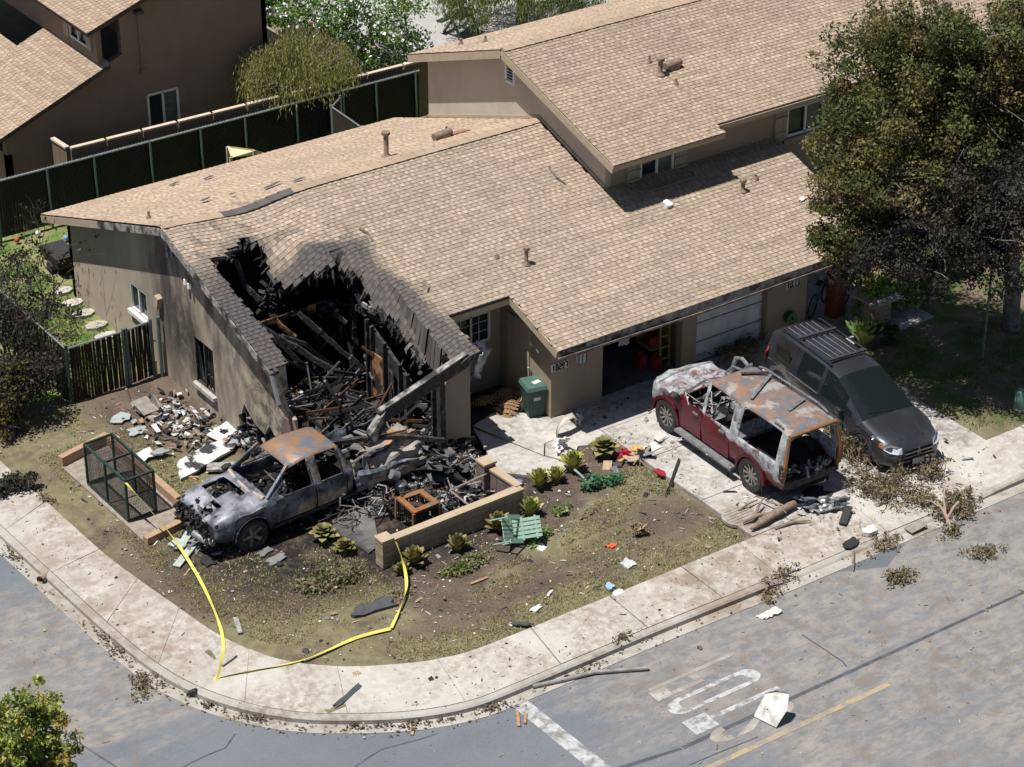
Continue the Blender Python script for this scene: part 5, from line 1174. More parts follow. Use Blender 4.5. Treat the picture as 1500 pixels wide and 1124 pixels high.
# ---------------- grey minivan
M_van = mat('grey_van_paint', (.034, .036, .043), (.028, .03, .036), 2, .35, .25, c3=(.05, .05, .052), s3=1.4, t3=.6, w3=.2, spec=.5, local=True, coat=1.0)
M_vanglass = NT('van_glass').out((.010, .014, .015), .04, 0, .8)
van = ltag('grey_minivan', 'dark grey minivan with roof bars parked beside the burned SUV', 'minivan')
VS = dict(x=[-2.35, -2.30, -2.2, -2.0, -1.86, -1.15, -1.0, -.2, -.08, .30, .80, 1.05, 1.4, 1.5, 1.8, 2.1, 2.3, 2.42, 2.47], wheels=(-1.56, 1.56), arch=.36, wz=.31,
    sill={-2.35: .42, -2.1: .3, -1.9: .24, 1.9: .22, 2.47: .24}, belt={-2.35: .86, -1.9: .92, .9: .84, 1.3: .82, 2.1: .72, 2.47: .52},
    top={-2.35: 1.20, -2.30: 1.36, -2.15: 1.45, -1.8: 1.50, -.6: 1.52, .05: 1.49, .3: 1.45, .8: 1.22, 1.4: .92, 1.6: .89, 2.0: .83, 2.3: .72, 2.47: .56},
    wl={-2.35: .66, -2.0: .76, 2.1: .76, 2.47: .52}, wm={-2.35: .70, -2.1: .80, 2.0: .80, 2.3: .72, 2.47: .54}, wb={-2.35: .68, -2.0: .78, 1.2: .77, 2.0: .73, 2.3: .62, 2.47: .48},
    wt={-2.35: .52, -2.1: .56, -.5: .57, .3: .57, 1.4: .70, 2.0: .66, 2.3: .56, 2.47: .44}, edge={-2.35: .06, .3: .06, 1.4: .03, 2.0: .05, 2.47: .04})
def van_cls(x, r_, s):
    if r_ == 'cap': return 'body'
    L_ = 'L' if s > 0 else ''
    if r_ in (4, 5):
        if -1.95 < x < -1.15: return 'quarter_window' + L_
        if -1.0 < x < -.2: return 'sliding_window' + L_
        if -.08 < x < .80: return 'front_window' + L_
    if r_ == 4 and .80 < x < 1.05: return 'front_window' + L_
    if r_ >= 6 and .30 < x < 1.4: return 'windshield'
    return 'body'
pp = car_body(VS, van_cls)
bd = build('body', weld(pp.pop('body')), M_van, van, smooth=38)
for k, q in pp.items():
    m = M_vanglass
    if k == 'quarter_window':
        b = MB(); b.bx(-1.82, -1.3, -.74, -.735, .95, 1.3); build('window_opening', b, M_black, van); m = M_black
    build(k.rstrip('L'), weld(q), m, van, smooth=38)
for x_ in (-1.56, 1.56):
    for s in (1, -1): wheel(van, x_, s * .70, .33, .2, .225, 10, mat('dark_alloy', (.16, .16, .165), (.09, .09, .09), 9, .35, .8), M_tyre, s)
b = MB(); b.bx(-2.2, 2.3, -.56, .56, .2, .6); build('underbody', b, M_black, van)
for s in (1, -1):
    b = MB(); b.tube([(-2.0, s * .50, 1.52), (-1.9, s * .50, 1.56), (-.2, s * .52, 1.565), (-.05, s * .52, 1.53)], .018, 6); build('roof_rail', b, M_van, van)
    b = MB(); b.beam((-1.1, s * .812, .30), (1.1, s * .812, .28), .012, .025); build('sill_trim', b, M_rim, van)
    b = MB(); b.box((-1.1, s * .795, .84), (1.9, .02, .018)); build('belt_trim', b, M_rim, van)
    for x_ in (-.32, .1): b = MB(); b.tube([(x_ - .1, s * .80, .70), (x_ - .07, s * .835, .71), (x_ + .07, s * .835, .71), (x_ + .1, s * .80, .70)], .017, 6); build('door_handle', b, M_van, van)
    for x_ in (-1.1, -.14, .82): b = MB(); b.beam((x_, s * .802, .3), (x_ + .02, s * .797, .82), .008, .012); build('door_seam', b, M_black, van)
    b = MB(); b.lathe((.78, s * .90, .92), [(.001, -.1), (.06, -.08), (.075, 0), (.06, .08), (.001, .1)], 10, 'X'); b.beam((.78, s * .76, .86), (.78, s * .88, .9), .05, .04); build('mirror', b, M_van, van, smooth=40)
    b = MB(); q = [(2.12, s * .735, .62), (2.34, s * .66, .58), (2.44, s * .50, .55), (2.46, s * .40, .55), (2.42, s * .40, .69), (2.36, s * .52, .73), (2.24, s * .645, .76), (2.10, s * .745, .75)]; q = [V(p[0] + .02, p[1] + s * .012, p[2]) for p in q]
    b.add(q, [tuple(range(8)) if s > 0 else tuple(range(8))[::-1]]); hl = build('headlight', b, mat('headlight_lens', (.72, .74, .76), (.45, .47, .5), 14, .12, .3), van)
    b = MB(); b.quad((2.09, s * .765, .64), (2.2, s * .735, .62), (2.2, s * .735, .72), (2.09, s * .765, .73)); build('turn_signal', b, mat('amber_lens', (.6, .22, .05), (.5, .18, .04), 9, .3), hl)
    b = MB(); b.hexa([(-2.36, s * .60, .74), (-2.16, s * .80, .74), (-2.12, s * .77, .98), (-2.30, s * .58, 1.02), (-2.39, s * .62, .76), (-2.17, s * .825, .76), (-2.13, s * .80, .97), (-2.33, s * .61, 1.0)]); build('tail_light', b, mat('tail_red', (.45, .02, .03), (.35, .015, .02), 9, .25), van)
for x_ in (-.2, -1.35): b = MB(); b.beam((x_, -.52, 1.585), (x_, .52, 1.585), .07, .035); build('roof_bar', b, M_tyre, van)
for k in range(5): b = MB(); y_ = -.32 + k * .16; b.beam((-2.0, y_, 1.505), (-.25, y_, 1.537), .014, .014); build('roof_rib', b, mat('dusty_rib', (.2, .2, .21), (.14, .14, .15), 5, .5), van)
b = MB(); q = [(2.475, -.40, .40), (2.475, .40, .40), (2.475, .36, .62), (2.475, -.36, .62)]; b.hexa([*q, *[(p[0] + .03, p[1] * .97, p[2] * .99 + .005) for p in q]]); gr = build('grille', b, M_black, van)
for z_ in (.46, .54): b = MB(); b.beam((2.515, -.37, z_), (2.515, .37, z_), .02, .022); build('grille_bar', b, M_rim, gr)
b = MB(); b.beam((2.515, 0, .40), (2.515, 0, .62), .02, .03); build('grille_bar', b, M_rim, gr)
b = MB(); b.box((2.52, 0, .51), (.03, .09, .09)); build('grille_emblem', b, M_rim, gr)
b = MB(); b.box((2.52, 0.0, .315), (.02, .3, .13)); build('licence_plate', b, MATS['plate_white'], van)
b = MB(); b.hexa([(2.2, -.72, .24), (2.47, -.48, .22), (2.47, .48, .22), (2.2, .72, .24), (2.2, -.74, .34), (2.5, -.48, .36), (2.5, .48, .36), (2.2, .74, .34)]); build('bumper', b, M_van, van, smooth=30)
b = MB(); b.bx(2.46, 2.505, -.42, .42, .235, .27); build('lower_grille', b, M_black, van)
b = MB(); b.bx(-1.9, .9, -.6, .6, .55, .62); [b.box((x_, y_, .95), (.14, .42, .6), (0, -.2, 0)) for x_ in (-.1, -1.0) for y_ in (-.33, .33)]; build('seats', b, M_tyre, van)
b = MB(); b.beam((1.36, .1, .95), (1.28, -.5, .985), .02, .02); build('wiper', b, M_black, van)
for s in (-.3, .3): b = MB(); b.tube([(1.45, s * 1.45, .90), (1.8, s * 1.2, .872), (2.25, s * .9, .76)], .018, 5); build('hood_crease', b, M_van, van, smooth=60)
tilt(van, (5.2, -5.69, .005), math.radians(-95.7))
# ---------------- burned pickup
def m_truck():
    s = NT('burnt_truck_steel'); x, y, z = s.xyz(s.obj)
    g = s.mix(s.ramp(s.noise(2.4, 9, .7, s.obj), .40, .58), (.165, .185, .225), (.035, .042, .056))
    g = s.mix(s.ramp(s.noise(5.5, 8, .74, s.obj), .55, .63), g, (.022, .021, .021))
    g = s.mix(s.math('MULTIPLY', s.ramp(s.noise(22, 5, .7, s.obj), .55, .7), .5), g, (.3, .31, .33))
    tanc = s.mix(s.ramp(s.noise(6, 5, .6, s.obj), .35, .65), (.42, .35, .26), (.20, .16, .12))
    low = s.math('MULTIPLY', s.ramp(z, .78, .60), s.ramp(s.noise(1.9, 6, .62, s.obj), .42, .55)); low = s.math('MULTIPLY', low, s.ramp(x, 1.1, .7)); g = s.mix(low, g, tanc)
    pl = s.math('MULTIPLY', s.ramp(z, .85, 1.2), s.ramp(s.noise(2.6, 5, .6, s.obj), .50, .62)); g = s.mix(s.math('MULTIPLY', pl, .7), g, tanc)
    rust = s.mix(s.ramp(s.noise(2.3, 6, .62, s.obj, dist=.6), .40, .62), (.15, .17, .205), (.33, .185, .09))
    edge = s.ramp(s.math('ABSOLUTE', y), .48, .60); rust = s.mix(s.math('MULTIPLY', edge, .6), rust, (.33, .16, .065))
    c = s.mix(s.ramp(z, 1.44, 1.50), g, rust)
    hood = s.math('MULTIPLY', s.ramp(x, 1.15, 1.3), s.ramp(z, .80, .92)); c = s.mix(s.math('MULTIPLY', hood, .85), c, s.mix(s.ramp(s.noise(3, 5, .6, s.obj), .4, .65), (.33, .335, .38), (.10, .105, .125)))
    s.bump(s.noise(9, 5, .65, s.obj), .4, .04)
    return s.out(c, .5, .25, .45)
M_truck = m_truck()
truck = ltag('burned_pickup', 'burned out crew cab pickup with orange rusted roof in front of the burned room', 'pickup truck')
TS = dict(x=[-.88, -.85, -.72, -.64, -.12, .02, .10, .56, .72, .90, 1.15, 1.25, 1.4, 1.6, 1.8, 2.0, 2.2, 2.36, 2.45], wheels=(1.6,), arch=.42, wz=.36,
    sill={-.88: .42, 1.1: .36, 2.2: .40, 2.45: .48}, belt={-.88: 1.0, 1.0: .98, 1.4: .96, 2.2: .90, 2.45: .80},
    top={-.88: 1.28, -.74: 1.50, -.56: 1.58, .28: 1.58, .52: 1.54, .8: 1.35, 1.2: 1.05, 1.4: 1.07, 2.0: 1.04, 2.3: .98, 2.45: .86},
    wl={-.88: .74, 2.0: .78, 2.45: .70}, wm={-.88: .80, 2.1: .82, 2.35: .78, 2.45: .72}, wb={-.88: .78, 1.0: .78, 2.0: .78, 2.45: .68},
    wt={-.88: .52, .5: .55, 1.2: .72, 2.0: .70, 2.45: .62}, edge={-.88: .05, .5: .06, 1.2: .04, 2.45: .05})
def truck_cls(x, r_, s):
    if r_ == 'cap': return 'nose' if x > 0 else None
    if r_ in (4, 5) and (-.64 < x < -.12 or .10 < x < .72): return None
    if r_ == 4 and .72 < x < .90: return None
    if r_ >= 6 and .55 < x < 1.16: return None
    if x < -.85 and r_ > 3: return None
    if r_ >= 7 and 1.42 < x < 1.98 and s < 0: return None
    if r_ >= 8 and 1.3 < x < 1.62 and s > 0: return None
    if r_ >= 8 and 2.0 < x < 2.4 and s > 0: return None
    return 'body'
def truck_dent(p):
    if p.x > 1.15 and p.z > .8: p = p + V(0, .0, .06 * noise.noise((p.x * 2.2, p.y * 2.2, 5)) + .025 * noise.noise((p.x * 7, p.y * 7, 1)) - .10 * math.exp(-((p.x - 2.25) ** 2 * 6 + (p.y - .1) ** 2 * 5)))
    if p.z > 1.4: p = p + V(0, 0, .02 * noise.noise((p.x * 3, p.y * 3, 3)))
    if p.x < .6 and .4 < p.z < 1.1: p = p + V(0, .02 * noise.noise((p.x * 3, p.z * 3, 8)), 0)
    return p
pp = car_body(TS, truck_cls, truck_dent)
solid(build('body', weld(pp['body']), M_truck, truck, smooth=26), .03); build('nose', pp['nose'], M_char, truck)
for nm, x0, x1 in (('front_door', .06, 1.02), ('rear_door', -.70, .02)):
    for s in (1, -1):
        b = MB()
        for (za, zb, ya, yb) in ((.44, .7, .815, .828), (.7, .97, .828, .805)):
            q = [(x0 + .015, s * ya, za), (x1 - .015, s * ya, za), (x1 - .015, s * yb, zb), (x0 + .015, s * yb, zb)]; b.quad(*(q if s < 0 else q[::-1]))
        solid(build(nm, b, M_truck, truck), .012)
b = MB(); b.bx(-2.6, 2.3, -.5, .5, .2, .5); b.bx(-.95, 1.15, -.7, .7, .45, .58); build('frame', b, M_black, truck)
for s in (1, -1):
    for x_ in (.04, -.72): b = MB(); b.beam((x_, s * .845, .45), (x_, s * .825, .97), .012, .02); build('door_seam', b, M_black, truck)
    for x0, x1, z1, dx in ((.10, .72, 1.48, .1), (-.64, -.12, 1.50, 0)):
        b = MB(); b.beam((x0, s * .80, .99), (x1 + dx, s * .80, .99), .02, .025); b.beam((x0, s * .80, .99), (x0 + .03, s * .62, z1), .02, .025); build('window_frame', b, M_char, truck)
    b = MB(); b.tube([(1.6 + .43 * math.cos(math.pi * k / 12), s * .825, .36 + .43 * math.sin(math.pi * k / 12)) for k in range(13)], .018, 5); build('arch_lip', b, M_char, truck)
    b = MB(); b.beam((-.95, s * .80, .40), (1.1, s * .80, .37), .05, .06); build('sill_rail', b, M_char, truck)
wheel(truck, 1.6, .70, .37, .24, .25, 5, mat('burnt_alloy', (.30, .30, .32), (.1, .1, .1), 8, .45, .7), M_tyre, 1, .03); wheel(truck, 1.6, -.70, .37, .24, .25, 5, MATS['burnt_alloy'], M_tyre, -1, .06)
rr = random.Random(8)
b = MB(); b.bx(1.3, 2.2, -.6, .6, .5, .78); build('engine_block', b, M_char, truck)
b = MB()
for _ in range(170):
    p = V(rr.uniform(1.25, 2.4), rr.uniform(-.6, .6), rr.uniform(.72, .92)); shb(b, p, (rr.uniform(.04, .2), rr.uniform(.02, .1), rr.uniform(.015, .06)), (rr.gauss(0, .6), rr.gauss(0, .6), rr.random() * 3), rr.choice([(.02, .02, .02), (.05, .05, .05), (.14, .14, .15), (.35, .35, .37), (.02, .02, .02)]))
for _ in range(130):
    p = V(rr.uniform(-.7, 1.15), rr.uniform(-.6, .6), rr.uniform(.58, .9)); shb(b, p, (rr.uniform(.05, .35), rr.uniform(.02, .08), rr.uniform(.015, .05)), (rr.gauss(0, .6), rr.gauss(0, .6), rr.random() * 3), rr.choice([(.02, .02, .02), (.04, .04, .04), (.14, .13, .12), (.3, .29, .27), (.02, .02, .02)]))
build('burnt_interior_debris', b, M_debris, truck, vcol=True, kind='stuff')
b = MB(); b.tube([(1.2, -.68, 1.05), (1.28, -.3, 1.0), (1.3, .2, 1.0), (1.22, .68, 1.04)], [.05, .07, .07, .05], 7); build('cowl', b, mat('tan_scorched_steel', (.5, .4, .29), (.3, .27, .25), 6, .6, .2), truck)
for s in (1, -1): b = MB(); b.beam((1.18, s * .72, 1.04), (.54, s * .55, 1.54), .06, .05); build('windshield_pillar', b, M_truck, truck)
b = MB(); b.tube([(2.48, .72, .50), (2.58, .5, .50), (2.60, .15, .49)], .075, 8); build('bumper', b, M_steel, truck, smooth=60)
b = MB(); b.tube([(2.52, -.7, .52), (2.5, -.3, .45), (2.4, .1, .4)], .06, 7); build('bumper', b, M_char, truck, smooth=60)
b = MB()
for _ in range(150): p = V(rr.uniform(2.35, 2.6), rr.uniform(-.75, .7), rr.uniform(.4, .85)); shb(b, p, (rr.uniform(.03, .09), rr.uniform(.03, .14), rr.uniform(.015, .045)), (rr.gauss(0, .6), rr.gauss(0, .6), rr.gauss(0, .6)), rr.choice([(.012, .012, .012), (.02, .02, .02), (.05, .05, .055), (.012, .012, .012)]))
build('burnt_grille_remains', b, M_debris, truck, vcol=True, kind='stuff')
b = MB(); b.lathe((1.15, -.88, 1.02), [(.001, -.12), (.06, -.1), (.08, 0), (.06, .1), (.001, .12)], 10, 'X'); build('mirror', b, M_char, truck, smooth=40)
# torn bed: crumpled panels behind the cab
def crumple(name, P, nu, nv, amp, m, par, seed, th=.02, freq=3.0, torn=.0):
    b = MB(); P = [Vector(p) for p in P]; g = []
    for i in range(nu + 1):
        row = []
        for j in range(nv + 1):
            u, v = i / nu, j / nv; p = P[0].lerp(P[1], u).lerp(P[3].lerp(P[2], u), v); nrm = (P[1] - P[0]).cross(P[3] - P[0]).normalized()
            p = p + nrm * amp * noise.noise((u * freq + seed, v * freq, seed * 1.7))
            if i in (0, nu) or j in (0, nv): p = p + V(noise.noise((u * 7, v * 7, seed)), noise.noise((u * 7, v * 7, seed + 5)), noise.noise((u * 7, v * 7, seed + 9))) * torn
            row.append(p)
        g.append(row)
    for i in range(nu):
        for j in range(nv): b.quad(g[i][j], g[i + 1][j], g[i + 1][j + 1], g[i][j + 1])
    o = build(name, weld(b), m, par, smooth=30); solid(o, th); return o
M_bed = mat('bed_rust_steel', (.36, .33, .29), (.24, .22, .2), 6, .6, .2, .3, 25, c3=(.34, .16, .06), s3=2.2, t3=.56, w3=.18, local=True)
crumple('bed_side_panel', [(-1.5, .80, .42), (-2.75, .70, .58), (-2.85, .34, 1.05), (-1.5, .5, .82)], 14, 8, .18, M_bed, truck, 3, .02, 3.2, .1)
crumple('bed_side_panel', [(-1.5, .5, .82), (-2.85, .34, 1.05), (-2.75, -.2, .9), (-1.5, -.05, .72)], 14, 8, .18, M_bed, truck, 5, .02, 3.2, .1)
crumple('bed_front_wall', [(-1.22, .78, .38), (-1.45, .70, .38), (-1.42, .62, 1.08), (-1.25, .66, 1.10)], 6, 10, .06, M_truck, truck, 7, .02, 3, .04)
crumple('bed_front_wall', [(-1.02, .75, .45), (-1.16, .70, .42), (-1.14, .55, 1.0), (-1.04, .5, 1.02)], 6, 10, .05, mat('tan_scorched_steel', (.5, .4, .29)), truck, 9, .02, 3, .04)
crumple('bed_side_panel', [(-1.2, -.75, .4), (-2.6, -.8, .5), (-2.6, -.75, .9), (-1.2, -.7, .95)], 14, 6, .14, M_truck, truck, 11, .02, 3, .08)
crumple('bed_side_panel', [(-.95, .82, .42), (-2.75, .86, .38), (-2.8, .80, .66), (-.95, .80, .86)], 20, 6, .12, M_truck, truck, 17, .02, 4, .1)
b = MB(); b.box((-1.75, .0, .36), (.14, 1.5, .14)); [b.beam((-2.8, s * .42, .42), (-.9, s * .42, .42), .09, .16) for s in (1, -1)]; build('rear_axle_and_rails', b, M_char, truck)
b = MB(); b.tube([(-1.0, .6, 1.0), (-1.5, .5, 1.03), (-1.9, .45, .95)], .03, 6); b.tube([(-2.2, .7, .45), (-2.62, .68, .50), (-2.78, .70, .35)], .05, 7); b.lathe((-2.76, .72, .38), [(.001, -.16), (.07, -.12), (.08, .1), (.001, .14)], 9); b.tube([(-1.2, -.3, .7), (-2.6, -.3, .7)], .05, 6); build('bent_bed_tube', b, M_steel, truck, smooth=50)
b = MB(); b.lathe((-1.95, 1.0, .28), [(.001, -.12), (.12, -.1), (.14, .05), (.05, .16)], 12); b.tube([(-1.75, .95, .62), (-1.9, .98, .52)], [.11, .10], 10); build('exhaust_can', b, M_steel, truck, smooth=45)
tilt(truck, (-6.72, -1.74, .0), math.radians(182.5), ry=math.radians(.6))
# ================================================================ burned room: framing and rubble
def beam_thing(name, pts, w_, h_, m, label, cat, group=None, rough=.006, wob=0):
    b = MB(); pts = [Vector(p) for p in pts]
    for p, q in zip(pts, pts[1:]):
        n_ = max(2, int((q - p).length / .22)); last = p
        for k in range(1, n_ + 1):
            t = p.lerp(q, k / n_) + V(R.gauss(0, rough), R.gauss(0, rough), R.gauss(0, rough)) * (1 if k < n_ else 0); s_ = R.uniform(.8, 1.1); b.beam(last, t + (t - last) * .05, w_ * s_, h_ * s_); last = t
    return tag(build(name, weld(b, .004), m, origin=pts[0]), label, cat, group)
beam_thing('scorched_joist', [(-5.447, 1.919, 2.350), (-4.717, 1.952, 2.350), (-3.976, 1.986, 2.350)], .05, .12, M_orangewood, 'orange unburned edged joist lying across the top of the roof hole', 'joist')
beam_thing('charred_rafter', [(-4.533, 1.752, 2.450), (-3.369, 0.969, 1.000)], .06, .12, M_char, 'long straight charred rafter sloping down from the orange joist end', 'rafter')
beam_thing('charred_rafter', [(-5.394, 1.956, 2.300), (-4.921, 1.663, 1.700), (-4.397, 1.486, 0.900)], .06, .12, M_char, 'charred rafter nearest the burned gable wall', 'rafter')
beam_thing('charred_rafter', [(-5.513, 1.737, 2.400), (-4.679, 1.304, 1.700), (-4.026, 0.796, 1.100)], .09, .14, M_char, 'thick flaking charred rafter between the two thinner ones', 'rafter', rough=.012)
beam_thing('charred_brace', [(-5.047, 1.588, 2.100), (-4.551, 1.451, 1.800)], .06, .1, M_char, 'short charred brace crossing the thick flaking rafter', 'brace')
beam_thing('scorched_stub', [(-5.035, 2.024, 2.450), (-4.922, 1.853, 2.200), (-4.707, 1.648, 1.950)], .05, .1, M_orangewood, 'short stub with an orange end beneath the joist', 'rafter')
beam_thing('scorched_stub', [(-5.914, 1.609, 2.900), (-5.676, 1.552, 2.600)], .05, .1, M_orangewood, 'orange stub at the inner edge of the left roof strip', 'rafter')
beam_thing('charred_stud', [(*(-3.474, 1.739), 0), (*(-3.474, 1.739), 1.85)], .08, .08, M_char, 'slim upright charred stud in the middle of the burned room', 'stud')
beam_thing('charred_stud', [(*(-3.374, 1.517), 0), (-3.174, 1.632, 2.450)], .13, .13, M_char, 'thick leaning charred post beside the slim upright stud', 'stud', rough=.01)
beam_thing('charred_stud', [(*(-3.734, 2.301), 0), (*(-3.694, 2.428), 1.4)], .06, .08, M_char, 'short charred stud stump left of the slim upright stud', 'stud')
beam_thing('charred_top_plate', [(-3.233, 1.427, 2.350), (-3.015, 0.640, 2.250), (-2.809, -0.091, 2.100), (-2.598, -1.122, 1.750)], .1, .14, M_char, 'long charred top plate along the right side of the hole', 'beam', rough=.01)
beam_thing('charred_top_plate', [(-3.291, 1.088, 2.600), (-2.800, -0.087, 2.300), (-2.564, -1.210, 1.950)], .05, .1, M_ash, 'ash coated batten under the right edge of the torn roof', 'beam', rough=.012)
beam_thing('charred_rafter', [(-3.643, 2.233, 2.900), (-3.142, 2.243, 2.800)], .05, .1, M_char, 'short charred rafter end poking from under the slumped shingles', 'rafter')
beam_thing('charred_rafter', [(-4.359, 2.283, 2.800), (-4.274, 2.138, 2.700)], .06, .1, M_char, 'broken rafter tip below the lower corner of the slumped shingles', 'rafter')
beam_thing('charred_rafter', [(-3.666, 1.718, 2.200), (-3.475, 1.490, 2.000)], .05, .1, M_char, 'small charred stick hanging under the ashy clump', 'rafter')
beam_thing('charred_rafter', [(-3.317, 1.235, 2.800), (-3.228, 1.065, 2.300)], .05, .1, M_char, 'steep charred stick right of the leaning post', 'rafter')
beam_thing('charred_rafter', [(-5.439, 2.826, 3.600), (-5.262, 2.760, 2.900), (-5.066, 2.527, 2.600)], .06, .12, M_char, 'dim charred rafter under the upper left corner of the hole', 'rafter')
def torn_edge():
    rr = random.Random(71); b = MB(); n_ = len(HOLE)
    for i in range(n_):
        a, c = HOLE[i], HOLE[(i + 1) % n_]; L = math.hypot(c[0] - a[0], c[1] - a[1])
        if (a[1] < -2 and c[1] < -2) or (a[0] < -6.1 and c[0] < -6.1): continue
        for _ in range(int(L * 26)):
            t = rr.random(); u, v = a[0] + (c[0] - a[0]) * t + rr.gauss(0, .05), a[1] + (c[1] - a[1]) * t + rr.gauss(0, .05)
            if v < -1.9: continue
            z = lroof(v) + lsag(u, v) - .03; w_ = rr.uniform(.03, .12); h = rr.uniform(.06, .34) ** 1.0; an = rr.random() * 6.28; d = V(math.cos(an), math.sin(an), 0) * w_; o = V(rr.gauss(-.04, .08), rr.gauss(-.02, .08), -h); p = V(u, v, z + rr.uniform(-.02, .05))
            col = jit(rr.choice([(.015, .015, .015), (.03, .03, .03), (.07, .07, .072), (.13, .125, .12), (.02, .02, .02)]), .3); m_ = p + o * .55 + V(rr.gauss(0, .04), rr.gauss(0, .04), 0)
            b.quad(p - d / 2, p + d / 2, m_ + d * rr.uniform(.2, .5), m_ - d * rr.uniform(.2, .5), col); b.tri(m_ - d * .35, m_ + d * .35, p + o, col)
    build('torn_roofing', b, M_debris, house, vcol=True, kind='stuff')
torn_edge()
# ashy clumps
def clump(name, c, rad, n, label, cols, seed, cat='debris', big=.2):
    rr = random.Random(seed); b = MB()
    for _ in range(n):
        p = V(c[0] + rr.gauss(0, rad[0] * .45), c[1] + rr.gauss(0, rad[1] * .45), c[2] + rr.gauss(0, rad[2] * .45)); shb(b, p, (rr.uniform(.06, big), rr.uniform(.03, big * .6), rr.uniform(.004, .02)), (rr.gauss(0, .3), rr.gauss(0, .3), rr.random() * 6), jit(rr.choice(cols), .3))
    o = build(name, b, M_debris, vcol=True, origin=c, kind='stuff'); return tag(o, label, cat)
AC = [(.02, .02, .02), (.04, .04, .04), (.10, .10, .10), (.24, .235, .23), (.015, .015, .015)]
clump('ashy_clump', (-3.527, 1.943, 2.250), (.42, .3, .18), 70, 'heap of grey burnt roofing caught on top of the leaning post', AC, 1)
clump('hanging_char', (-4.777, 2.556, 2.500), (.25, .25, .5), 80, 'black charred shreds hanging below the slumped shingle panel', AC[:3], 2)
clump('hanging_char', (-2.585, 0.530, 2.200), (.6, .5, .12), 90, 'burnt shingle scraps heaped along the torn right roof edge', AC, 3)
clump('hanging_char', (-2.590, -0.850, 2.100), (.35, .35, .22), 90, 'curled burnt shingle scraps above the standing wall fragment', AC, 4)
# rubble in the room and spilling behind the truck
def rubble():
    rr = random.Random(12); b = MB()
    def hgt(x, y): return .08 + .42 * math.exp(-((y + 1.0) / 1.0) ** 2) * (.6 + .4 * noise.noise((x, y, 2))) * (1 if -6.4 < x < -2.4 else .4) + .12 * max(0, noise.noise((x * 1.7, y * 1.7, 0)))
    cols = [(.012, .012, .012)] * 5 + [(.03, .03, .03)] * 4 + [(.07, .07, .07)] * 3 + [(.16, .155, .15), (.33, .32, .31), (.5, .49, .48), (.62, .61, .6), (.12, .075, .05), (.22, .21, .2), (.28, .3, .33)]
    for _ in range(7500):
        if rr.random() < .72: x, y = rr.uniform(-6.45, -2.5), rr.uniform(-2.3, 2.6)
        else: x, y = rr.uniform(-6.6, -2.7), rr.uniform(-3.7, -1.9)
        if y > 1.6 and x < -6.2: continue
        if x < -5.2 and y < -2.4: continue
        h = hgt(x, y); z = rr.random() ** .6 * h; k = rr.random(); c = jit(rr.choice(cols), .35)
        if k < .5: d = (rr.uniform(.08, .35), rr.uniform(.02, .07), rr.uniform(.02, .06))
        elif k < .85: d = (rr.uniform(.08, .28), rr.uniform(.06, .2), rr.uniform(.004, .02))
        else: d = (rr.uniform(.05, .16), rr.uniform(.04, .12), rr.uniform(.02, .06))
        shb(b, (x, y, z + .02), d, (rr.gauss(0, .4), rr.gauss(0, .45), rr.random() * 6.3), c)
    for _ in range(260):
        x, y = rr.uniform(-6.0, -2.7), rr.uniform(-2.2, 1.2); L = rr.uniform(.5, 1.5); a = rr.random() * 6.3; p = V(x, y, hgt(x, y) * .9); q = p + V(L * math.cos(a), L * math.sin(a) * .7, rr.gauss(.05, .2)); q.x = min(max(q.x, -6.1), -2.55); b.beam(p, q, rr.uniform(.03, .07), rr.uniform(.03, .09), jit(rr.choice(cols[:12]), .4))
    o = build('burnt_rubble', b, M_debris, vcol=True, kind='stuff'); tag(o, 'deep heap of charred boards and ash filling the burned room behind the pickup', 'rubble')
    b = MB(); st = .22
    for i in range(int(3.9 / st)):
        for j in range(int(4.6 / st)):
            x, y = -6.35 + i * st, -2.3 + j * st; q = [(x, y), (x + st, y), (x + st, y + st), (x, y + st)]; b.quad(*[(px, py, hgt(px, py) * .45) for px, py in q])
    o = build('ash_bed', weld(b), M_black, smooth=60, kind='stuff'); tag(o, 'black ash bed under the rubble in the burned room', 'ash')
rubble()
def sticks():
    rr = random.Random(55); b = MB()
    for _ in range(150):
        p = V(rr.uniform(-6.0, -2.9), rr.uniform(-1.6, 2.6), rr.uniform(.2, 1.1)); top = lroof(p.y) - .5
        a = rr.random() * 6.28; L = rr.uniform(.5, 1.7); q = p + V(math.cos(a) * L, math.sin(a) * L * .8, rr.gauss(.25, .5)); q.x = min(max(q.x, -6.05), -2.6); q.z = min(max(q.z, .1), top)
        b.beam(p, q, rr.uniform(.025, .05), rr.uniform(.03, .09), jit(rr.choice([(.012, .012, .012), (.03, .03, .03), (.06, .06, .06), (.16, .155, .15), (.1, .05, .025)]), .3))
    for _ in range(60):
        p = V(rr.uniform(-6.2, -3.0), rr.uniform(-3.2, -1.9), rr.uniform(.05, .3)); pts = [p]; 
        for _ in range(4): pts.append(pts[-1] + V(rr.gauss(0, .18), rr.gauss(0, .15), rr.gauss(.03, .1)))
        b.tube(pts, rr.uniform(.008, .02), 4, jit(rr.choice([(.25, .24, .23), (.05, .05, .05), (.4, .39, .38), (.16, .09, .06)]), .3))
    o = build('charred_sticks', b, M_debris, vcol=True, kind='stuff'); tag(o, 'tangle of thin charred battens and wires in and before the burned room', 'debris')
sticks()
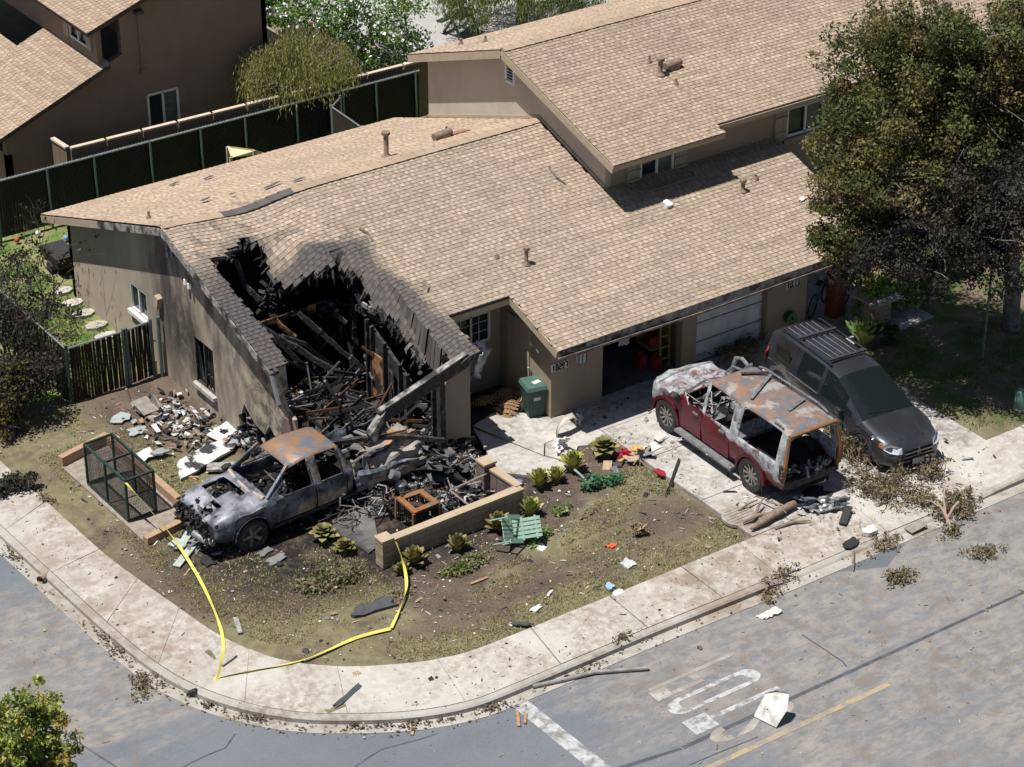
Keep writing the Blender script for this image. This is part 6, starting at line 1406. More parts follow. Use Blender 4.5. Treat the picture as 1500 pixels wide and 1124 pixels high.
# large recognisable pieces
hd = thing('fallen_header', (-3.780, -1.900, 1.654), 'charred header beam leaning from the standing wall fragment down into the rubble', 'beam')
a_, c_ = V(*(-2.525, -1.900, 2.304)), V(*(-4.805, -2.000, 1.677)); b = MB(); b.beam(a_, c_, .12, .30); build('beam', b, M_char, hd); b = MB(); b.beam(a_ + V(0, -.0, .17), c_ + V(0, 0, .17), .15, .03); build('ash_crust', b, M_trimburn, hd)
b = MB(); q = V(*(-5.066, -2.100, 1.345)); b.hexa([c_ + V(.1, -.1, -.2), c_ + V(.1, .1, -.2), q + V(0, .12, -.1), q + V(0, -.12, -.1), c_ + V(.1, -.1, .16), c_ + V(.1, .1, .16), q + V(-.1, .1, .1), q + V(-.1, -.1, .1)]); build('split_end', b, M_trimburn, hd)
b = MB(); b.slab([[(-3.02, -.05), (-3.02, 1.75), (-2.9, 2.0), (-2.36, 2.1), (-2.36, -.05)]], lambda x, z: (x, -1.79, z), (0, .16, 0)); fw = build('front_wall_fragment', b, M_stucco2, house)
b = MB(); b.beam((-3.08, -1.75, 0), (-3.1, -1.75, 1.85), .14, .14); b.beam((-3.2, -1.62, 0), (-3.2, -1.62, 1.7), .06, .1); build('charred_stud', b, M_char, house)
cr_ = ltag('curled_metal_sheet', 'pale blue curled sheet metal leaning behind the standing wall fragment', 'sheet metal')
M_sheet = mat('pale_sheet_metal', (.50, .52, .55), (.34, .36, .39), 5, .5, .3, .2, 12)
crumple('sheet', [(-1.582, -0.669, 0.900), (-1.183, -0.571, 0.900), (-0.904, -0.548, 1.500), (-1.556, -0.992, 1.700)], 10, 12, .22, M_sheet, cr_, 13, .012, 2.5, .04); crumple('sheet', [(-1.702, -0.743, 1.200), (-1.366, -0.628, 1.300), (-1.107, -0.576, 1.750), (-1.509, -0.790, 1.800)], 8, 10, .2, M_sheet, cr_, 15, .012, 2.5, .04)
b = MB(); b.tube([(-2.387, -0.950, 2.200), (-2.422, -1.345, 2.000), (-2.288, -1.536, 1.500), (-2.467, -1.502, 1.200)], [.03, .045, .04, .015], 5); tag(build('bent_white_trim', b, M_white, origin=(-2.422, -1.345, 2.000)), 'bent white metal trim strip dangling over the standing wall fragment', 'trim')
b = MB(); b.tube([(-2.439, -1.027, 2.200), (-2.337, -1.326, 2.100), (-2.300, -1.692, 1.900)], .03, 5); tag(build('bent_white_trim', b, M_ash, origin=(-2.439, -1.027, 2.200)), 'thin grey torn batten sticking out above the wall fragment', 'trim')
beam_thing('charred_pole', [(-6.112, -1.752, 1.350), (-5.206, -1.911, 1.250), (-4.288, -2.348, 1.200), (-3.592, -2.601, 1.000)], .09, .09, M_char, 'long black charred pole resting across the pickup roof edge and bed', 'pole', rough=.008)
for i, (p, q, lb_) in enumerate((((-5.013, 1.018, 0.500), (-4.555, -0.534, 0.400), 'charred board slanting out of the rubble above the pickup roof'), ((-3.372, 0.213, 0.600), (-4.884, -0.508, 0.500), 'charred board crossing under the fallen header'), ((-4.656, 0.716, 0.700), (-5.310, -0.210, 0.500), 'short thick charred board standing in the rubble'), ((-3.028, -0.369, 0.500), (-2.999, -1.419, 0.300), 'charred board lying by the foot of the wall fragment'), ((-4.177, 0.070, 0.500), (-4.728, -1.041, 0.450), 'grey flaked board end behind the pickup bed'))):
    beam_thing('charred_board', [p, q], .14, .04, M_char, lb_, 'board')
clump('charred_tangle', (-3.685, -2.671, 0.300), (.55, .45, .4), 110, 'tall black tangle of charred scraps by the foot of the wall fragment', AC[:3] + [(.2, .2, .2)], 31, big=.4)
clump('charred_tangle', (-4.607, -1.326, 0.550), (.7, .4, .35), 110, 'black charred scraps heaped over the pickup bed', AC, 32, big=.4)
clump('broken_wall_end', V(*(-6.200, 1.320, 0.369)) + V(.1, -.3, 0), (.25, .4, .35), 60, 'shattered studs and lath at the broken foot of the gable wall', AC + [(.2, .19, .18)], 8)
for k in range(4): b = MB(); v_ = 1.2 - k * .4; b.beam((-6.2, v_, 0), (-6.2, v_ + .05, .55 + .25 * R.random()), .05, .09); build('charred_stud', b, M_char, house)
# ================================================================ planter walls and patio things
A_, B_ = V(*(-6.225, -4.712, 0.580)), V(*(-2.943, -4.635, 0.580)); A_.z = B_.z = 0; dv = (B_ - A_).normalized(); LW = (B_ - A_).length; nv = V(-dv.y, dv.x, 0); ang = math.atan2(dv.y, dv.x)
M_block = mat('tan_block', (.36, .285, .205), (.29, .225, .16), 4, .9, 0, .4, 50); M_blockcap = mat('block_cap', (.44, .35, .25), (.37, .29, .2), 4, .9, 0, .3, 50); M_brickdk = mat('mauve_block', (.21, .15, .135), (.15, .11, .1), 4, .9, 0, .4, 50)
lw = thing('block_wall', A_, 'low tan block wall with cap along the planting bed', 'wall')
me = None
for r_ in range(3):
    x = -.2 * (r_ % 2)
    while x < LW - .05:
        a0, a1 = max(0, x), min(LW, x + .4); c = A_ + dv * (a0 + a1) / 2 + nv * .08 + V(0, 0, .095 + r_ * .18); b = MB(); b.box(c, (a1 - a0 - .012, .15, .168), (0, 0, ang)); build('block', b, M_block, lw); x += .4
x = 0
b = MB(); b.box(A_ + dv * LW / 2 + nv * .08 + V(0, 0, .27), (LW - .02, .135, .53), (0, 0, ang)); build('mortar_core', b, M_brickdk, lw)
while x < LW: a1 = min(LW, x + .8); b = MB(); b.box(A_ + dv * (x + a1) / 2 + nv * .08 + V(0, 0, .575), (a1 - x - .008, .2, .055), (0, 0, ang)); build('cap', b, M_blockcap, lw); x += .8
def pier(c, w_, h, n_, m, label, capm):
    t = thing('block_pier', (c[0], c[1], 0), label, 'pier')
    for k in range(n_): b = MB(); b.box((c[0], c[1], h / n_ * (k + .5)), (w_ - .01 * (k % 2), w_ - .01 * (k % 2), h / n_ - .012), (0, 0, ang)); build('block', b, m, t)
    b = MB(); b.box((c[0], c[1], h / 2), (w_ - .03, w_ - .03, h - .01), (0, 0, ang)); build('core', b, M_brickdk, t); b = MB(); b.box((c[0], c[1], h + .025), (w_ + .03, w_ + .03, .05), (0, 0, ang)); build('cap', b, capm, t)
pier((-6.374, -4.609), .27, .62, 5, M_block, 'tan block pier with yellow tape at the left end of the low wall', M_blockcap)
pier((-3.083, -3.450, 0.720)[:2], .3, .70, 4, M_brickdk, 'mauve block pier at the far end of the patio', MATS['block_cap'])
rw = thing('return_wall', (-2.479, -3.162, 0.000), 'short mauve block return wall behind the wire crate', 'wall')
a_, c_ = V(*(-3.039, -3.513, 0.600)), V(*(-2.966, -4.494, 0.600)); d_ = (c_ - a_).normalized(); L_ = (c_ - a_).length; an2 = math.atan2(d_.y, d_.x)
for r_ in range(3):
    for k in range(3): b = MB(); b.box(a_ + d_ * L_ * (k + .5) / 3 + V(0, 0, -.5 + r_ * .185), (L_ / 3 - .012, .15, .172), (0, 0, an2)); build('block', b, M_brickdk, rw)
b = MB(); b.box((a_ + c_) / 2 + V(0, 0, -.32), (L_, .13, .5), (0, 0, an2)); build('core', b, M_brickdk, rw); b = MB(); b.box((a_ + c_) / 2 + V(0, 0, .0), (L_ + .02, .19, .05), (0, 0, an2)); build('cap', b, M_blockcap, rw)
# rusted fire table
Q = [V(*(-5.238, -3.267, 0.500)), V(*(-4.616, -3.278, 0.500)), V(*(-4.582, -3.952, 0.500)), V(*(-5.264, -3.987, 0.500))]; cc = sum(Q, V(0, 0, 0)) / 4
ft = thing('rusted_square_frame', (cc.x, cc.y, 0), 'orange rusted square fire table frame behind the low block wall', 'table')
b = MB(); I_ = [cc + (q - cc) * .62 for q in Q]
for k in range(4): j = (k + 1) % 4; b.hexa([Q[k] - V(0, 0, .05), Q[j] - V(0, 0, .05), I_[j] - V(0, 0, .05), I_[k] - V(0, 0, .05), Q[k], Q[j], I_[j], I_[k]][::1])
build('rim', b, M_rust, ft)
for q in Q: b = MB(); b.beam((q.x, q.y, 0), (q.x * .97 + cc.x * .03, q.y * .97 + cc.y * .03, .47), .06, .06); build('leg', b, M_rust, ft)
for k in (0, 1, 2, 3):
    j = (k + 1) % 4
    for t in range(1, 9): p = Q[k].lerp(Q[j], t / 9); b = MB(); b.beam((p.x, p.y, .12), (p.x, p.y, .46), .012, .03); build('bar', b, M_char, ft)
b = MB(); b.hexa([cc + V(-.2, -.15, -.32), cc + V(.2, -.15, -.32), cc + V(.2, .15, -.32), cc + V(-.2, .15, -.32), cc + V(-.16, -.12, -.02), cc + V(.1, -.14, -.1), cc + V(.12, .1, -.14), cc + V(-.14, .12, -.04)]); build('inner_pan', b, mat('dark_rust', (.10, .045, .03), (.06, .04, .035), 5, .8), ft)
# wire crate
wc = thing('wire_crate', (-3.125, -3.350, 0.000), 'pinkish bare wire crate frame lying open on the rubble by the return wall', 'crate frame')
T_ = [V(*(-4.029, -3.477, 0.340)), V(*(-3.027, -3.624, 0.550)), V(*(-2.986, -4.447, 0.600)), V(*(-4.068, -4.281, 0.400))]; B2 = [V(q.x + .05, q.y + .02, .06) for q in T_]; M_crate = mat('scorched_tube', (.38, .29, .26), (.24, .2, .19), 9, .6, .3)
for k in range(4):
    j = (k + 1) % 4; b = MB(); b.tube([T_[k], T_[j]], .02, 6); build('rail', b, M_crate, wc); b = MB(); b.tube([B2[k], B2[j]], .016, 6); build('rail', b, M_crate, wc); b = MB(); b.tube([T_[k], B2[k]], .02, 6); build('upright', b, M_crate, wc)
for t in (.3, .62): b = MB(); b.tube([B2[0].lerp(B2[1], t), B2[3].lerp(B2[2], t)], .014, 5); build('rail', b, M_crate, wc)
b = MB(); b.tube([T_[1].lerp(T_[2], .1), T_[1].lerp(T_[2], .3) + V(0, 0, -.5)], .014, 5); b.tube([(-3.754, -2.960, 0.300), (-3.817, -3.260, 0.100)], .015, 5); build('loose_tube', b, M_crate, wc)
for i, (p, q) in enumerate((((-3.846, -2.965, 0.250), (-3.834, -3.152, 0.050)), ((-3.651, -2.934, 0.250), (-3.224, -3.342, 0.100)), ((-3.732, -3.159, 0.120), (-3.236, -3.490, 0.300)), ((-3.511, -2.934, 0.200), (-3.443, -3.094, 0.120)))): b = MB(); b.tube([p, q], .018, 5); tag(build('bent_tube', b, M_crate, origin=p), ('upright', 'longest', 'highest', 'shortest')[i] + ' loose burnt tube left of the wire crate', 'tube', 'loose tubes by the wire crate')
# overturned green garden chair
ch = ltag('green_garden_chair', 'overturned pale green slatted garden chair in the planting bed', 'chair'); M_ch = mat('pale_green_paint', (.27, .42, .34), (.22, .35, .285), 6, .6)
for k in range(6): b = MB(); b.box((0, -.27 + k * .107, .36), (.52, .078, .025)); build('seat_slat', b, M_ch, ch)
for k in range(5): b = MB(); b.box((-.40, -.23 + k * .115, .72), (.03, .085, .75), (0, -.35, 0)); build('back_slat', b, M_ch, ch)
for s in (-.32, .32):
    for x_ in (.22, -.26): b = MB(); b.box((x_, s, .28), (.07, .03, .56)); build('leg', b, M_ch, ch)
    b = MB(); b.box((-.02, s, .57), (.66, .12, .025)); build('armrest', b, M_ch, ch); b = MB(); b.box((-.02, s * .98, .33), (.6, .03, .06)); build('side_rail', b, M_ch, ch)
for z_ in (.6, .95): b = MB(); b.box((-.36 - (z_ - .6) * .37, 0, z_), (.03, .62, .06)); build('back_rail', b, M_ch, ch)
ch.location = (*(-4.133, -5.349), .33); ch.rotation_euler = (math.radians(-62), math.radians(-28), math.radians(200)); ch.scale = (.78, .78, .78)
# ---------------- agaves and other bed plants
def agave_leaf(L, W_, curl, thick):
    b = MB(); n_ = 6; rows = []
    for i in range(n_ + 1):
        t = i / n_; w_ = W_ * (math.sin(math.pi * min(1, t * .82 + .14)) ** .8) * (1 if t < 1 else .05); a = curl * t; x = L * (t - .12 * curl * t * t * .5) ; z = L * (.75 * t - curl * .42 * t * t)
        rows.append([(x * .7, -w_, z + thick * .6), (x * .7, 0, z - thick * .3), (x * .7, w_, z + thick * .6), (x * .7, 0, z - thick)])
    for i in range(n_):
        p, q = rows[i], rows[i + 1]
        for a, c in ((0, 1), (1, 2), (2, 3), (3, 0)): b.quad(p[a], p[c], q[c], q[a])
    return b
def agave(c, r_, n_, cols, label, seed, curl=.6, group=None, name='agave', fat=1.0):
    t = ltag(name, label, 'plant', group); rr = random.Random(seed)
    lo = None
    for k in range(n_):
        f = k / n_; a = k * 2.4; el = .15 + 1.05 * f; b = agave_leaf(r_ * (1 - .25 * f), r_ * .17 * fat, curl, .02)
        m = Euler((0, -el * .75, a)).to_matrix(); base = V(math.cos(a), math.sin(a), 0) * r_ * .12 * (1 - f) + V(0, 0, .03 + .32 * r_ * f)
        b.v = [tuple(m @ Vector(p) + base) for p in b.v]; col = rr.choice(cols); key = 'agave_%02d%02d%02d' % tuple(int(x * 100) for x in col)
        build('leaf', weld(b), mat(key, tuple(x * 1.1 for x in col), tuple(x * .75 for x in col), 7, .5, c3=(col[0] * 1.5, col[1] * 1.2, col[2] * 1.1), s3=4, t3=.6, w3=.2), t, smooth=60)
    b = MB(); b.lathe((0, 0, 0), [(r_ * .2, -.05), (r_ * .2, r_ * .35), (.01, r_ * .4)], 8); build('stem', b, mat('agave_core', (.16, .15, .06), (.1, .1, .04), 6, .7), t)
    t.location = (c[0], c[1], 0); t.rotation_euler = (rr.gauss(0, .05), rr.gauss(0, .05), rr.random() * 6); return t
YG = [(.34, .36, .10), (.42, .40, .13), (.26, .30, .08)]; OLV = [(.20, .19, .07), (.26, .235, .10), (.15, .145, .05)]
for i, (c, r_, cs, cu, lb_) in enumerate((((-6.942, -3.137), .40, OLV, 1.5, 'curled olive agave beside the pickup door'), ((-6.823, -3.777), .32, OLV, 1.3, 'small scorched agave between the pickup and the tan pier'), ((-5.898, -4.972), .40, OLV, .9, 'olive agave right of the yellow tape on the pier'), ((-6.291, -5.148), .28, OLV, 1.0, 'low agave at the foot of the tan pier'), ((-4.891, -5.066), .36, OLV, .8, 'agave left of the overturned green chair'), ((-3.754, -4.925), .40, OLV, .8, 'agave half hidden behind the overturned green chair'), ((-2.913, -4.843), .38, YG, .55, 'yellow-green agave off the right end of the low wall'), ((-2.072, -3.986), .36, YG, .5, 'agave nearest the blue scrap by the return wall'), ((-1.660, -4.039), .30, YG, .5, 'second small agave in the row up to the driveway'), ((-1.096, -3.889), .42, YG, .7, 'larger agave beside the white torn cloth'), ((-0.160, -3.748), .46, OLV, 1.4, 'fat rounded agave next to the red rag'), ((7.847, -3.258), .62, [(.16, .27, .08), (.22, .32, .1), (.3, .36, .12)], .45, 'big bright green agave behind the minivan'))):
    agave(c, r_ * 1.18, 26 if i != 11 else 32, cs, lb_, 50 + i, cu, 'agaves in the front bed' if i < 11 else None, fat=1.25 if cu > 1.2 else 1.0)
bush('dry_ground_cover', (*(-7.648, -4.467), .06), (.75, .5, .13), 1500, .045, [(.16, .15, .07), (.22, .19, .10), (.10, .12, .05), (.26, .22, .15)], 'half dead ground cover patch below the pickup', 'ground cover', seed=61, stems=0, clumps=20)
bush('ground_cover', (*(-5.008, -5.715), .07), (.8, .35, .14), 1500, .045, [(.15, .17, .06), (.10, .13, .045), (.22, .2, .1)], 'straggly ground cover patch below the green chair', 'ground cover', seed=62, stems=0, clumps=20)
bush('leafy_plant', (*(-3.381, -5.625), .1), (.42, .3, .16), 700, .05, [(.14, .22, .06), (.20, .28, .09)], 'light green leafy plant right of the green chair', 'plant', seed=63, stems=0, clumps=10)
bush('leafy_plant', (*(-0.978, -4.717), .13), (.5, .32, .18), 900, .055, [(.08, .18, .09), (.12, .24, .12)], 'dark green succulent mound beside the green tube in the bed', 'plant', seed=64, stems=0, clumps=12)
bush('leafy_plant', (*(-2.307, -5.105), .08), (.3, .2, .12), 300, .05, [(.16, .22, .08), (.24, .26, .12)], 'sparse seedling clump between the low wall end and the mound', 'plant', seed=65, stems=0, clumps=8)
bush('dry_ground_cover', (*(-6.700, -5.659), .04), (.55, .3, .09), 600, .04, [(.30, .24, .15), (.22, .18, .11)], 'withered brown ground cover by the yellow tape', 'ground cover', seed=66, stems=0, clumps=12)
bush('dry_grass_clump', (*(-1.448, -6.694), .1), (.2, .15, .18), 160, .05, [(.34, .26, .16), (.26, .2, .12)], 'withered grass clump on the dry lawn by the driveway', 'plant', seed=67, stems=3, clumps=5, elong=4)
# brown ferns in the porch recess
def fern(c, n_, L, label, seed):
    t = ltag('dead_fern', label, 'fern'); rr = random.Random(seed); M_f = mat('fern_brown', (.20, .105, .055), (.30, .185, .10), 6, .8)
    for k in range(n_):
        a = rr.uniform(0, 6.28); b = MB(); pts = []
        for i in range(9): tt = i / 8; pts.append(V(math.cos(a) * L * tt, math.sin(a) * L * tt, L * (1.1 * tt - 1.2 * tt * tt) + .1))
        b.tube(pts, .008, 4)
        sd_ = V(-math.sin(a), math.cos(a), 0)
        for i in range(1, 9):
            w_ = .17 * math.sin(math.pi * i / 9.5) + .03
            for s in (1, -1): p = pts[i]; q = p + sd_ * s * w_ + V(0, 0, -.05); d_ = (pts[i] - pts[i - 1]) * .42; b.quad(p - d_, q - d_ * .6, q + d_ * .6, p + d_)
        build('frond', b, M_f, t)
    t.location = (c[0], c[1], 0); return t
fern((-0.511, -0.786), 9, .62, 'large brown dead fern behind the green bin', 3); fern((-1.085, -0.609), 5, .42, 'smaller rust brown dead fern deep in the porch', 4); fern((0.137, -0.404), 6, .5, 'upright brown fern against the garage side wall', 5)
# green wheelie bin
bn = ltag('green_bin', 'dark green wheeled rubbish bin at the garage side wall', 'bin'); M_bin = mat('bin_green', (.032, .075, .064), (.025, .06, .05), 5, .5)
b = MB(); b.hexa([(-.17, -.19, .04), (.17, -.19, .04), (.17, .19, .04), (-.17, .19, .04), (-.23, -.25, .72), (.23, -.25, .72), (.23, .25, .72), (-.23, .25, .72)]); build('tub', b, M_bin, bn)
b = MB(); b.hexa([(-.25, -.27, .72), (.25, -.27, .72), (.25, .29, .72), (-.25, .29, .72), (-.22, -.24, .80), (.22, -.24, .80), (.22, .27, .82), (-.22, .27, .82)]); l_ = build('lid', b, mat('bin_lid', (.075, .145, .125), (.06, .12, .1), 4, .5), bn)
b = MB(); b.tube([(-.2, .30, .74), (-.2, .34, .76), (.2, .34, .76), (.2, .30, .74)], .016, 6); build('handle', b, M_bin, bn)
for s in (-.2, .2): b = MB(); b.lathe((s, .2, .1), [(.001, -.03), (.1, -.03), (.1, .03), (.001, .03)], 14, 'X'); build('wheel', b, M_tyre, bn)
b = MB(); b.box((.06, -.02, .815), (.2, .12, .006), (.02, 0, .3)); build('lid_sticker', b, MATS['plate_white'], bn)
b = MB(); b.box((0, -.232, .5), (.16, .01, .08), (-.08, 0, 0)); build('front_sticker', b, MATS['plate_white'], bn)
bn.location = (*(-0.391, -1.391), 0); bn.rotation_euler = (0, 0, math.radians(-14))
# ---------------- cage in the timber planter
tp = thing('timber_planter', (-9.468, 0.949, 0.000), 'rectangular tan timber edging around the cage on the left lawn', 'planter'); M_tb = mat('tan_timber', (.40, .27, .175), (.33, .215, .14), 7, .85, 0, .3, 30)
a_, b_, c_, d_ = (V(*(-10.118, 2.599, 0.220)), V(*(-8.837, 2.932, 0.220)), V(*(-8.775, -0.926, 0.180)), V(*(-10.013, -1.150, 0.120)))
for p, q, h in ((a_, b_, .26), (b_, c_, .24), (c_, d_, .16)): bb = MB(); p0, q0 = V(p.x, p.y, h / 2), V(q.x, q.y, h / 2); bb.beam(p0, q0, .15, h); build('timber', bb, M_tb, tp)
bb = MB(); bb.slab([[(a_.x, a_.y), (b_.x, b_.y), (c_.x, c_.y), (d_.x, d_.y)]], lambda x, y: (x, y, .035), (0, 0, -.05)); build('gravel_bed', bb, mat('planter_bed', (.33, .29, .25), (.2, .165, .13), 7, .95, 0, .6, 30), tp)
cg = thing('wire_cage', (-9.468, 0.949, 0.000), 'dark green framed wire mesh cage standing in the timber planter', 'cage')
T4 = [V(*(-9.947, -0.263, 1.050)), V(*(-9.981, 1.559, 1.050)), V(*(-9.302, 1.600, 1.050)), V(*(-9.285, -0.236, 1.050))]; B4 = [V(p.x, p.y, .07) for p in T4]
def bar(p, q, r_=.022, nm='frame_bar'): b = MB(); b.beam(p, q, r_ * 2, r_ * 2); build(nm, b, M_green, cg)
for k in range(4): j = (k + 1) % 4; bar(T4[k], T4[j]); bar(B4[k], B4[j]); bar(T4[k], B4[k])
m0, m1 = T4[0].lerp(T4[1], .5), T4[3].lerp(T4[2], .5); bar(m0, m1); bar(m0, V(m0.x, m0.y, .07)); bar(m1, V(m1.x, m1.y, .07))
def meshpanel(P, n1, n2):
    b = MB()
    for i in range(1, n1): b.beam(P[0].lerp(P[1], i / n1), P[3].lerp(P[2], i / n1), .005, .005)
    for i in range(1, n2): b.beam(P[0].lerp(P[3], i / n2), P[1].lerp(P[2], i / n2), .005, .005)
    build('wire_mesh', b, mat('black_wire', (.03, .032, .032), (.02, .02, .02), 5, .5, .4), cg, kind='stuff')
for k in range(4): j = (k + 1) % 4; n1 = int((T4[j] - T4[k]).length / .035); meshpanel([T4[k], T4[j], B4[j], B4[k]], n1, 28)
meshpanel(T4, int((T4[1] - T4[0]).length / .035), int((T4[3] - T4[0]).length / .035))
# ---------------- caution tape
def tape(name, pts, label, w_=.065):
    b = MB(); P = [Vector(p) for p in pts]; S_ = []
    for i in range(len(P) - 1):
        for k in range(6):
            f = k / 6; a, c0, c1, d = P[max(0, i - 1)], P[i], P[i + 1], P[min(len(P) - 1, i + 2)]
            S_.append(.5 * ((2 * c0) + (c1 - a) * f + (2 * a - 5 * c0 + 4 * c1 - d) * f * f + (3 * c0 - a - 3 * c1 + d) * f ** 3))
    S_.append(P[-1]); pr = None
    for i, p in enumerate(S_):
        d = (S_[min(i + 1, len(S_) - 1)] - S_[max(0, i - 1)]).normalized(); a = d.cross(V(0, 0, 1)).normalized(); u = a.cross(d); ph = .9 * noise.noise((i * .16, len(S_), 0)) + .9 * math.sin(i * .21); o = (a * math.cos(ph) + u * math.sin(ph)) * w_ / 2
        q = (p - o, p + o)
        if pr: b.quad(pr[0], pr[1], q[1], q[0])
        pr = q
    return tag(build(name, weld(b), mat('yellow_tape', (.72, .63, .13), (.6, .53, .12), 5, .45), smooth=80, origin=P[0]), label, 'tape')
tape('caution_tape', [(-9.946, -0.258, 1.030), (-9.808, -0.912, 0.720), (-9.728, -1.905, 0.420), (-9.850, -3.168, 0.200), (-10.123, -4.375, 0.060), (-10.454, -5.214, 0.035), (-11.012, -6.032, 0.035), (-11.146, -6.088, 0.030)], 'yellow tape running from the cage corner down to the kerb')
tape('caution_tape', [(-11.093, -6.045, 0.030), (-10.280, -6.313, 0.040), (-9.361, -6.544, 0.050), (-8.258, -6.499, 0.050), (-7.523, -6.625, 0.050)], 'yellow tape lying across the sidewalk and lawn edge')
tape('caution_tape', [(-7.500, -6.613, 0.050), (-7.054, -6.215, 0.080), (-6.607, -5.773, 0.160), (-6.346, -5.298, 0.320), (-6.212, -4.818, 0.550), (-6.216, -4.724, 0.600)], 'yellow tape hanging from the tan block pier to the lawn')
tape('caution_tape', [(-6.443, -4.437, 0.580), (-6.449, -4.652, 0.550), (-6.359, -4.715, 0.550), (-6.204, -4.732, 0.600)], 'yellow tape wrapped around the top of the tan block pier')
# ================================================================ driveway, road and yard debris
def shardbox(b, c, d, rot, col, j=.35, rr=R):
    m = Euler(rot).to_matrix(); x, y, z = d[0] / 2, d[1] / 2, d[2] / 2
    p = [V(sx * x * (1 + rr.uniform(-j, j)), sy * y * (1 + rr.uniform(-j, j)), sz * z * (1 + rr.uniform(-j, j))) for sx, sy, sz in ((-1, -1, -1), (1, -1, -1), (1, 1, -1), (-1, 1, -1), (-1, -1, 1), (1, -1, 1), (1, 1, 1), (-1, 1, 1))]
    b.hexa([m @ q + Vector(c) for q in p], col)
def piece(name, c, d, rot, col, label, cat='debris', m=None, bend=0.0, group=None):
    """one flat torn scrap with an irregular outline"""
    n_ = 15; rr = random.Random(hash(label) % 9999 if False else int(abs(c[0] * 131 + c[1] * 977)) % 9973); pts = []
    for k in range(n_):
        a = 2 * math.pi * k / n_; r_ = 1 + rr.uniform(-.34, .12); sq = max(abs(math.cos(a)), abs(math.sin(a))); pts.append((d[0] / 2 * math.cos(a) / sq * r_, d[1] / 2 * math.sin(a) / sq * r_))
    b = MB(); b.slab([pts], lambda x, y: (x, y, bend * (x / max(.01, d[0])) ** 2 * d[0] + rr.uniform(-.01, .01) * (d[0] + .1)), (0, 0, -max(.008, d[2])))
    me_m = m or mat('scrap_%d_%d_%d' % tuple(int(q * 100) for q in col), tuple(q * 1.1 for q in col), tuple(q * .78 for q in col), 7, .8, 0, .2, 30, c3=tuple(q * .3 for q in col), s3=3, t3=.68, w3=.1)
    o = build(name, b, me_m, local=True); o.location = c; o.rotation_euler = rot; return tag(o, label, cat, group)
WH = (.72, .71, .69); GY = (.30, .31, .32); DKG = (.07, .075, .08); CH = (.03, .03, .03); TN = (.42, .32, .22); BL = (.1, .17, .35)
ZG, ZD = .03, .02
def plank(p, q, w_, h_, m, label, cat='plank', group=None): 
    b = MB(); b.beam(p, q, w_, h_); return tag(build('plank', b, m, origin=p), label, cat, group)
M_dwhite = mat('dusty_white_sheet', (.66, .65, .63), (.58, .57, .55), 4, .65, 0, .2, 9, c3=(.34, .30, .26), s3=2.6, t3=.62, w3=.2)
# large white panel standing in the road, and the flat one
wp = ltag('white_torn_sheet', 'large torn white sheet propped up in the street beside the STOP marking', 'sheet'); Pn = [V(*(-3.372, -12.700, -0.100)), V(*(-3.253, -13.185, -0.100)), V(*(-2.878, -13.070, 0.420)), V(*(-3.122, -12.705, 0.300))]
b = MB(); off = V(.03, .05, -.02); pl = [Pn[0], Pn[1], Pn[1].lerp(Pn[2], .55) + V(.05, -.05, 0), Pn[2], Pn[2].lerp(Pn[3], .5) + V(0, .04, .03), Pn[3], Pn[3].lerp(Pn[0], .5)]
n_ = len(pl); b.add(pl + [p + off for p in pl], [tuple(range(n_)), tuple(range(2 * n_ - 1, n_ - 1, -1))] + [(k, (k + 1) % n_ + n_ * 0, (k + 1) % n_ + n_, k + n_)[::-1] for k in range(n_)]); build('sheet', b, M_dwhite, wp)
b = MB(); b.tube([Pn[2] + off, Pn[2].lerp(Pn[3], .5) + V(0, .08, .03), Pn[3] + off], .02, 5); build('torn_edge', b, M_trimburn, wp)
b = MB(); b.beam(Pn[0].lerp(Pn[2], .35) + V(-.02, -.03, .02), Pn[0].lerp(Pn[2], .42) + V(.03, -.06, .0), .02, .01); build('ink_mark', b, M_tar, wp)
fs = ltag('white_torn_sheet', 'flat torn white sheet lying on the asphalt below the kerb', 'sheet'); crumple('sheet', [(-1.271, -10.229, -0.100), (-1.166, -10.416, -0.100), (-0.757, -10.429, -0.060), (-0.729, -10.231, -0.070)], 10, 8, .05, M_dwhite, fs, 61, .012, 3, .05)
b = MB(); b.tube([(-6.237, -9.600, -0.080), (-5.568, -9.779, -0.080), (-5.013, -9.903, -0.080), (-4.078, -10.396, -0.080)], .045, 8); tag(build('downed_pipe', b, mat('grey_conduit', (.34, .33, .32), (.22, .2, .18), 5, .6, .3), origin=(-6.237, -9.600, -0.080), smooth=50), 'long bent grey pipe lying along the gutter', 'pipe')
plank((-6.884, -10.027, -0.110), (-7.131, -10.424, -0.100), .06, .03, M_wood, 'short raw splinter on the white stop line'); plank((-8.687, -9.271, -0.110), (-8.895, -9.499, -0.110), .07, .03, M_wood, 'raw wood chip on the asphalt below the kerb ramp'); plank((-6.794, -10.166, -0.110), (-6.991, -10.422, -0.100), .05, .03, M_wood, 'second raw splinter right of the first on the stop line')
piece('bent_flashing', (-9.312, -7.958, 0.040), (.9, .14, .02), (0, 0, .35), DKG, 'narrow dark flashing strip on the sidewalk curve'); piece('bent_flashing', (-5.340, -7.944, 0.060), (.5, .16, .03), (.3, .2, 2.2), DKG, 'dark grey pointed scrap on the lawn edge by the sidewalk')
piece('burnt_board', (-7.387, -5.810, 0.080), (1.0, .32, .06), (.1, .0, -.1), DKG, 'wide dark burnt board lying on the front lawn', 'board'); plank((-9.814, -4.557, 0.040), (-9.997, -5.073, 0.040), .1, .03, M_ash, 'grey weathered stick on the lawn beside the yellow tape')
